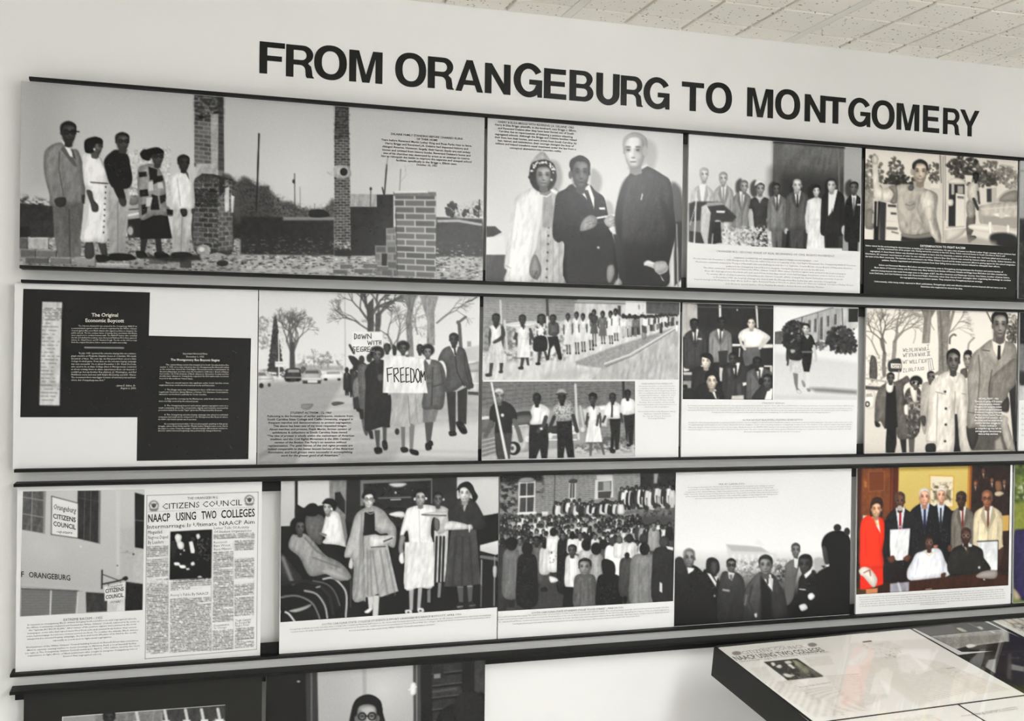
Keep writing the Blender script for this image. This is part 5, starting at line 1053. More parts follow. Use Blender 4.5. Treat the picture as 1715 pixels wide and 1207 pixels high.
P.text('caption', 'inkgrey', G((
    ('GLORIA RACKLEY BLACKWELL FIGHTING SEGREGATION', 592, 236, 1168, 230, 16), ('During 1961, Gloria Rackley Blackwell\'s Orangeburg daughter incident occasion a daughter to attend hospital in facility and integration movement sentiment bravely triggering to the public transportation due in the', 75, 262, 1648, 248, 11), ('Orangeburg Regional Hospital. In one incident, Blackwell and her daughter, 7 year old in a hearing waiting in Orangeburg County Court. The decision of an earlier trespass was their rightful.', 75, 284, 1645, 270, 11),
    ('When her daughter Lurma needed an x-ray for a broken finger, Blackwell went to the WHITE ONLY waiting room but was asked to transfer in an uncoated narrow room to the sections in the public building.', 75, 308, 1640, 292, 11), ('Lived and fought to in one segregated for Blacks. Blackwell refused to move. The state courts ruled the state had trespassed. Blackwell would go on to a federal court and won changes and helped in the fight', 75, 330, 1640, 314, 11),
    ('When and it desegrated a hospital treating area, the case was won in appeal.', 605, 348, 1150, 342, 11))), (1140, 665, 5.717))

# --- we will fight
c = [(1449.8, 515.4), (1703.8, 522), (1701.3, 754), (1449, 760.4)]
P = Panel('photo_exhibit', c, (1.7295, 2.2135, *Z2), 'panel with a painted warm light cast, picketing men in overcoats under bare trees, white caption on coat', group=MR)
a = Pic(c, S(232), 1.1).view(1425, 500, 4.024)  # warm light cast painted into these tones as well
a.p('90 50 1130 80 1130 640 90 640', S(240)); a.p('90 700 600 660 1130 700 1130 1060 90 1060', S(225), c2=S(208), tex=4, soft=6)
for x, y, an, ln, w, d, sd, t in ((225, 520, 0, 150, 26, 5, 3, 95), (285, 420, 4, 130, 28, 5, 5, 125), (235, 300, -30, 90, 9, 4, 7, 110), (180, 380, -25, 100, 9, 4, 9, 120), (300, 220, 25, 80, 10, 4, 12, 130), (420, 300, 10, 80, 6, 4, 15, 150), (640, 260, 40, 80, 8, 4, 18, 120), (560, 210, -25, 70, 6, 4, 21, 140), (660, 230, 60, 70, 5, 3, 24, 150), (390, 200, -30, 80, 5, 3, 27, 165)): a.tree(x, y, an, ln, w, d, S(t), sd, .5, .85)
a.n('95 380 260 380 260 600 95 600', S(130), .5, 4, 4, 3, .8); a.s('130 400 150 385 172 420 175 545 125 540', S(85), tex=18); a.p('95 590 230 600 230 625 95 615', S(70), soft=3); a.l('100 540 220 560', 12, S(170))
a.p('470 65 572 70 540 130 530 300 478 300 490 130', S(130), tex=18, ts=2); a.p('575 75 650 78 670 72 655 300 660 560 590 520 590 300', S(135), tex=20, ts=2); a.l('530 75 510 290', 12, S(165), soft=3, op=.7); a.l('600 90 622 480', 12, S(95), soft=3, op=.7); a.l('690 80 650 240', 20, S(140)); a.l('665 300 668 260 690 240 705 245', 14, S(110), sm=True); a.l('790 350 795 300 830 262', 12, S(150), sm=True); a.l('910 75 945 150', 9, S(90))
a.foliage(1085, 150, 35, 70, S(110), S(190), 40, 9, 4); a.foliage(1085, 240, 35, 70, S(55), S(110), 70, 10, 6); a.tree(1090, 320, 5, 70, 8, 3, S(60), 8)
a.s('97 640 140 622 165 640 160 735 97 738', S(235)); a.e(113, 715, 17, 20, 40); a.e(113, 715, 9, 11, S(215)); a.p('105 645 140 640 150 665 100 668', S(170))
# picket sign
a.p('340 320 560 300 575 490 345 525', S(242)); a.s('250 430 290 408 335 410 340 490 300 495 255 490', 60); a.p('268 438 338 440 338 472 270 470', S(235)); a.l('325 485 318 560', 8, S(160))
# picketers
a.p('245 870 310 860 312 980 300 1044 240 1044 238 980', 28); a.p('330 930 378 930 378 1042 350 1042', 40); a.s('240 570 300 560 345 540 380 520 395 560 355 620 400 900 405 940 330 950 310 880 300 640 265 700 240 880 200 830 165 860 165 700 190 610', S(98), tex=12); a.p('240 600 300 590 318 870 232 880', 26); a.s('240 575 285 570 280 630 245 630', S(238)); a.l('350 620 390 880', 8, S(60), op=.7); a.face(268, 538, 52, 74, S(90), 22, 0, hl=35); a.s('165 830 200 850 195 870 170 865', 30)
a.p('390 930 435 930 430 1040 398 1040', S(90)); a.s('375 620 430 590 470 620 480 700 465 900 400 950 385 850 360 700', S(80), tex=34, ts=3); a.n('370 600 480 600 470 940 385 940', S(190), .58, 4, 5, op=.8, oct=2); a.s('400 600 440 590 445 690 420 690', S(225)); a.s('362 725 385 720 388 780 365 780', S(232)); a.e(440, 560, 44, 40, 24, tex=8, soft=3); a.face(436, 575, 50, 66, S(120), 22, 0, hl=30); a.l('415 565 470 585', 12, S(235)); a.e(425, 568, 11, 8, 20); a.e(455, 578, 11, 8, 20)
a.s('480 590 530 560 560 560 545 700 520 830 500 920 470 800', S(165), tex=10); a.face(540, 530, 52, 80, S(100), 30, .1, hl=30); a.s('470 800 505 795 505 850 490 860', S(70)); a.p('540 505 570 500 600 480 605 510 560 520', S(130), tex=20)
a.face(785, 410, 54, 100, S(150), 28, 0, hl=30, detail=True); a.s('740 480 780 470 785 530 745 530', S(90)); a.s('760 370 780 345 810 350 815 375 785 365', 26)
# man in light coat
a.p('700 780 750 770 760 1035 695 1035', 34); a.s('650 490 730 500 770 530 785 600 790 760 820 1030 745 1035 720 800 700 700 695 1036 570 1036 575 985 512 980 520 820 535 600 570 540', S(212), tex=7); a.l('585 640 580 980', 7, S(165)); a.l('705 600 700 780', 8, S(160)); a.p('640 545 690 505 715 660 690 640', S(196), op=.45, soft=3); a.l('575 630 640 645', 6, S(140)); a.l('750 640 775 645', 6, S(140)); a.s('655 500 690 510 730 500 720 560 695 570 665 540', S(240)); a.l('695 510 705 620', 12, S(225)); a.l('512 960 575 970', 4, S(150))
for x, y in ((636, 628), (642, 742), (642, 850), (638, 962)): a.e(x, y, 9, 9, 55)
a.s('512 985 570 980 572 1036 512 1036', 42); a.face(690, 420, 92, 160, S(98), 24, .1, hl=58); a.s('645 385 660 348 700 338 730 360 735 390 690 360 660 370', 28)
# tall man
a.p('1065 600 1115 560 1115 1022 1100 1020', 40, tex=6); a.p('840 860 1060 840 1110 1018 820 1025', S(92), tex=8); a.p('975 960 1010 930 1030 1018 975 1020', S(165), soft=4); a.s('790 850 850 850 860 940 820 1020 790 950 780 880', S(60))
a.s('950 270 1040 280 1115 330 1115 560 1060 600 1065 760 1010 760 1050 830 1050 870 850 870 785 860 790 700 785 560 790 480 815 380 880 320', S(138), tex=9); a.s('930 560 1010 470 1115 400 1115 560 1060 640 1060 750 960 720', S(120), tex=9); a.s('960 300 1000 320 1045 300 1000 420 970 450 900 350 930 320', S(165)); a.p('950 275 985 290 1040 275 1030 330 1000 420 960 340', S(240)); a.p('990 312 1008 312 1008 400 995 416 986 400', 26); a.l('860 380 870 500 850 820', 7, S(95)); a.l('950 480 930 640 960 720', 7, S(80), sm=True); a.l('890 345 935 350', 5, S(60)); a.l('790 765 860 775', 5, S(85)); a.s('1010 790 1060 800 1060 860 1110 1015 1060 1015 1020 900', S(175), tex=6, soft=2); a.s('1060 660 1065 750 1015 755 1010 720', S(60))
a.p('960 225 1035 225 1040 280 1000 300 955 285', S(120)); a.face(1003, 175, 112, 195, S(128), 30, .1, hl=58); a.s('945 135 955 95 1000 82 1045 95 1057 140 1030 105 980 108', 26)
P.photo(a)
strokes(P, 'placard_lettering', ['349 335 353 358 358 342 362 358 366 334', '372 345 384 344', '372 335 372 358 386 356', '394 358 394 334 404 340 402 352', '410 332 410 356 420 354', '428 354 428 332', '436 354 436 332 446 354 446 330', '456 330 460 352 465 336 469 352 474 328', '480 352 484 330 490 352', '496 350 496 328 504 330 498 340 506 350', '510 312 526 310', '518 312 518 344', '510 345 526 343', '350 372 354 394 358 378 362 394 367 370', '372 394 372 370 384 370', '392 392 392 370', '398 392 398 370 408 370', '412 392 412 368 422 390', '430 390 430 368 440 390 440 366', '452 366 456 388 460 372 464 388 468 364', '474 388 478 366 484 388', '490 386 490 364 498 366 492 376 500 386', '512 358 532 356', '518 358 518 384', '526 358 526 384', '510 385 534 382', '349 418 353 440 358 424 362 440 366 416', '372 440 372 416 384 416', '394 416 398 438 402 420 407 438 411 414', '417 438 417 414', '424 412 424 436 432 436', '438 412 438 436 446 434', '458 434 458 410 470 410', '476 410 476 434', '490 408 482 412 482 432 492 430', '498 408 498 432', '506 406 506 430', '498 420 506 418', '512 408 545 402', '518 410 528 485', '530 408 542 480', '545 405 556 474', '522 488 562 476', '352 475 360 472 352 498 362 496', '370 472 370 496 380 494', '388 470 388 494', '396 492 396 468 406 490 406 466', '414 470 414 490 424 488', '432 488 432 464 442 466', '450 486 454 462 462 486', '470 462 470 484', '478 464 478 482 490 480 490 462 478 464'], (1425, 500, 4.024), 4, 'inkgrey')
P.text('placard_lettering', 'ink', [('VOTE', 276, 466, 334, 468, 20)], (1425, 500, 4.024), 1)
T = ['WE WILL FIGHT - 1956', 'Three out of a group of 20 activists', 'protesting segregation in downtown', 'Orangeburg were among the students', 'who picketed segregated businesses', 'in downtown Orangeburg. Note signs', 'of White Citizens, General Thomas,', 'Marshall and Paul Lawrence - all', 'who in their youth had served with the', 'country had their struggle for', 'freedom continued in', 'an undignified sign they left the', 'anti-segregation demonstrating', 'were as they marched.']
X = [(298, 838), (195, 935), (262, 872), (200, 925), (195, 930), (210, 918), (190, 948), (222, 910), (188, 952), (222, 900), (340, 790), (222, 918), (222, 915), (300, 832)]
P.text('caption', 'inkwhite', [(t, x0, 140 + k * 73, x1, 140 + k * 73, 46) for k, (t, (x0, x1)) in enumerate(zip(T, X))], (1620, 660, 16.1), 1)

# --- sliver of the next panel
c = [(1708, 522), (1955, 530), (1953, 745), (1706.5, 753.5)]
P = Panel('photo_exhibit', c, (2.2225, 2.70, *Z2), 'panel with dark photograph over white caption, cut off at the right edge, middle row', group=MR)
a = Pic([(1708, 522), (1955, 530), (1953, 668), (1707, 669)], 60, 2.2)
a.p('1700 520 1960 528 1960 590 1700 580', 34, tex=12, ts=6); a.p('1700 575 1960 585 1960 625 1700 620', 120, tex=20, ts=6); a.p('1700 640 1960 640 1960 675 1700 675', 190, tex=10); a.p('1708 622 1960 622 1960 645 1708 645', 50)
P.photo(a)
P.text('caption', 'inkgrey', [('Segregation ended by picketers', 1712, 684 + 9 * k, 1800, 683 + 9 * k, 3) for k in range(6)])

# ------------------------------------------------------------------ third row of panels
Z3 = (0.9370, 1.3202)
TR = 'third row of photo panels'
# --- building photograph and newspaper page on one white board
c = [(29, 814.6), (440.8, 810.3), (434.2, 1103), (25.5, 1121)]
P = Panel('photo_exhibit', c, (-.2995, .192, *Z3), 'white panel with a building photograph beside a reproduced newspaper front page', group=TR)
v = (0, 790, 3.448)
a = Pic(VQ(v, '132 110 832 107 817 805 113 828'), 185, 1.15).view(*v)
a.p('110 100 840 100 840 830 110 830', 196, c2=168); a.glow(600, 480, 400, 185, .5); a.p('690 330 780 330 780 640 690 640', 172, soft=12, op=.6, tex=8); a.p('665 108 690 108 685 600 668 600', 205, soft=3, op=.6); a.p('770 430 832 430 832 650 760 640', 180, tex=12, soft=4)
a.p('132 110 262 110 256 355 126 330', 92, tex=14); a.p('250 110 264 110 258 356 246 354', 140); a.l('186 110 180 340', 5, 150); a.l('130 142 255 165', 6, 140); a.l('130 238 252 262', 5, 150); a.l('128 290 250 312', 4, 110)
a.p('446 110 577 110 572 418 440 385', 52, tex=10); a.l('486 110 480 398', 3, 105); a.l('522 110 516 405', 3, 105); a.l('445 150 575 175', 3, 90); a.p('566 110 578 110 574 418 562 415', 120)
a.p('775 125 832 140 826 452 774 442', 30); a.l('776 285 826 290', 4, 130); a.n('690 440 780 440 780 500 690 500', 110, .6, 5, 3, op=.6); a.e(765, 482, 6, 5, 60); a.e(672, 546, 4, 4, 60)
a.p('296 140 446 180 444 384 294 360', 226); a.l('296 140 446 182', 4, 40); a.l('296 140 294 360', 4, 40); a.l('294 360 444 384', 4, 40)
for x, y in ((380, 265), (210, 420), (300, 460)): a.glow(x, y, 120, 205, .3)
a.p('120 640 330 655 500 670 820 690 820 830 110 830', 180, soft=4, op=.7); a.l('120 655 470 690', 5, 150)
a.p('122 665 450 685 438 815 118 828', 120, tex=10); a.p('128 672 290 682 285 818 122 825', 112); a.p('296 684 432 690 425 815 290 818', 106)
for k in range(8): a.l([(130, 700 + k * 15), (430, 708 + k * 14)], 3, 140, op=.5)
a.l('292 680 286 820', 8, 205); a.l('446 686 436 815', 8, 200); a.l('122 668 448 688', 5, 70); a.p('490 695 615 705 612 808 492 812', 60, tex=8); a.p('720 640 818 655 815 805 714 808', 26); a.p('615 705 714 700 712 808 612 810', 205, tex=6)
a.l('584 572 582 676', 9, 45); a.l('584 594 680 632', 5, 60); a.l('584 652 680 634 715 622', 9, 50); a.s('700 620 722 608 734 622 718 634', 40); a.l('620 650 620 662', 4, 50); a.l('690 640 690 650', 4, 50)
a.p('596 668 718 640 716 735 598 748', 222); a.p('620 746 692 740 690 765 622 768', 205)
a.glow(462, 432, 10, 240, .8)
P.photo(a)
P.text('sign_lettering', 'ink', [('Orangeburg', 306, 214, 434, 240, 32)], v, 0, .25)
P.text('sign_lettering', 'ink', [('CITIZENS', 304, 266, 434, 292, 26), ('COUNCIL', 306, 310, 434, 334, 26), ('F', 122, 600, 138, 601, 30), ('ORANGEBURG', 166, 603, 402, 627, 30), ('CITIZENS', 602, 703, 708, 691, 22), ('COUNCIL', 604, 738, 706, 726, 22)], v, 1)
P.text('sign_lettering', 'ink', [('-upstairs', 322, 350, 412, 360, 16), ('Orangeburg', 612, 676, 700, 662, 14), ('UPSTAIRS', 626, 764, 688, 758, 12)], v, 0, .2)
# newspaper page
w = (235, 820, 4.161)
b = Pic(VQ(w, '40 45 830 30 806 1140 20 1188'), 226, 1.1).view(*w)
for q in ('40 45 830 30', '830 30 806 1140', '806 1140 20 1188', '20 1188 40 45'): b.l(q, 3.5, 70)
for x, y in ((90, 118), (765, 88)):
    b.e(x, y, 36, 36, 130, tex=40, ts=1.5); b.e(x, y, 26, 26, 235); b.e(x, y, 16, 17, 90, tex=30, ts=1.5); b.l([(x - 18, y - 12), (x, y + 12), (x + 18, y - 12)], 5, 60); b.p([(x - 36, y + 24), (x + 36, y + 22), (x + 20, y + 40), (x - 20, y + 40)], 120)
b.l('50 162 800 140', 2, 130)
cols = ['38 400 188 395 186 900 34 910', '34 910 186 900 182 1140 30 1145', '205 640 488 630 488 700 203 715', '200 770 486 765 484 1140 195 1148', '508 325 800 318 800 358 508 364', '505 450 648 446 644 935 496 945', '655 372 796 368 794 440 655 446', '655 490 794 486 792 640 655 648', '652 660 792 655 788 900 650 905', '496 1000 642 992 640 1130 494 1138', '655 985 788 978 786 1120 650 1128']
for k, q in enumerate(cols): b.lines(q, pitch=7.4, c=62, duty=.62, seed=k + 3, word=15, op=.78)
b.n('36 640 188 640 184 660 36 665', 232, .2, 9, 9, op=.8)
for q in ('40 480 188 470 188 484 40 494', '40 625 188 615 188 628 40 640', '340 690 485 685 485 700 340 705', '390 800 484 798 484 808 390 812', '560 560 645 556 645 568 560 572', '570 838 642 834 642 846 570 850', '660 760 790 756 790 766 660 772', '650 640 790 636 788 672 650 680', '700 1068 788 1064 788 1074 700 1078', '655 470 796 464 796 494 655 500'): b.p(q, 228, op=.9)
b.l('190 400 184 1140', 2, 110); b.l('490 640 486 1140', 2, 110); b.l('648 380 640 1130', 2, 140)
b.p('205 303 498 292 490 632 196 640', 14); b.s('235 340 255 318 285 335 275 375 250 385', 215); b.s('250 385 275 370 300 390 295 425 262 425', 225); b.s('205 390 235 370 250 420 240 470 215 500', 40); b.p('334 378 360 370 376 440 372 458 348 456', 238); b.s('345 350 365 342 380 362 360 375', 45); b.s('385 330 405 320 415 345 395 360', 210); b.n('380 350 475 350 480 520 390 500', 130, .5, 3, 3, op=.8); b.s('230 520 265 520 270 540 235 540', 220); b.s('345 528 365 515 375 535 355 545', 225); b.s('265 540 305 540 310 560 275 560', 235); b.p('312 562 335 558 338 572 316 575', 215); b.s('390 625 410 614 428 625 410 630', 190); b.e(300, 435, 7, 9, 200); b.e(275, 462, 6, 7, 180)
P.photo(b, 'newspaper_page', label='reproduced newspaper front page with a dark photograph')
P.text('newspaper_headline', 'inkmid', [('THE ORANGEBURG', 326, 80, 540, 76, 18), ('Letter Tells Of Activity', 512, 292, 760, 287, 18), ('Of Student Organizations', 512, 318, 776, 312, 18), ('Roosevelt', 510, 392, 604, 388, 17), ('Bars Worst', 510, 416, 626, 412, 17), ('Race Mixers', 510, 440, 634, 436, 17), ('Aesop\'s Fable By NAACP', 200, 756, 470, 748, 19), ('Discrimination', 505, 972, 612, 966, 15), ('In Chicago', 507, 990, 596, 985, 15), ('Truth Cannot', 656, 942, 764, 934, 16), ('Be Denied By', 656, 960, 762, 953, 16), ('Negro Press', 656, 978, 752, 971, 16), ('CONTINUED ON PAGE 4', 60, 1156, 158, 1150, 9)], w, 0)
P.text('newspaper_headline', 'ink', [('CITIZENS COUNCIL', 150, 146, 712, 124, 40), ('Intermarriage Is Ultimate NAACP Aim', 44, 282, 800, 256, 28), ('Misguided', 48, 318, 146, 314, 24), ('Negroes Duped', 48, 354, 188, 350, 24), ('By Leaders', 48, 388, 156, 384, 24)], w, 0)
P.text('newspaper_headline', 'ink', [('NAACP', 50, 235, 204, 228, 54), ('USING', 246, 226, 386, 220, 54), ('TWO', 424, 219, 530, 214, 54), ('COLLEGES', 564, 213, 802, 204, 54)], w, 1)
T = ['In reaction to Orangeburg Black citizens bringing forth a petition to end segregated schools,', 'the White Community retaliated and formed the White Citizens\' Council, referred to by some as', 'the "uptown KU KLUX KLAN." After names of the petition signers were printed in the local', 'newspaper, some who had signed were fired from jobs and evicted from homes they rented,', 'some had mortgage foreclosure notices served on them. To counter the attacks, Black citizens', 'inaugurated a selected buying campaign, the first and most effective of its kind in the south,', 'especially as a new tool to fight racial segregation.']
X = [(160, 1572, 156, 102), (148, 1605, 192, 140), (178, 1562, 226, 176), (162, 1570, 264, 214), (150, 1588, 302, 250), (158, 1572, 338, 284), (485, 1250, 364, 334)]
P.text('caption', 'inkmid', [('EXTREME RACISM - 1955', 625, 108, 1128, 90, 30)] + [(t, x0, ya + 2, x1, yb + 2, 19) for t, (x0, x1, ya, yb) in zip(T, X)], (25, 1025, 7.795))
T = ['Headquarters of the White Citizens\' Council building located on Russell Street was sometimes', 'filled to capacity causing leaders to move meetings to Mirmow Field, a local baseball facility.', '(on right, is The Orangeburg Citizens Council newspaper, April 2, 1956 edition, used by the racist', 'organization to fight efforts of Black petitioners who sought to integrate Orangeburg School', 'District Five segregated schools.']
X = [(145, 1590, 444, 388), (155, 1570, 482, 424), (128, 1612, 520, 456), (160, 1578, 554, 496), (620, 1118, 572, 552)]
P.text('caption', 'inkmid', [(t, x0, ya + 2, x1, yb + 2, 19) for t, (x0, x1, ya, yb) in zip(T, X)], (25, 1025, 7.795))

# --- students with parcels
c = [(471, 808), (834.3, 802), (832.8, 1077), (467.6, 1101)]
P = Panel('photo_exhibit', c, (.233, .7325, *Z3), 'panel of young women carrying wrapped parcels indoors past a row of dark armchairs', group=TR)
v = (440, 780, 3.551)
a = Pic(VQ(v, '110 100 1400 78 1400 865 105 950'), 20, 1.15).view(*v)
a.p('100 90 195 95 195 370 105 370', 200, c2=185); a.p('207 95 400 95 400 240 240 260 207 240', 205); a.p('395 95 500 95 495 330 400 300', 130, tex=8); a.p('192 90 208 90 208 330 192 330', 20); a.p('430 170 460 165 490 220 490 300 430 240', 30)
a.p('500 90 590 90 590 350 500 350', 36); a.p('580 95 1008 85 1008 240 580 250', 118); a.p('600 118 1000 100 1000 260 600 270', 30, tex=6); a.s('750 120 800 114 855 118 830 136 780 138', 200, soft=3); a.e(790, 172, 6, 8, 200); a.l('690 205 880 200', 9, 120, soft=2); a.l('760 215 820 213', 6, 205); a.p('1008 80 1155 80 1155 260 1008 260', 40, tex=5); a.p('1153 78 1402 78 1402 300 1200 330 1153 200', 205, c2=192); a.p('1300 320 1402 298 1402 470 1310 480', 10); a.s('750 300 800 285 840 290 840 320 780 315', 215); a.n('770 310 840 310 830 380 770 380', 190, .6, 3, 3, op=.8)
# chairs at the left
a.s('108 540 140 560 240 690 180 720 108 700', 48, tex=14); a.l('120 560 165 680 180 715', 22, 120, soft=4); a.l('108 720 250 700 330 720 400 790 420 900', 20, 40)
for q, t in (('360 690 420 685 480 740 500 800 495 920', 150), ('250 760 320 780 370 850 385 925', 130), ('108 800 200 790 290 830 330 900 340 930', 85), ('108 885 150 895 190 945', 175), ('300 700 380 720 430 770 460 850', 60)): a.l(q, 13, t, sm=True); a.l(q, 5, min(255, t + 50), sm=True)
a.s('155 880 230 860 290 840 270 865 200 890', 165); a.l('320 740 340 735', 10, 150); a.l('525 700 522 860', 8, 70); a.p('108 820 140 850 120 930 108 930', 12)
# seated woman
a.s('170 430 210 410 260 420 310 470 370 540 460 590 510 640 525 690 440 700 380 660 280 670 220 560 155 500', 138, tex=9); a.l('250 440 320 520 370 550', 8, 100, soft=3); a.l('300 560 460 620', 8, 105, soft=3); a.s('350 640 420 630 510 680 500 700 420 680', 165, op=.8); a.s('165 350 200 315 250 330 262 380 220 420 170 410', 16); a.face(222, 378, 62, 92, 88, 16, .5, hl=25); a.s('265 385 300 378 335 392 330 425 285 430', 230)
# group behind
a.s('195 250 225 255 260 300 230 320 195 325', 22); a.s('260 305 340 300 380 350 360 400 350 480 300 460 260 400', 92, tex=10); a.s('245 270 280 235 320 240 335 285 310 310 260 305', 16); a.e(345, 275, 25, 26, 20)
a.s('380 300 430 282 470 330 495 480 480 495 360 475 375 440 350 420 365 360', 226, tex=6); a.s('350 480 480 495 490 560 400 560 360 520', 10); a.p('460 310 490 320 505 430 495 490', 120); a.face(388, 260, 58, 84, 165, 16, -.6, hl=30); a.s('352 235 380 205 425 212 440 250 425 280 405 245 370 235', 14); a.e(410, 268, 6, 8, 240); a.l('345 415 375 425', 14, 120)
# woman in light coat
a.p('625 795 660 795 655 870 640 890 610 895 632 870', 200); a.p('660 790 695 790 688 915 655 915', 200); a.s('605 890 640 865 655 872 630 897', 235); a.p('600 430 670 420 735 440 770 600 808 765 700 802 690 780 640 800 610 800', 170, tex=6)
for x0, x1 in ((625, 625), (655, 690), (700, 745), (735, 790), (640, 650)): a.l([(x0, 520), (x1, 790)], 9, 110, soft=3, op=.7)
a.s('600 265 660 250 720 280 755 330 795 390 785 500 740 480 745 420 700 420 670 400 605 400 600 480 615 800 600 822 535 812 540 580 485 555 520 420 550 310', 160, tex=8); a.p('605 290 665 285 668 415 600 422', 18); a.l('590 300 580 560 560 800', 10, 130, soft=4); a.s('512 600 525 560 540 590 535 628 515 625', 190); a.s('640 440 700 430 780 430 775 455 720 490 650 505', 205, tex=10); a.l('645 500 730 495', 6, 70); a.l('720 465 770 445', 8, 60); a.l('620 290 640 300 665 290', 8, 130)
a.face(632, 215, 66, 105, (205, 205, 202), 20, 0, 90, 25); a.s('590 205 600 170 640 155 670 175 668 215 650 180 615 185', 18)
# woman in white suit
a.p('872 750 900 750 895 880 875 885', 165); a.p('925 745 950 745 940 870 920 870', 165); a.s('850 880 885 878 890 900 855 905', 215); a.s('922 870 955 868 962 892 930 898', 215); a.e(868, 893, 8, 5, 30); a.e(940, 884, 8, 5, 30)
a.s('880 260 960 245 1035 260 1045 310 1010 330 1000 420 1015 490 1020 730 930 745 845 750 850 560 870 490 860 400 830 440 818 420 850 290', 228, tex=4); a.p('845 470 1018 470 1020 735 845 752', 224, tex=4); a.l('860 500 850 740', 6, 190, soft=3); a.l('930 280 935 470', 5, 185); a.s('820 430 850 440 835 500 845 540 815 540 808 500', 130); a.s('815 545 835 535 842 590 825 600 812 580', 225); a.face(938, 205, 68, 100, (158, 158, 156), 18, 0, hl=45, smile=True); a.s('900 190 912 155 950 148 978 170 975 200 950 172 920 175', 16); a.e(903, 212, 6, 9, 235); a.e(972, 208, 6, 8, 230)
# woman behind, striped skirt
a.p('1020 400 1105 400 1090 710 1020 715', 190, tex=4)
for x in (1035, 1058, 1078): a.l([(x, 440), (x - 8, 710)], 13, 28)
a.p('980 760 1000 750 1000 835 980 835', 120); a.p('1045 715 1065 715 1058 805 1040 805', 130); a.s('1030 265 1090 262 1110 300 1095 400 1030 410', 175, tex=8); a.s('940 305 1000 290 1100 290 1095 310 1010 320', 190, tex=10); a.l('945 305 1090 312', 5, 40); a.s('1020 330 1050 340 1050 395 1025 400', 100); a.face(1042, 215, 56, 86, 92, 16, 0, hl=40, smile=True); a.e(1075, 215, 6, 8, 190)
# woman in dark dress
a.p('1155 728 1195 728 1195 840 1170 840', 195); a.p('1215 730 1252 730 1245 840 1225 835', 195); a.s('1155 840 1195 835 1200 862 1190 880 1160 880', 50); a.s('1228 835 1262 830 1270 865 1240 875', 50); a.l('1160 862 1192 858', 6, 225); a.l('1232 856 1266 850', 6, 225)
a.p('1120 400 1270 395 1298 725 1190 738 1080 740 1095 600', 70, tex=6)
for x0, x1 in ((1150, 1130), (1190, 1185), (1230, 1250)): a.l([(x0, 440), (x1, 730)], 8, 48, soft=4)
a.s('1145 220 1190 205 1250 215 1300 290 1328 370 1290 400 1240 390 1130 395 1100 300 1120 245', 44, tex=6); a.p('1178 225 1220 220 1198 292', 175); a.p('1172 215 1195 245 1190 280 1168 240', 60); a.s('1075 370 1110 345 1160 350 1225 370 1225 392 1150 398 1080 395', 208, tex=8); a.s('1210 372 1240 365 1250 390 1225 400', 170); a.l('1230 370 1228 410', 6, 230); a.face(1200, 180, 74, 108, (198, 198, 196), 16, -.1, hl=35, smile=True); a.s('1150 165 1170 125 1215 108 1245 130 1260 165 1278 200 1255 230 1235 175 1200 140 1165 155', 14)
# table at the right
a.p('1292 490 1402 462 1402 545 1385 550 1292 525', 220, c2=190); a.l('1300 560 1402 575', 20, 110); a.l('1302 580 1300 860', 8, 150); a.l('1380 560 1378 855', 9, 130); a.s('1370 620 1392 620 1390 680 1372 680', 165)
a.p('1130 740 1300 735 1300 860 1100 860', 16, op=.6, soft=5)
P.photo(a)
P.text('caption', 'inkmid', G((('SOUTH CAROLINA STATE COLLEGE STUDENTS SUPPORT ORANGEBURG NAACP BOYCOTT, APRIL 1956', 322, 130, 1405, 54, 15), ('Young lady students at South Carolina State College who resided in Manning Hall return to the dorm with food purchased from Lance\'s Restaurant, an off-campus establishment owned by Orangeburg', 70, 166, 1635, 58, 10), ('resident Lance Dowdy. Students were reacting to a request from Fred Moore, student government president to boycott Floyd Hall, the college\'s dining hall which received its food and bread product', 78, 186, 1632, 76, 10), ('A local merchant who was a part of the White Citizens Council\'s intimidation activities.', 532, 178, 1202, 130, 10))), (470, 1025, 4.635))

# --- crowd before the brick hall
c = [(835.7, 801.5), (1132.3, 793.3), (1127.5, 1054.3), (834.5, 1077)]
P = Panel('photo_exhibit', c, (.735, 1.188, *Z3), 'panel of a large crowd of students gathered before a brick building with windows', group=TR)
v = (810, 770, 3.77)
a = Pic(VQ(v, '97 118 1215 88 1193 912 92 985'), 60, 1.12).view(*v)
a.bricks('97 110 1000 90 1000 380 97 400', 15, 6.5, 116, 150, 16, mort=.22, seed=12); a.p('95 110 370 105 365 150 95 160', 25, soft=6); a.n('95 110 215 108 215 370 95 380', 30, .4, 6, 5, 4, .9); a.l('448 105 445 330', 5, 60); a.n('320 110 380 110 370 260 320 250', 45, .45, 4, 4, 3, .8)
for q, in (('218 150 325 142 322 362 215 370',), ('540 150 582 145 580 275 535 280',), ('705 140 820 130 820 250 700 265',)): a.p(q, 205)
a.s('215 150 240 128 300 125 322 145 300 155 240 158', 130); a.p('228 165 316 160 314 240 226 246', 60, tex=14); a.p('228 258 316 252 312 345 224 350', 66, tex=14); a.l('270 160 268 350', 6, 205); a.l('222 250 320 244', 8, 220); a.l('215 360 325 352', 14, 225)
a.s('535 150 560 132 590 140 585 158 550 162', 60); a.p('545 165 575 162 573 255 542 258', 75); a.l('560 165 558 255', 4, 200); a.p('722 150 808 145 806 205 720 210', 90); a.p('722 215 808 210 800 255 722 258', 65); a.p('755 150 800 150 800 205 755 205', 150); a.p('712 108 820 105 820 132 714 135', 195); a.l('820 110 825 250', 12, 140)
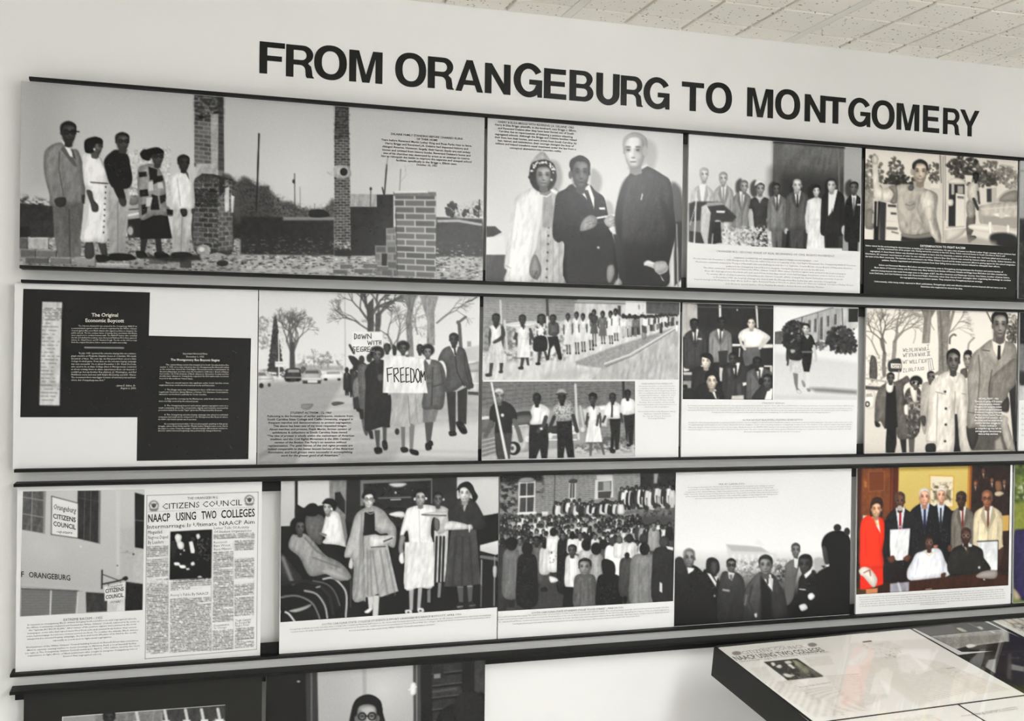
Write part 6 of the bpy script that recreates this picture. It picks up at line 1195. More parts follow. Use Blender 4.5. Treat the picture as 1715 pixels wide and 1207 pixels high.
a.p('990 90 1215 86 1212 300 990 330', 34, tex=14, ts=4); a.n('990 90 1215 88 1212 250 990 250', 160, .62, 5, 8, op=.6); a.p('1075 95 1105 95 1095 160 1075 160', 150, soft=3); a.p('840 350 1212 290 1205 480 840 400', 105, tex=24, ts=4); a.n('1000 320 1212 300 1205 480 1000 480', 45, .48, 4, 4, op=.9); a.p('845 368 960 352 965 375 850 395', 150, tex=10); a.p('365 345 405 345 405 375 368 375', 215); a.p('95 380 1200 370 1195 980 92 985', 70, soft=10)
a.p('210 840 520 790 900 900 900 960 200 985', 62, soft=8, tex=8)
rn = random.Random(21)
def mini(x, y, sc_, coat, hair=22, tone=None, back=False, hgt=2.6):
    t = tone or rn.choice([70, 95, 120, 60]); w_ = 30 * sc_
    a.s([(x - w_ * .3, y), (x + w_ * .3, y), (x + w_ * .72, y + 14 * sc_), (x + w_ * .78, y + 30 * sc_ * hgt), (x - w_ * .78, y + 30 * sc_ * hgt), (x - w_ * .72, y + 14 * sc_)], coat)
    if hgt > 3: a.p([(x - w_ * .5, y + 52 * sc_), (x + w_ * .5, y + 52 * sc_), (x + w_ * .4, y + 30 * sc_ * hgt + 22), (x - w_ * .4, y + 30 * sc_ * hgt + 22)], rn.choice([35, 60, 185, 40]))
    if not back and coat < 110 and rn.random() < .6: a.p([(x - 5 * sc_, y), (x + 5 * sc_, y), (x, y + 20 * sc_)], 225)
    a.e(x, y - 14 * sc_, 12 * sc_, 15 * sc_, hair)
    if not back: a.e(x + rn.uniform(-2, 2), y - 10 * sc_, 9 * sc_, 11.5 * sc_, t, vol=.4); a.l([(x - 5 * sc_, y - 13 * sc_), (x + 5 * sc_, y - 13 * sc_)], 2.5 * sc_, t * .5); a.l([(x - 3 * sc_, y - 4 * sc_), (x + 3 * sc_, y - 4 * sc_)], 2 * sc_, t * .5)
for k in range(22): mini(875 + k * 15 + rn.uniform(-5, 5), 200 + rn.uniform(-10, 18), .9, rn.choice([35, 225, 205, 40, 190, 60]), hgt=3.4)
for k in range(26): mini(455 + k * 16.5, 300 + rn.uniform(-18, 14), .85, rn.choice([30, 45, 215, 60, 205, 35, 90]), hgt=2.4)
for row, (y0, n_, s_) in enumerate(((390, 40, .8), (420, 38, .85), (452, 32, .95), (490, 28, 1.05), (530, 23, 1.15), (572, 18, 1.25))):
    for k in range(n_):
        x = 105 + (k + rn.random() * .6) * 900 / n_ + (row > 2) * 0
        mini(x, y0 + rn.uniform(-14, 14), s_, rn.choice([40, 65, 225, 205, 95, 60, 210, 150, 35, 120]))
for k in range(9): mini(980 + k * 24, 440 + rn.uniform(-16, 22), 1.05, rn.choice([40, 150, 210, 30, 60]))
# the nearest backs
def near(x, y, w_, h, coat, hr=24, hs=None, skirt=None, back=True, tone=120, legs=0):
    hs = hs or w_ * .36
    if legs: a.p([(x - w_ * .25, y + h), (x + w_ * .28, y + h), (x + w_ * .2, y + h + legs), (x - w_ * .18, y + h + legs)], 40)
    a.s([(x - w_ * .18, y - 4), (x + w_ * .18, y - 4), (x + w_ * .48, y + h * .07), (x + w_ * .56, y + h * .4), (x + w_ * .52, y + h), (x - w_ * .52, y + h), (x - w_ * .56, y + h * .4), (x - w_ * .48, y + h * .07)], coat, tex=8)
    for k in (-.2, .15, .33): a.l([(x + w_ * k, y + h * .2), (x + w_ * k * 1.2, y + h * .95)], 4, np.clip(np.array(coat) * .75, 0, 255), soft=3, op=.6)
    if back: a.e(x, y - hs * .85, hs * .82, hs * 1.0, hr, tex=8, soft=1.5, vol=.4)
    else: a.face(x, y - hs * .8, hs * 1.5, hs * 2.0, tone, hr, -.3, hl=30)
near(115, 560, 70, 400, 50); near(230, 555, 60, 200, 110, back=False, tone=100); near(335, 560, 88, 230, 88, back=False, tone=60, legs=40); near(385, 580, 60, 160, 200); near(440, 500, 80, 220, 228, 24, legs=60); a.n('415 600 460 600 455 680 415 680', 40, .5, 3, 4, op=.9); near(500, 520, 66, 330, 28, back=False, tone=95, legs=10); near(560, 520, 60, 90, 232); near(610, 520, 64, 90, 228, back=False, tone=90); near(650, 590, 90, 200, 188, 26, 40); near(705, 520, 50, 90, 215, back=False, tone=110); near(755, 580, 80, 90, 80, 22, 32); near(815, 560, 90, 200, 238, 60, 30); a.p('810 640 890 640 862 790 810 750', 240); near(858, 545, 70, 90, 228, 90, 26); near(920, 540, 90, 130, 210, 45, 30); near(1010, 545, 60, 80, 215, 50, 34); near(1075, 455, 66, 130, 150, 30, 24, back=False, tone=120)
near(175, 590, 100, 300, 108, 20, 44, legs=70); near(275, 620, 118, 320, 26, 20, 42, legs=40); near(560, 625, 82, 205, 225, 20, 38, back=False, tone=75); a.p('512 825 570 828 570 950 500 952', 16); near(710, 615, 90, 330, 150, 18, 40); near(640, 745, 130, 210, 92, 26, 56, back=False, tone=130); near(790, 745, 140, 210, 24, 16, 50); a.s('745 660 790 650 830 700 820 760 760 760', 16); near(905, 640, 90, 240, 66, 30, 20); near(1015, 615, 165, 320, 118, 24, 40); near(1140, 570, 140, 350, 40, 60, 40, legs=0); a.p('1150 562 1195 570 1195 590 1160 580', 220)
a.p('1110 790 1125 800 1125 860 1108 850', 210); a.s('415 760 460 770 470 790 425 800', 215); a.s('360 840 390 830 405 850 375 858', 22); a.e(892, 905, 14, 24, 22)
P.photo(a)
P.text('caption', 'inkmid', G((('SOUTH CAROLINA STATE STUDENTS STAGE "FOOD STRIKE" - MARCH 1956', 348, 172, 1222, 112, 18), ('Meet at Floyd Dining Hall singing "We Shall Overcome," poured water on their food, crushed it and left without eating. The selective buying campaign and boycott pursuers in South Carolina', 25, 212, 1652, 102, 11), ('became united students staged a food strike to protest the firing/expulsion of the school. Black residents who signed a petition to the school to end segregating the chapters. If the president originates in', 28, 234, 1655, 126, 11), ('Sr., expelled Fred Moore, student government association president, at South Carolina State and expanded relations from the students. The importance of this action as they met at the', 34, 258, 1655, 148, 11), ('Civil Rights Movement\'s first stage with student involvement, the state council\'s importance did not exceed the boycott until 1960, four years later.', 165, 276, 1380, 188, 11))), (830, 1005, 5.717))

# --- man among men in dark coats
c = [(1132.6, 793.4), (1427.7, 785.2), (1420.7, 1031), (1128.5, 1054.8)]
P = Panel('photo_exhibit', c, (1.1885, 1.6905, *Z3), 'panel of men in dark coats under a huge pale sky, small caption at top', group=TR)
v = (1110, 760, 3.894)
a = Pic(c, 228, 1.15).view(*v)
a.p('70 90 1245 90 1245 700 70 700', 210, c2=236); a.p('800 90 1245 90 1245 500 800 450', 216, soft=60, op=.4); a.p('70 680 1245 680 1245 900 70 900', 196, soft=24)
a.p('415 605 560 610 650 625 700 660 745 665 745 720 430 720', 205, soft=3); a.p('415 606 640 622 690 655 450 650', 175, soft=3); a.s('600 600 630 575 660 610', 222, soft=4)
for k in range(7): a.p([(450 + k * 42, 670), (470 + k * 42, 670), (470 + k * 42, 715), (450 + k * 42, 715)], 226, op=.7)
a.n('440 705 830 700 830 830 440 830', 130, .42, 3, 3, 2, .9, seed=3); a.n('440 715 830 715 830 830 440 830', 245, .55, 3, 3, 2, .9, seed=7); a.n('740 740 820 740 820 850 740 850', 50, .4, 3, 4, 3, .9); a.l('770 580 772 700', 3, 225)
a.p('70 850 1220 850 1220 1160 70 1160', 24, soft=50); a.p('70 1000 1220 960 1220 1160 70 1160', 16, soft=16)
D_ = lambda p, t: a.s(p, t, tex=4, c2=max(14, t - 30), vol=.2)
D_('75 780 180 740 260 790 290 900 300 1150 75 1150', 34); a.e(108, 745, 38, 56, 44, soft=2); a.face(172, 698, 80, 125, 120, 150, .2, hl=30, bald=.5); a.p('160 760 205 765 185 815 165 800', 225); a.p('170 800 210 775 230 860 180 900', 26)
D_('255 800 330 790 370 850 400 960 400 1150 250 1150', 30); a.s('282 760 290 705 330 692 365 720 370 780 330 815 290 800', 38); a.face(335, 755, 60, 105, 62, 30, .4, hl=12, detail=False); a.p('288 795 310 800 350 860 345 885', 220); a.p('335 820 365 810 350 850', 200); a.e(337, 945, 6, 8, 160); a.glow(345, 685, 30, 190, .4)
D_('375 820 440 785 500 800 535 880 530 1150 360 1150', 62); a.face(447, 745, 62, 92, 96, 30, .2, True, 30); a.p('425 785 470 795 450 845 432 830', 205); a.p('435 805 455 805 452 840 440 840', 110); a.l('395 905 430 910', 14, 150)
D_('800 740 850 700 890 720 870 820 840 920 800 990 795 830', 105); a.face(868, 640, 58, 92, 110, 60, 0, hl=30); a.p('855 690 885 700 875 760 858 750', 215); a.s('800 840 850 830 850 950 800 1000', 95, soft=3)
D_('890 820 960 770 1010 790 1030 900 1000 1060 880 1060 880 950', 34); a.face(930, 735, 90, 130, 62, 26, -.5, hl=18); a.s('890 690 920 665 965 675 975 730 950 770 960 700', 28); a.p('920 800 975 755 965 790 930 825', 230); a.s('945 930 970 918 988 940 965 965 945 955', 225); a.s('888 1000 925 990 940 1020 905 1038 888 1020', 215); a.l('890 895 928 898', 7, 215)
a.s('985 700 1040 690 1070 740 1040 790 1000 790', 165, soft=4, tex=12)
# main figure
D_('640 785 720 800 760 860 800 960 790 1150 520 1150 520 980 560 860', 66); a.s('640 790 600 810 545 900 520 990 560 1060 620 1090 610 1150 640 1150 660 900', 92, tex=9, c2=40); a.l('580 880 560 980 590 1050', 10, 50, soft=3); a.l('545 940 535 1000', 9, 125, soft=3); a.p('650 800 705 800 715 910 690 880 660 830', 228); a.p('672 815 690 815 690 860 680 870', 60); a.p('690 810 720 830 712 912', 195); a.p('640 820 700 900 720 1140 640 1140', 22, soft=5); a.face(672, 742, 92, 135, 120, 44, -.1, hl=35); a.s('632 715 645 685 680 678 710 695 716 730 690 700 650 700', 50); a.s('595 1060 612 1055 612 1080 600 1082', 185)
# big dark back at the right
a.s('1035 600 1060 540 1120 510 1190 520 1225 580 1222 700 1215 1150 980 1150 1000 960 1000 800 1070 740 1050 660', 14, soft=2); a.s('1040 620 1055 610 1072 640 1080 720 1060 730 1045 680', 60, soft=2); a.e(1140, 490, 25, 24, 38); a.e(1202, 515, 20, 26, 42); a.p('1060 735 1085 728 1082 745 1065 748', 210); a.p('1030 740 1060 740 1050 760', 60)
P.photo(a)
P.text('caption', 'inkmid', [('MLK AT CLAFLIN (1959)', 622, 140, 1028, 130, 28)] + [(t, x0, ya, x1, yb, 17) for t, x0, ya, x1, yb in (('In one image in November Dr. Martin Luther King, Jr. standing near the backstairs after making an outdoor', 120, 192, 1512, 150), ('presentation on the Claflin University campus. Reverend Matthew McCollom (with pipe) to Turner Hall,', 130, 228, 1490, 184), ('Orangeburg and Dr. Harold Manning, Claflin University president, spoke with King and others on the promise of', 72, 266, 1560, 220), ('Claflin University, there are many correspondences between Dr. King and Reverend McCollom discussing formation', 52, 302, 1575, 254), ('of the Southern Christian Leadership Conference. The original film negative of this image became damaged and', 78, 340, 1555, 290), ('was one of six King made South Carolina trips, three including a speech in Orangeburg.', 230, 370, 1400, 332))], (1140, 800, 9.528))

# --- color group photograph
c = [(1435.6, 785.2), (1694.6, 778.5), (1694, 1009), (1433.6, 1031.3)]
P = Panel('photo_exhibit', c, (1.709, 2.204, *Z3), 'color photo panel of eight people, a woman in bright red suit at left', group=TR)
v = (1410, 740, 4.023)
a = Pic(VQ(v, '103 182 1130 155 1125 962 98 1040'), (40, 28, 22), 1.12).view(*v)
a.p('95 175 390 165 380 520 95 560', (104, 56, 24), tex=8); a.p('95 180 130 180 125 560 95 560', (62, 26, 14)); a.p('140 185 370 175 330 500 140 520', (128, 74, 36), tex=8, c2=(112, 66, 34)); a.p('180 205 285 200 285 330 182 340', (110, 60, 28)); a.l('180 205 285 200 285 330 182 338 180 205', 5, (150, 92, 50)); a.p('150 270 165 270 165 310 150 310', (165, 110, 60)); a.p('285 380 345 375 345 460 285 470', (120, 68, 34)); a.p('325 175 385 170 370 490 325 490', (86, 38, 18)); a.l('340 180 335 470', 8, (124, 62, 32)); a.p('140 500 240 500 240 520 140 530', (200, 195, 185))
a.p('383 172 855 158 845 460 378 480', (208, 184, 108), c2=(194, 168, 100)); a.p('383 172 855 158 855 185 383 198', (170, 146, 70), soft=5, op=.6); a.p('850 158 878 156 870 460 845 470', (150, 92, 34)); a.l('858 158 850 460', 6, (205, 150, 70)); a.p('588 222 757 228 755 440 590 440', (206, 160, 80)); a.p('597 232 748 237 746 435 598 432', (228, 214, 186)); a.n('605 290 740 280 740 400 605 400', (70, 60, 45), .45, 4, 4, 3, .85); a.p('620 330 735 325 735 390 620 395', (92, 84, 62), tex=20, op=.7, soft=3)
a.p('876 156 1130 155 1126 500 868 500', (46, 32, 28), tex=8, ts=6)
for x, y, t in ((898, 280, (150, 105, 75)), (950, 195, (110, 80, 62)), (1008, 258, (135, 95, 70)), (1090, 270, (130, 95, 75))): a.e(x, y, 10, 15, t, soft=2); a.p([(x - 6, y + 18), (x + 6, y + 18), (x + 2, y + 48)], (190, 180, 165), soft=2)
a.n('870 190 1000 190 1000 300 870 300', (120, 70, 45), .55, 4, 5, 3, .6); a.s('1030 340 1060 330 1090 345 1060 365 1030 360', (180, 165, 145)); a.s('1030 270 1065 265 1075 320 1040 330', (120, 90, 66)); a.p('1075 495 1126 490 1124 600 1078 600', (196, 160, 92)); a.p('1060 600 1126 595 1125 900 1060 900', (52, 32, 24), tex=6)
# standing: woman in red
a.p('170 1005 200 1000 205 1032 165 1036', (196, 132, 92)); a.p('210 1000 245 995 243 1028 212 1030', (196, 132, 92)); a.p('122 840 280 845 282 960 205 990 195 1000 125 1000', (226, 48, 22)); a.s('190 495 250 510 285 540 290 640 275 740 282 848 200 860 125 850 120 700 122 580 140 525', (238, 56, 26), vol=.2); a.p('200 500 245 515 262 620 232 570', (235, 225, 215)); a.p('195 500 225 505 240 570 225 560', (205, 145, 110)); a.l('225 540 240 560 250 545', 5, (230, 190, 90)); a.l('210 520 255 640 250 700', 4, (190, 30, 14)); a.l('160 600 165 780', 5, (196, 34, 16), soft=3); a.face(232, 458, 72, 112, (222, 170, 138), (58, 38, 26), .1, hl=20, smile=True, longhair=True); a.s('195 440 205 390 240 375 272 392 278 440 265 420 235 415 210 430', (56, 36, 24)); a.e(215, 480, 5, 8, (225, 180, 100))
a.s('116 875 150 850 200 870 242 935 215 990 150 920 128 905', (226, 220, 208)); a.l('150 890 190 870 195 910', 7, (140, 70, 50)); a.s('165 865 195 855 200 880 175 890', (200, 110, 85))
# dark suits
def csuit(x, y, w_, h, c_, tie, shirt=(215, 215, 220)): a.suit(x, y, w_, h, c_, shirt, tie, tone=(90, 60, 45), lap=True)
csuit(560, 425, 210, 420, (24, 24, 28), (36, 34, 62), (190, 205, 228)); a.face(558, 375, 76, 122, (224, 166, 140), (208, 200, 190), 0, hl=18, bald=.2); a.s('525 345 540 320 575 318 592 345 560 330', (215, 208, 200))
csuit(668, 430, 165, 380, (24, 25, 30), (40, 40, 46), (205, 215, 230)); a.face(672, 362, 62, 102, (222, 168, 140), (215, 208, 200), -.1, hl=18); a.s('640 335 655 312 690 312 705 340 672 325', (222, 215, 206))
csuit(815, 445, 150, 320, (112, 106, 98), (120, 40, 36), (225, 222, 215)); a.face(805, 390, 70, 110, (72, 50, 40), (60, 52, 48), -.1, hl=25)
csuit(985, 440, 190, 320, (206, 192, 160), (110, 70, 50), (232, 230, 224)); a.face(978, 385, 72, 118, (150, 100, 74), (120, 100, 88), -.1, (70, 50, 40), 25, .6); a.s('1050 700 1095 700 1080 800 1060 850 1050 800', (70, 46, 34)); a.p('1040 610 1090 700 1050 730', (200, 186, 154))
csuit(395, 460, 205, 480, (26, 25, 28), (150, 26, 34), (222, 224, 230)); a.face(392, 402, 70, 122, (92, 60, 44), (84, 78, 74), 0, (110, 100, 90), 28, .5, True)
a.p('320 860 470 850 460 960 330 965', (34, 24, 24)); a.p('326 596 462 586 455 700 448 775 415 800 375 805 330 780 325 700', (232, 234, 236), tex=3); a.p('326 596 462 586 460 592 327 602', (200, 200, 205)); a.n('370 640 430 640 430 750 370 750', (190, 192, 198), .5, 3, 5, 2, .6); a.s('308 790 350 770 362 805 330 822', (96, 60, 44)); a.s('415 790 450 765 470 780 445 812', (96, 60, 44)); a.s('380 570 408 568 410 580 380 582', (150, 150, 158))
a.p('915 672 1052 664 1052 862 990 868 940 790', (228, 230, 232), tex=3); a.l('915 670 1052 662', 7, (30, 32, 40)); a.l('1054 664 1053 862', 5, (30, 30, 36)); a.n('960 700 1010 700 1010 780 960 780', (196, 198, 204), .5, 3, 5, 2, .6)
# seated pair
a.s('545 740 600 720 665 725 700 800 735 870 720 905 640 920 470 940 443 880 480 800 505 755', (224, 226, 234), tex=4); a.l('520 790 500 900', 8, (196, 198, 210), soft=3); a.l('680 800 690 880', 8, (192, 194, 206), soft=3); a.e(592, 650, 42, 42, (34, 26, 24), soft=2); a.face(592, 685, 62, 100, (88, 56, 44), (36, 28, 26), 0, (150, 140, 130), 30); a.l('560 735 590 770 620 745', 7, (214, 190, 150)); a.s('675 890 705 882 700 910 675 915', (80, 50, 38)); a.s('622 700 650 695 645 715 625 715', (170, 110, 84))
csuit(848, 695, 215, 250, (38, 36, 34), (70, 56, 44), (214, 214, 216)); a.s('760 720 720 790 730 890 870 900 1005 865 960 780 900 710', (40, 38, 34), tex=5); a.p('815 680 865 680 845 740', (214, 216, 220)); a.p('838 700 856 700 856 745 846 755', (70, 52, 40)); a.face(838, 635, 68, 112, (76, 48, 38), (60, 56, 54), .1, (160, 150, 140), 30, .5); a.s('922 840 935 835 936 852 924 852', (200, 200, 205)); a.s('720 700 745 700 735 735 722 740', (96, 60, 44))
# table
a.p('98 960 130 955 330 965 470 940 735 910 1045 862 1126 880 1126 970 98 1045', (58, 34, 22), tex=5, soft=2); a.p('98 1000 165 990 170 1040 98 1045', (74, 60, 34)); a.p('460 945 800 905 1125 895 1125 965 460 1010', (66, 36, 22), tex=5); a.p('328 962 458 948 456 1010 330 1022', (150, 148, 158), tex=8); a.l('385 960 400 1010', 16, (200, 200, 208), soft=3); a.s('912 895 960 868 1045 862 1040 915 960 918 915 912', (150, 142, 138)); a.s('955 925 965 920 970 932', (215, 210, 205)); a.l('570 998 610 994', 6, (190, 170, 150)); a.p('1075 850 1125 840 1125 890 1080 890', (40, 26, 20))
a.p('122 998 195 998 175 1005 128 1004', (238, 60, 28)); a.p('165 1003 245 992 243 1028 165 1035', (196, 132, 92)); a.p('122 940 280 945 282 965 200 995 125 1000', (230, 50, 24)); a.s('116 875 150 850 200 870 242 935 215 990 150 920 128 905', (226, 220, 208)); a.l('150 890 190 870 195 910', 7, (140, 70, 50))
P.photo(a)
Ls = []
T = ['Representatives of the first families who were among the members surrounded and honored in Washington, D.C. Presented Gold Medals, and that were left: Congress Person, families of the Briggs', 'and received representatives of the Reverend DeLaine, and in right, three plaintiffs of Briggs case, joined in 2004. The Harry and Eliza Briggs, and the Levi Pearson families in the state of the SC for', 'Clarendon to the new Brown. These medals are worn to Briggs versus Elliott, the plaintiffs were two decades in the school at the town of segregated, the year of the U.S. and', 'down in the Brown v. Board of education decision. They courts overturned the right to the equality. The Briggs case was supported with four other cases in the', 'to the Brown decision. Families of Clarendon, like all of the decisions to have lead the greatest names began from at the way the first medal was awarded at the state house.']
for k, t in enumerate(T): Ls.append((t, 62 + (k == 2) * 8, 152 + k * 24.5, 1600 + k * 5, 40 + k * 22.5, 11))
Ls.append(('Cecil Williams and the families', 712, 218, 992, 202, 11))
P.text('caption', 'inkmid', Ls, (1430, 980, 6.352))

# --- sliver with greenery
c = [(1699, 777.5), (1948, 771), (1944, 986), (1697.5, 1010)]
P = Panel('photo_exhibit', c, (2.212, 2.70, *Z3), 'color panel with green leaves above a dark blue suit, cut off at right edge', group=TR)
a = Pic(c, (120, 130, 80), 1.8)
a.p('1690 770 1960 770 1960 900 1690 900', (96, 110, 52), tex=30, ts=5); a.n('1690 770 1960 770 1960 850 1690 850', (60, 72, 40), .5, 6, 6, 2); a.n('1690 800 1960 800 1960 850 1690 850', (214, 210, 190), .58, 6, 8, 2); a.p('1690 842 1960 842 1960 895 1690 895', (128, 134, 62), tex=16, ts=4, soft=4)
a.s('1698 895 1715 886 1760 870 1850 860 1850 1010 1730 1006 1704 1000 1698 980', (44, 38, 74), tex=6); a.p('1690 985 1960 985 1960 1015 1690 1015', (168, 156, 132), op=.0); a.s('1700 1004 1698 985 1712 1001', (170, 158, 134))
P.photo(a)

# ------------------------------------------------------------------ bottom row, only its top edge in view
ZT4 = 0.8938
BR = 'bottom row of photo panels'
c = [(44, 1152), (449, 1131), (443, 1428), (40, 1471)]
P = Panel('photo_exhibit', c, (-.283, .197, .5275, ZT4), 'black panel in the bottom row with a half-seen photograph of a line of men', group=BR, board='case')
v = (0, 1060, 1.994)
a = Pic(VQ(v, '218 272 770 243 766 560 214 600'), 120, 1.3).view(*v)
a.p('210 240 775 240 775 620 210 620', 128, tex=14); a.p('560 255 775 243 775 420 560 420', 70, tex=14); a.p('218 272 330 266 330 420 218 420', 150); a.p('205 275 220 273 218 600 205 600', 226); a.p('214 268 772 240 772 244 214 274', 232)
for x, t, tn in ((378, 120, 60), (470, 60, 50), (570, 130, 60), (640, 55, 45), (700, 45, 50), (750, 200, 60)): a.suit(x, 300, 86, 200, t, 225, 40, tone=tn, legs=120)
a.face(378, 280, 42, 52, 58, 24, 0, hl=20)
for x in (470, 566, 636, 690, 745): a.l([(x, 258), (x + 6, 292)], 10, 200)
P.photo(a)
c = [(454.4, 1130), (820.5, 1112), (815, 1385), (450, 1428)]
P = Panel('photo_exhibit', c, (.2055, .705, .5275, ZT4), 'black-and-white panel in the bottom row, a bespectacled face before a pale door', group=BR)
a = Pic([(454.4, 1130), (820.5, 1112), (817, 1300), (451, 1325)], 20, 1.25).view(*v)
a.p('900 95 1640 95 1640 500 900 500', 22); a.p('1040 135 1085 132 1085 500 1045 500', 60); a.p('1080 130 1410 110 1405 500 1085 500', 176, c2=165); a.glow(1300, 200, 180, 215, .7); a.p('1230 120 1245 118 1245 300 1235 300', 150, op=.6, soft=3); a.l('1060 130 1060 500', 5, 110); a.p('1400 112 1425 110 1425 500 1400 500', 75); a.l('1412 110 1410 500', 3, 150); a.s('1392 185 1408 182 1408 220 1390 222', 225); a.l('1385 205 1410 195', 4, 235)
a.p('1425 108 1460 106 1460 500 1425 500', 30)
for k in range(6): a.p([(1462, 118 + k * 42), (1560, 112 + k * 42), (1560, 140 + k * 42), (1462, 150 + k * 42)], 52, tex=14); a.l([(1462, 152 + k * 42), (1560, 142 + k * 42)], 4, 90)
a.p('1466 128 1500 124 1500 165 1466 168', 40); a.p('1468 152 1490 150 1490 166 1468 168', 130); a.p('1600 108 1640 105 1640 500 1600 500', 62, tex=12); a.l('1465 215 1540 205', 8, 80); a.s('1480 300 1560 250 1640 235 1640 500 1460 500', 26); a.s('1535 250 1570 215 1610 220 1635 260 1625 330 1545 330', 34, tex=8)
a.s('1195 270 1215 230 1255 218 1290 240 1298 280 1300 340 1195 340', 24, tex=8); a.face(1246, 300, 82, 130, 140, 22, 0, True, 50); a.s('1195 280 1210 235 1250 222 1288 240 1298 285 1270 255 1220 255', 20); a.e(1016, 165, 6, 3, 190); a.s('1130 380 1250 360 1370 390 1390 500 1120 500', 200, tex=8)
P.photo(a)

# ------------------------------------------------------------------ sloping glass-topped display case in front of the wall
TA = np.array([1.26036, -.13, 1.6 - .69391])          # back left corner of its top
PSI, TAU = math.radians(3.7), math.radians(9.0)
E1 = np.array([math.cos(PSI), math.sin(PSI), 0]); E2 = np.array([math.sin(PSI) * math.cos(TAU), -math.cos(PSI) * math.cos(TAU), -math.sin(TAU)])
EN = np.cross(E1, -E2)
def on_table(px, py):
    """measured photo points -> coordinates on the case top: s along its back edge, t down the slope"""
    px, py = np.broadcast_arrays(np.asarray(px, float), np.asarray(py, float))
    d = np.stack([(px - IMW / 2) / FPX, (py - IMH / 2) / FPX, np.ones_like(px)], -1) @ RC
    c0 = np.array(CAM); k = ((TA - EN * .0033 - c0) @ EN) / (d @ EN); q = c0 + d * k[..., None] - TA
    return q @ E1, q @ E2
TM = Matrix(((E1[0], -E2[0], EN[0], TA[0]), (E1[1], -E2[1], EN[1], TA[1]), (E1[2], -E2[2], EN[2], TA[2]), (0, 0, 0, 1)))
CL, CD, CH = 1.25, .62, .076                          # length, depth, height of the case
case = tag(empty('display_case', (0, 0, 0)), 'black sloping display case with glass lid in front of the wall', 'display case')
case.matrix_world = TM
b = MB(); b.box(0, .004, -CD, 0, -CH, 0).box(CL - .004, CL, -CD, 0, -CH, 0).box(.004, CL - .004, -.004, 0, -CH, 0).box(.004, CL - .004, -CD, -CD + .004, -CH, 0)
b.box(.004, CL - .004, -CD + .004, -.004, -CH, -.0045)
b.build('case_body', M['case'], case, .001)
gm = bpy.data.materials.new('pane_glass'); gm.use_nodes = True; nt = gm.node_tree; nt.nodes.clear()
out = nt.nodes.new('ShaderNodeOutputMaterial'); mx = nt.nodes.new('ShaderNodeMixShader'); fr = nt.nodes.new('ShaderNodeMath'); fr.operation = 'MULTIPLY_ADD'; fr.inputs[1].default_value = .55; fr.inputs[2].default_value = .025
lw = nt.nodes.new('ShaderNodeLayerWeight'); pw = nt.nodes.new('ShaderNodeMath'); pw.operation = 'POWER'; pw.inputs[1].default_value = 5.0
lw.inputs[0].default_value = .5; nt.links.new(lw.outputs['Facing'], pw.inputs[0]); nt.links.new(pw.outputs[0], fr.inputs[0])
tr = nt.nodes.new('ShaderNodeBsdfTransparent'); tr.inputs[0].default_value = (.985, .985, .985, 1); gl = nt.nodes.new('ShaderNodeBsdfGlossy'); gl.inputs['Roughness'].default_value = .03
nt.links.new(fr.outputs[0], mx.inputs[0]); nt.links.new(tr.outputs[0], mx.inputs[1]); nt.links.new(gl.outputs[0], mx.inputs[2]); nt.links.new(mx.outputs[0], out.inputs[0])
g = MB(); g.box(.0045, CL - .0045, -CD + .0045, -.0045, -.0022, -.0006); g.build('glass_lid', gm, case)
for sx, ty in ((.3, .06), (CL - .3, .06), (.3, CD - .06), (CL - .3, CD - .06)):
    p = TA + E1 * sx + E2 * ty - EN * (CH - .004)
    v_ = []
    for zz, hw in ((0.0, .016), (p[2], .024)):
        for dx, dy in ((-1, -1), (1, -1), (1, 1), (-1, 1)): v_.append((p[0] + dx * hw, p[1] + dy * hw, zz))
    lg = mesh_ob('leg', v_, [(3, 2, 1, 0), (4, 5, 6, 7), (0, 1, 5, 4), (1, 2, 6, 5), (2, 3, 7, 6), (3, 0, 4, 7)], M['case'])
    lg.parent = case; lg.matrix_parent_inverse = TM.inverted()

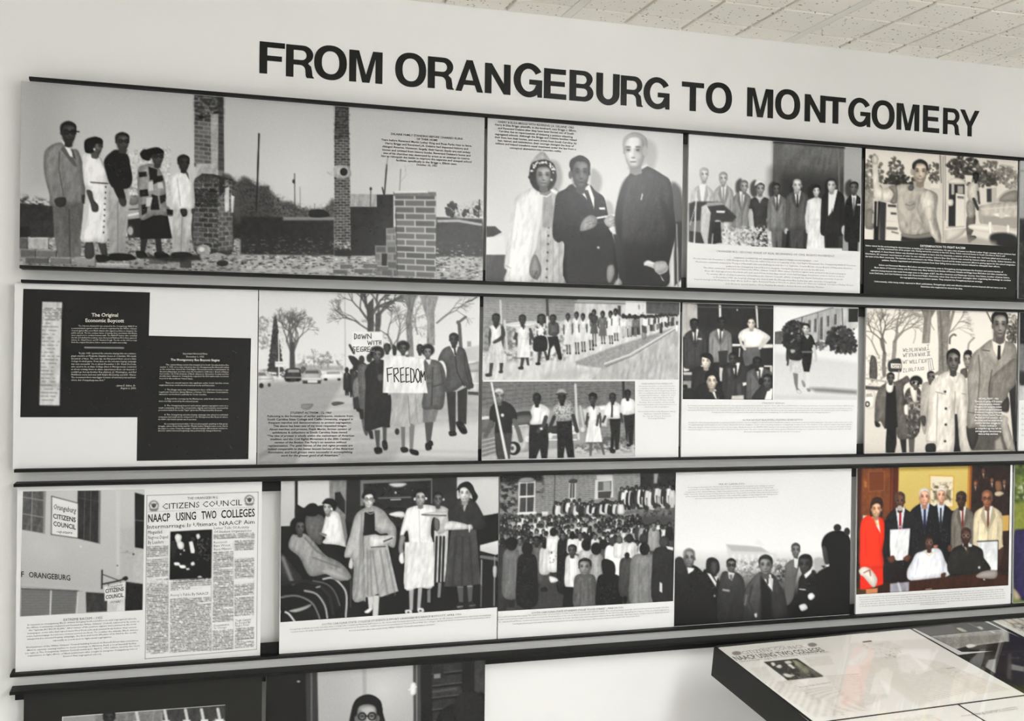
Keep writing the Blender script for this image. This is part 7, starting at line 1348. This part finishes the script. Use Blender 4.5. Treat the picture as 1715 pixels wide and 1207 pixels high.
M['paper'] = material('cream_paper', (.86, .845, .80), .6, .25)
M['glareink'] = material('glare_paled_ink', (.34, .32, .29), .6, .2)  # inks toned light, carrying the glare of the glass lid
M['glareink_dark'] = material('glare_softened_ink', (.16, .15, .13), .6, .2)
class Sheet:
    """a printed sheet lying in the case; rectangle s0 s1 t0 t1 on its top"""
    print_mat = material('matt_print', (.5, .5, .5), .55, .25, attr='tone')
    def __init__(s, name, rect, label, cat, z=-.0042, mat='paper', group='papers under the glass'):
        s0, s1, t0, t1 = rect; s.z = z; s.o = (s0, t1)
        s.empty = tag(empty(name, (0, 0, 0)), label, cat, group)
        s.empty.matrix_world = TM @ Matrix.Translation((s0, -t1, z))
        b = MB(); b.box(0, s1 - s0, 0, t1 - t0, 0, .0004); b.build('sheet', M[mat], s.empty)
    def to_xz(s, px, py): return on_table(px, py)
    def photo(s, pic, name='print', label=None, lift=.0006):
        S_, T_ = on_table(pic.PX, pic.PY)
        o = grid_mesh(name, pic, s, 0, s.empty)
        co = np.zeros((S_.size, 3), np.float32); co[:, 0] = (S_ - s.o[0]).ravel(); co[:, 1] = (s.o[1] - T_).ravel(); co[:, 2] = lift
        o.data.vertices.foreach_set('co', co.ravel()); o.data.update()
        if label: o['label'] = label
        return o
    def text(s, name, ink, lines, bold=0, lift=.0009):
        """lines: (string, px left, py left, px right, py right, cap height in metres)"""
        V = []; F = []; n = 0
        for (t, xa, ya, xb, yb, h) in lines:
            gv, gf, wd = text_line(t, bold)
            (sa, sb), (ta, tb) = on_table([xa, xb], [ya, yb])
            k = gv[:, 0] / wd
            X = sa + (sb - sa) * k - s.o[0]; Y = s.o[1] - (ta + (tb - ta) * k) + gv[:, 1] * h / CAPH
            V.append(np.c_[X, Y, np.full(len(X), lift)]); F += [tuple(i + n for i in f) for f in gf]; n += len(gv)
        o = mesh_ob(name, np.concatenate(V), F, M[ink], s.empty); o['kind'] = 'stuff'
        return o
def tq(v, s_): return VQ(v, s_)
w1, w2 = (1180, 1030, 6.352), (1445, 1010, 6.126)
# newspaper spread, its print paled for the glare on the glass
N = Sheet('newspaper_spread', (.0055, .588, .0055, .388), 'open cream newspaper spread under the glass of the display case', 'newspaper')
a = Pic(tq(w1, '140 330 1715 178 3350 825 1125 1140'), (246, 242, 234), 1.1)
a.view(*w1)
for x, y in ((342, 402), (1146, 312)): a.e(x, y, 50, 22, (150, 142, 135), soft=1.5, tex=25, ts=1.5)
LP = (226, 220, 210)
for q in ('480 560 650 545 760 690 620 700', '620 705 900 690 1500 1060 1180 1085', '1010 785 1380 745 1760 1010 1400 1040', '1060 450 1330 425 1380 520 1130 545', '1280 640 1640 610 1720 1000 1500 900', '760 700 1000 690 1150 800 900 820'): a.lines(q, pitch=9, c=(186, 178, 166), word=18, op=.6, seed=len(q)); a.p(q, LP, op=.35, soft=4)
a.p('630 495 985 458 1265 650 890 695', (62, 60, 54), tex=10); a.s('705 505 740 500 755 530 725 540', (225, 224, 216)); a.s('760 545 800 520 825 545 800 565', (215, 214, 206)); a.s('850 490 910 480 930 505 880 520', (200, 200, 190)); a.p('880 525 915 515 965 560 940 570', (230, 228, 220)); a.s('930 480 1000 490 1110 580 1080 620 1010 560', (140, 142, 118), tex=14); a.s('840 620 900 625 960 640 900 660 860 650', (226, 224, 214)); a.p('1090 540 1260 640 1180 660', (110, 108, 98), soft=3, tex=10); a.n('840 600 1120 600 1120 690 880 690', (230, 228, 218), .6, 3, 2, 2); a.p('890 690 1140 660 1150 668 900 698', (200, 198, 188)); a.glow(1060, 580, 90, (150, 150, 120), .5)
a.view(*w2)
a.p('0 390 85 378 95 392 0 402', (48, 40, 28)); a.n('-20 395 130 400 160 520 -20 440', (190, 190, 175), .5, 4, 3, 2, .7); a.n('170 470 380 460 400 560 200 570', (96, 100, 80), .58, 3, 2, 2, .9); a.n('220 480 350 490 330 560 220 550', (40, 38, 36), .66, 2, 2, 1, .9)
for q in ('100 560 480 520 640 700 300 800', '300 800 860 640 1250 860 700 1010', '540 560 860 600 1060 700 800 720', '120 420 420 330 560 420 300 480', '860 720 1200 660 1560 880 1180 930', '-30 640 120 640 260 960 -30 1080'): a.lines(q, pitch=11, c=(176, 168, 154), word=22, op=.5, seed=len(q) + 3); a.p(q, LP, op=.4, soft=6)
a.p('0 640 130 560 700 1010 560 1050', (228, 222, 210), soft=6, op=.8); a.l('200 350 480 312', 3, (140, 132, 120)); a.l('860 668 1070 638', 4, (120, 112, 100))
N.photo(a, 'front_page')
N.text('newspaper_headline', 'glareink', [('CITIZENS COUNCIL', 1245.5, 1095.6, 1352, 1083.8, .017), ('THE ORANGEBURG', 1274, 1087.2, 1314, 1082.4, .007), ('Intermarriage Is Ultimate NAACP Aim', 1241.5, 1108.6, 1389, 1091.8, .009), ('Aesop\'s Fable By NAACP', 1340, 1151.6, 1393, 1143.6, .008)])
N.text('newspaper_headline', 'glareink_dark', [('NAACP USING TWO COLLEGES', 1234, 1105.6, 1382, 1089.8, .021)], 1)
# board with flowers and printed text, white edge
rs = lambda q: (lambda S_, T_: (S_.min(), S_.max(), T_.min(), T_.max()))(*on_table(*np.array(q).T))
B2 = Sheet('photo_board', (.596, .851, .0055, .170), 'dark photo board with thin white border lying at the back of the case', 'photo board', mat='board')
a = Pic(tq(w2, '515 250 1238 181 1880 470 1018 498'), (46, 45, 42), 1.0).view(*w2)
a.p('520 250 900 215 1000 300 680 330', (84, 82, 78)); a.p('700 335 1430 265 1660 330 1640 400 1480 392 1180 430 1060 440 960 470', (172, 170, 164), tex=6); a.lines('720 345 1400 275 1500 370 930 450', pitch=15, c=(110, 108, 104), word=16, op=.8)
a.s('960 255 1000 248 1060 275 1070 290 1020 292', (180, 178, 160), tex=20); a.s('1170 240 1210 235 1240 260 1210 270', (190, 188, 172)); a.s('1060 430 1110 415 1170 430 1120 455 1075 455', (236, 234, 226)); a.s('1300 280 1350 290 1350 310', (226, 224, 216)); a.n('1000 440 1480 400 1480 470 1030 490', (120, 60, 48), .58, 5, 2, 2, .6); a.p('1430 265 1500 290 1490 390 1450 380', (190, 190, 186)); a.l('1050 185 1230 275', 6, (150, 148, 142))
a.p('1500 300 1660 330 1660 440 1500 430', (40, 40, 40))
B2.photo(a)
B3 = Sheet('photo_print', (.609, .851, .176, .388), 'dark photograph lying below the white-bordered board in the case', 'photograph', mat='case')
a = Pic(tq(w2, '1062 552 2010 470 2560 760 1640 868'), (44, 43, 42), 1.2).view(*w2)
a.p('1060 545 1380 520 1370 640 1190 625', (74, 72, 66), tex=12); a.p('1290 580 1365 568 1360 720 1255 650', (172, 172, 168)); a.p('1380 480 1470 470 1470 720 1380 700', (52, 42, 38)); a.p('1520 620 1660 650 1660 700 1520 680', (140, 138, 134), soft=3); a.n('1340 510 1660 490 1660 580 1400 560', (150, 148, 140), .6, 5, 3, 2, .8); a.p('1490 480 1525 480 1525 790 1480 770', (90, 86, 80), soft=3)
B3.photo(a)
B4 = Sheet('printed_page', (.867, 1.10, .0055, .2), 'pale lined printed page in the back right corner of the case', 'page')
a = Pic(tq(w2, '1345 172 2600 70 3300 330 2000 440'), (226, 221, 210), 1.4).view(*w2)
for k in range(5): a.l([(1440 + k * 75, 165 - k * 8), (1760 + k * 75, 330 - k * 8)], 5, (110, 105, 95))
a.n('1530 210 1660 210 1660 280 1560 260', (60, 54, 50), .45, 4, 3, 2, .9)
B4.photo(a)
# second row of papers
B5 = Sheet('newspaper_page', (.0055, .385, .394, .605), 'cream newspaper page in the front row of papers under the glass', 'newspaper')
a = Pic([(1470, 1202), (1590, 1185.5), (1880, 1342), (1700, 1374)], (246, 242, 234), 1.6).view(*w2)
a.lines('300 1190 700 1130 1000 1300 500 1300', pitch=14, c=(180, 172, 158), word=30, op=.5)
B5.photo(a, 'front_page')
B6 = Sheet('newspaper_page', (.391, .85, .394, .605), 'cream newspaper page at the front right under the glass', 'newspaper')
B6.text('newspaper_headline', 'glareink', [('Orangeburg students continue', 1612, 1200, 1704, 1184, .007), ('boycott of merchants', 1640, 1197, 1706, 1187, .006)])
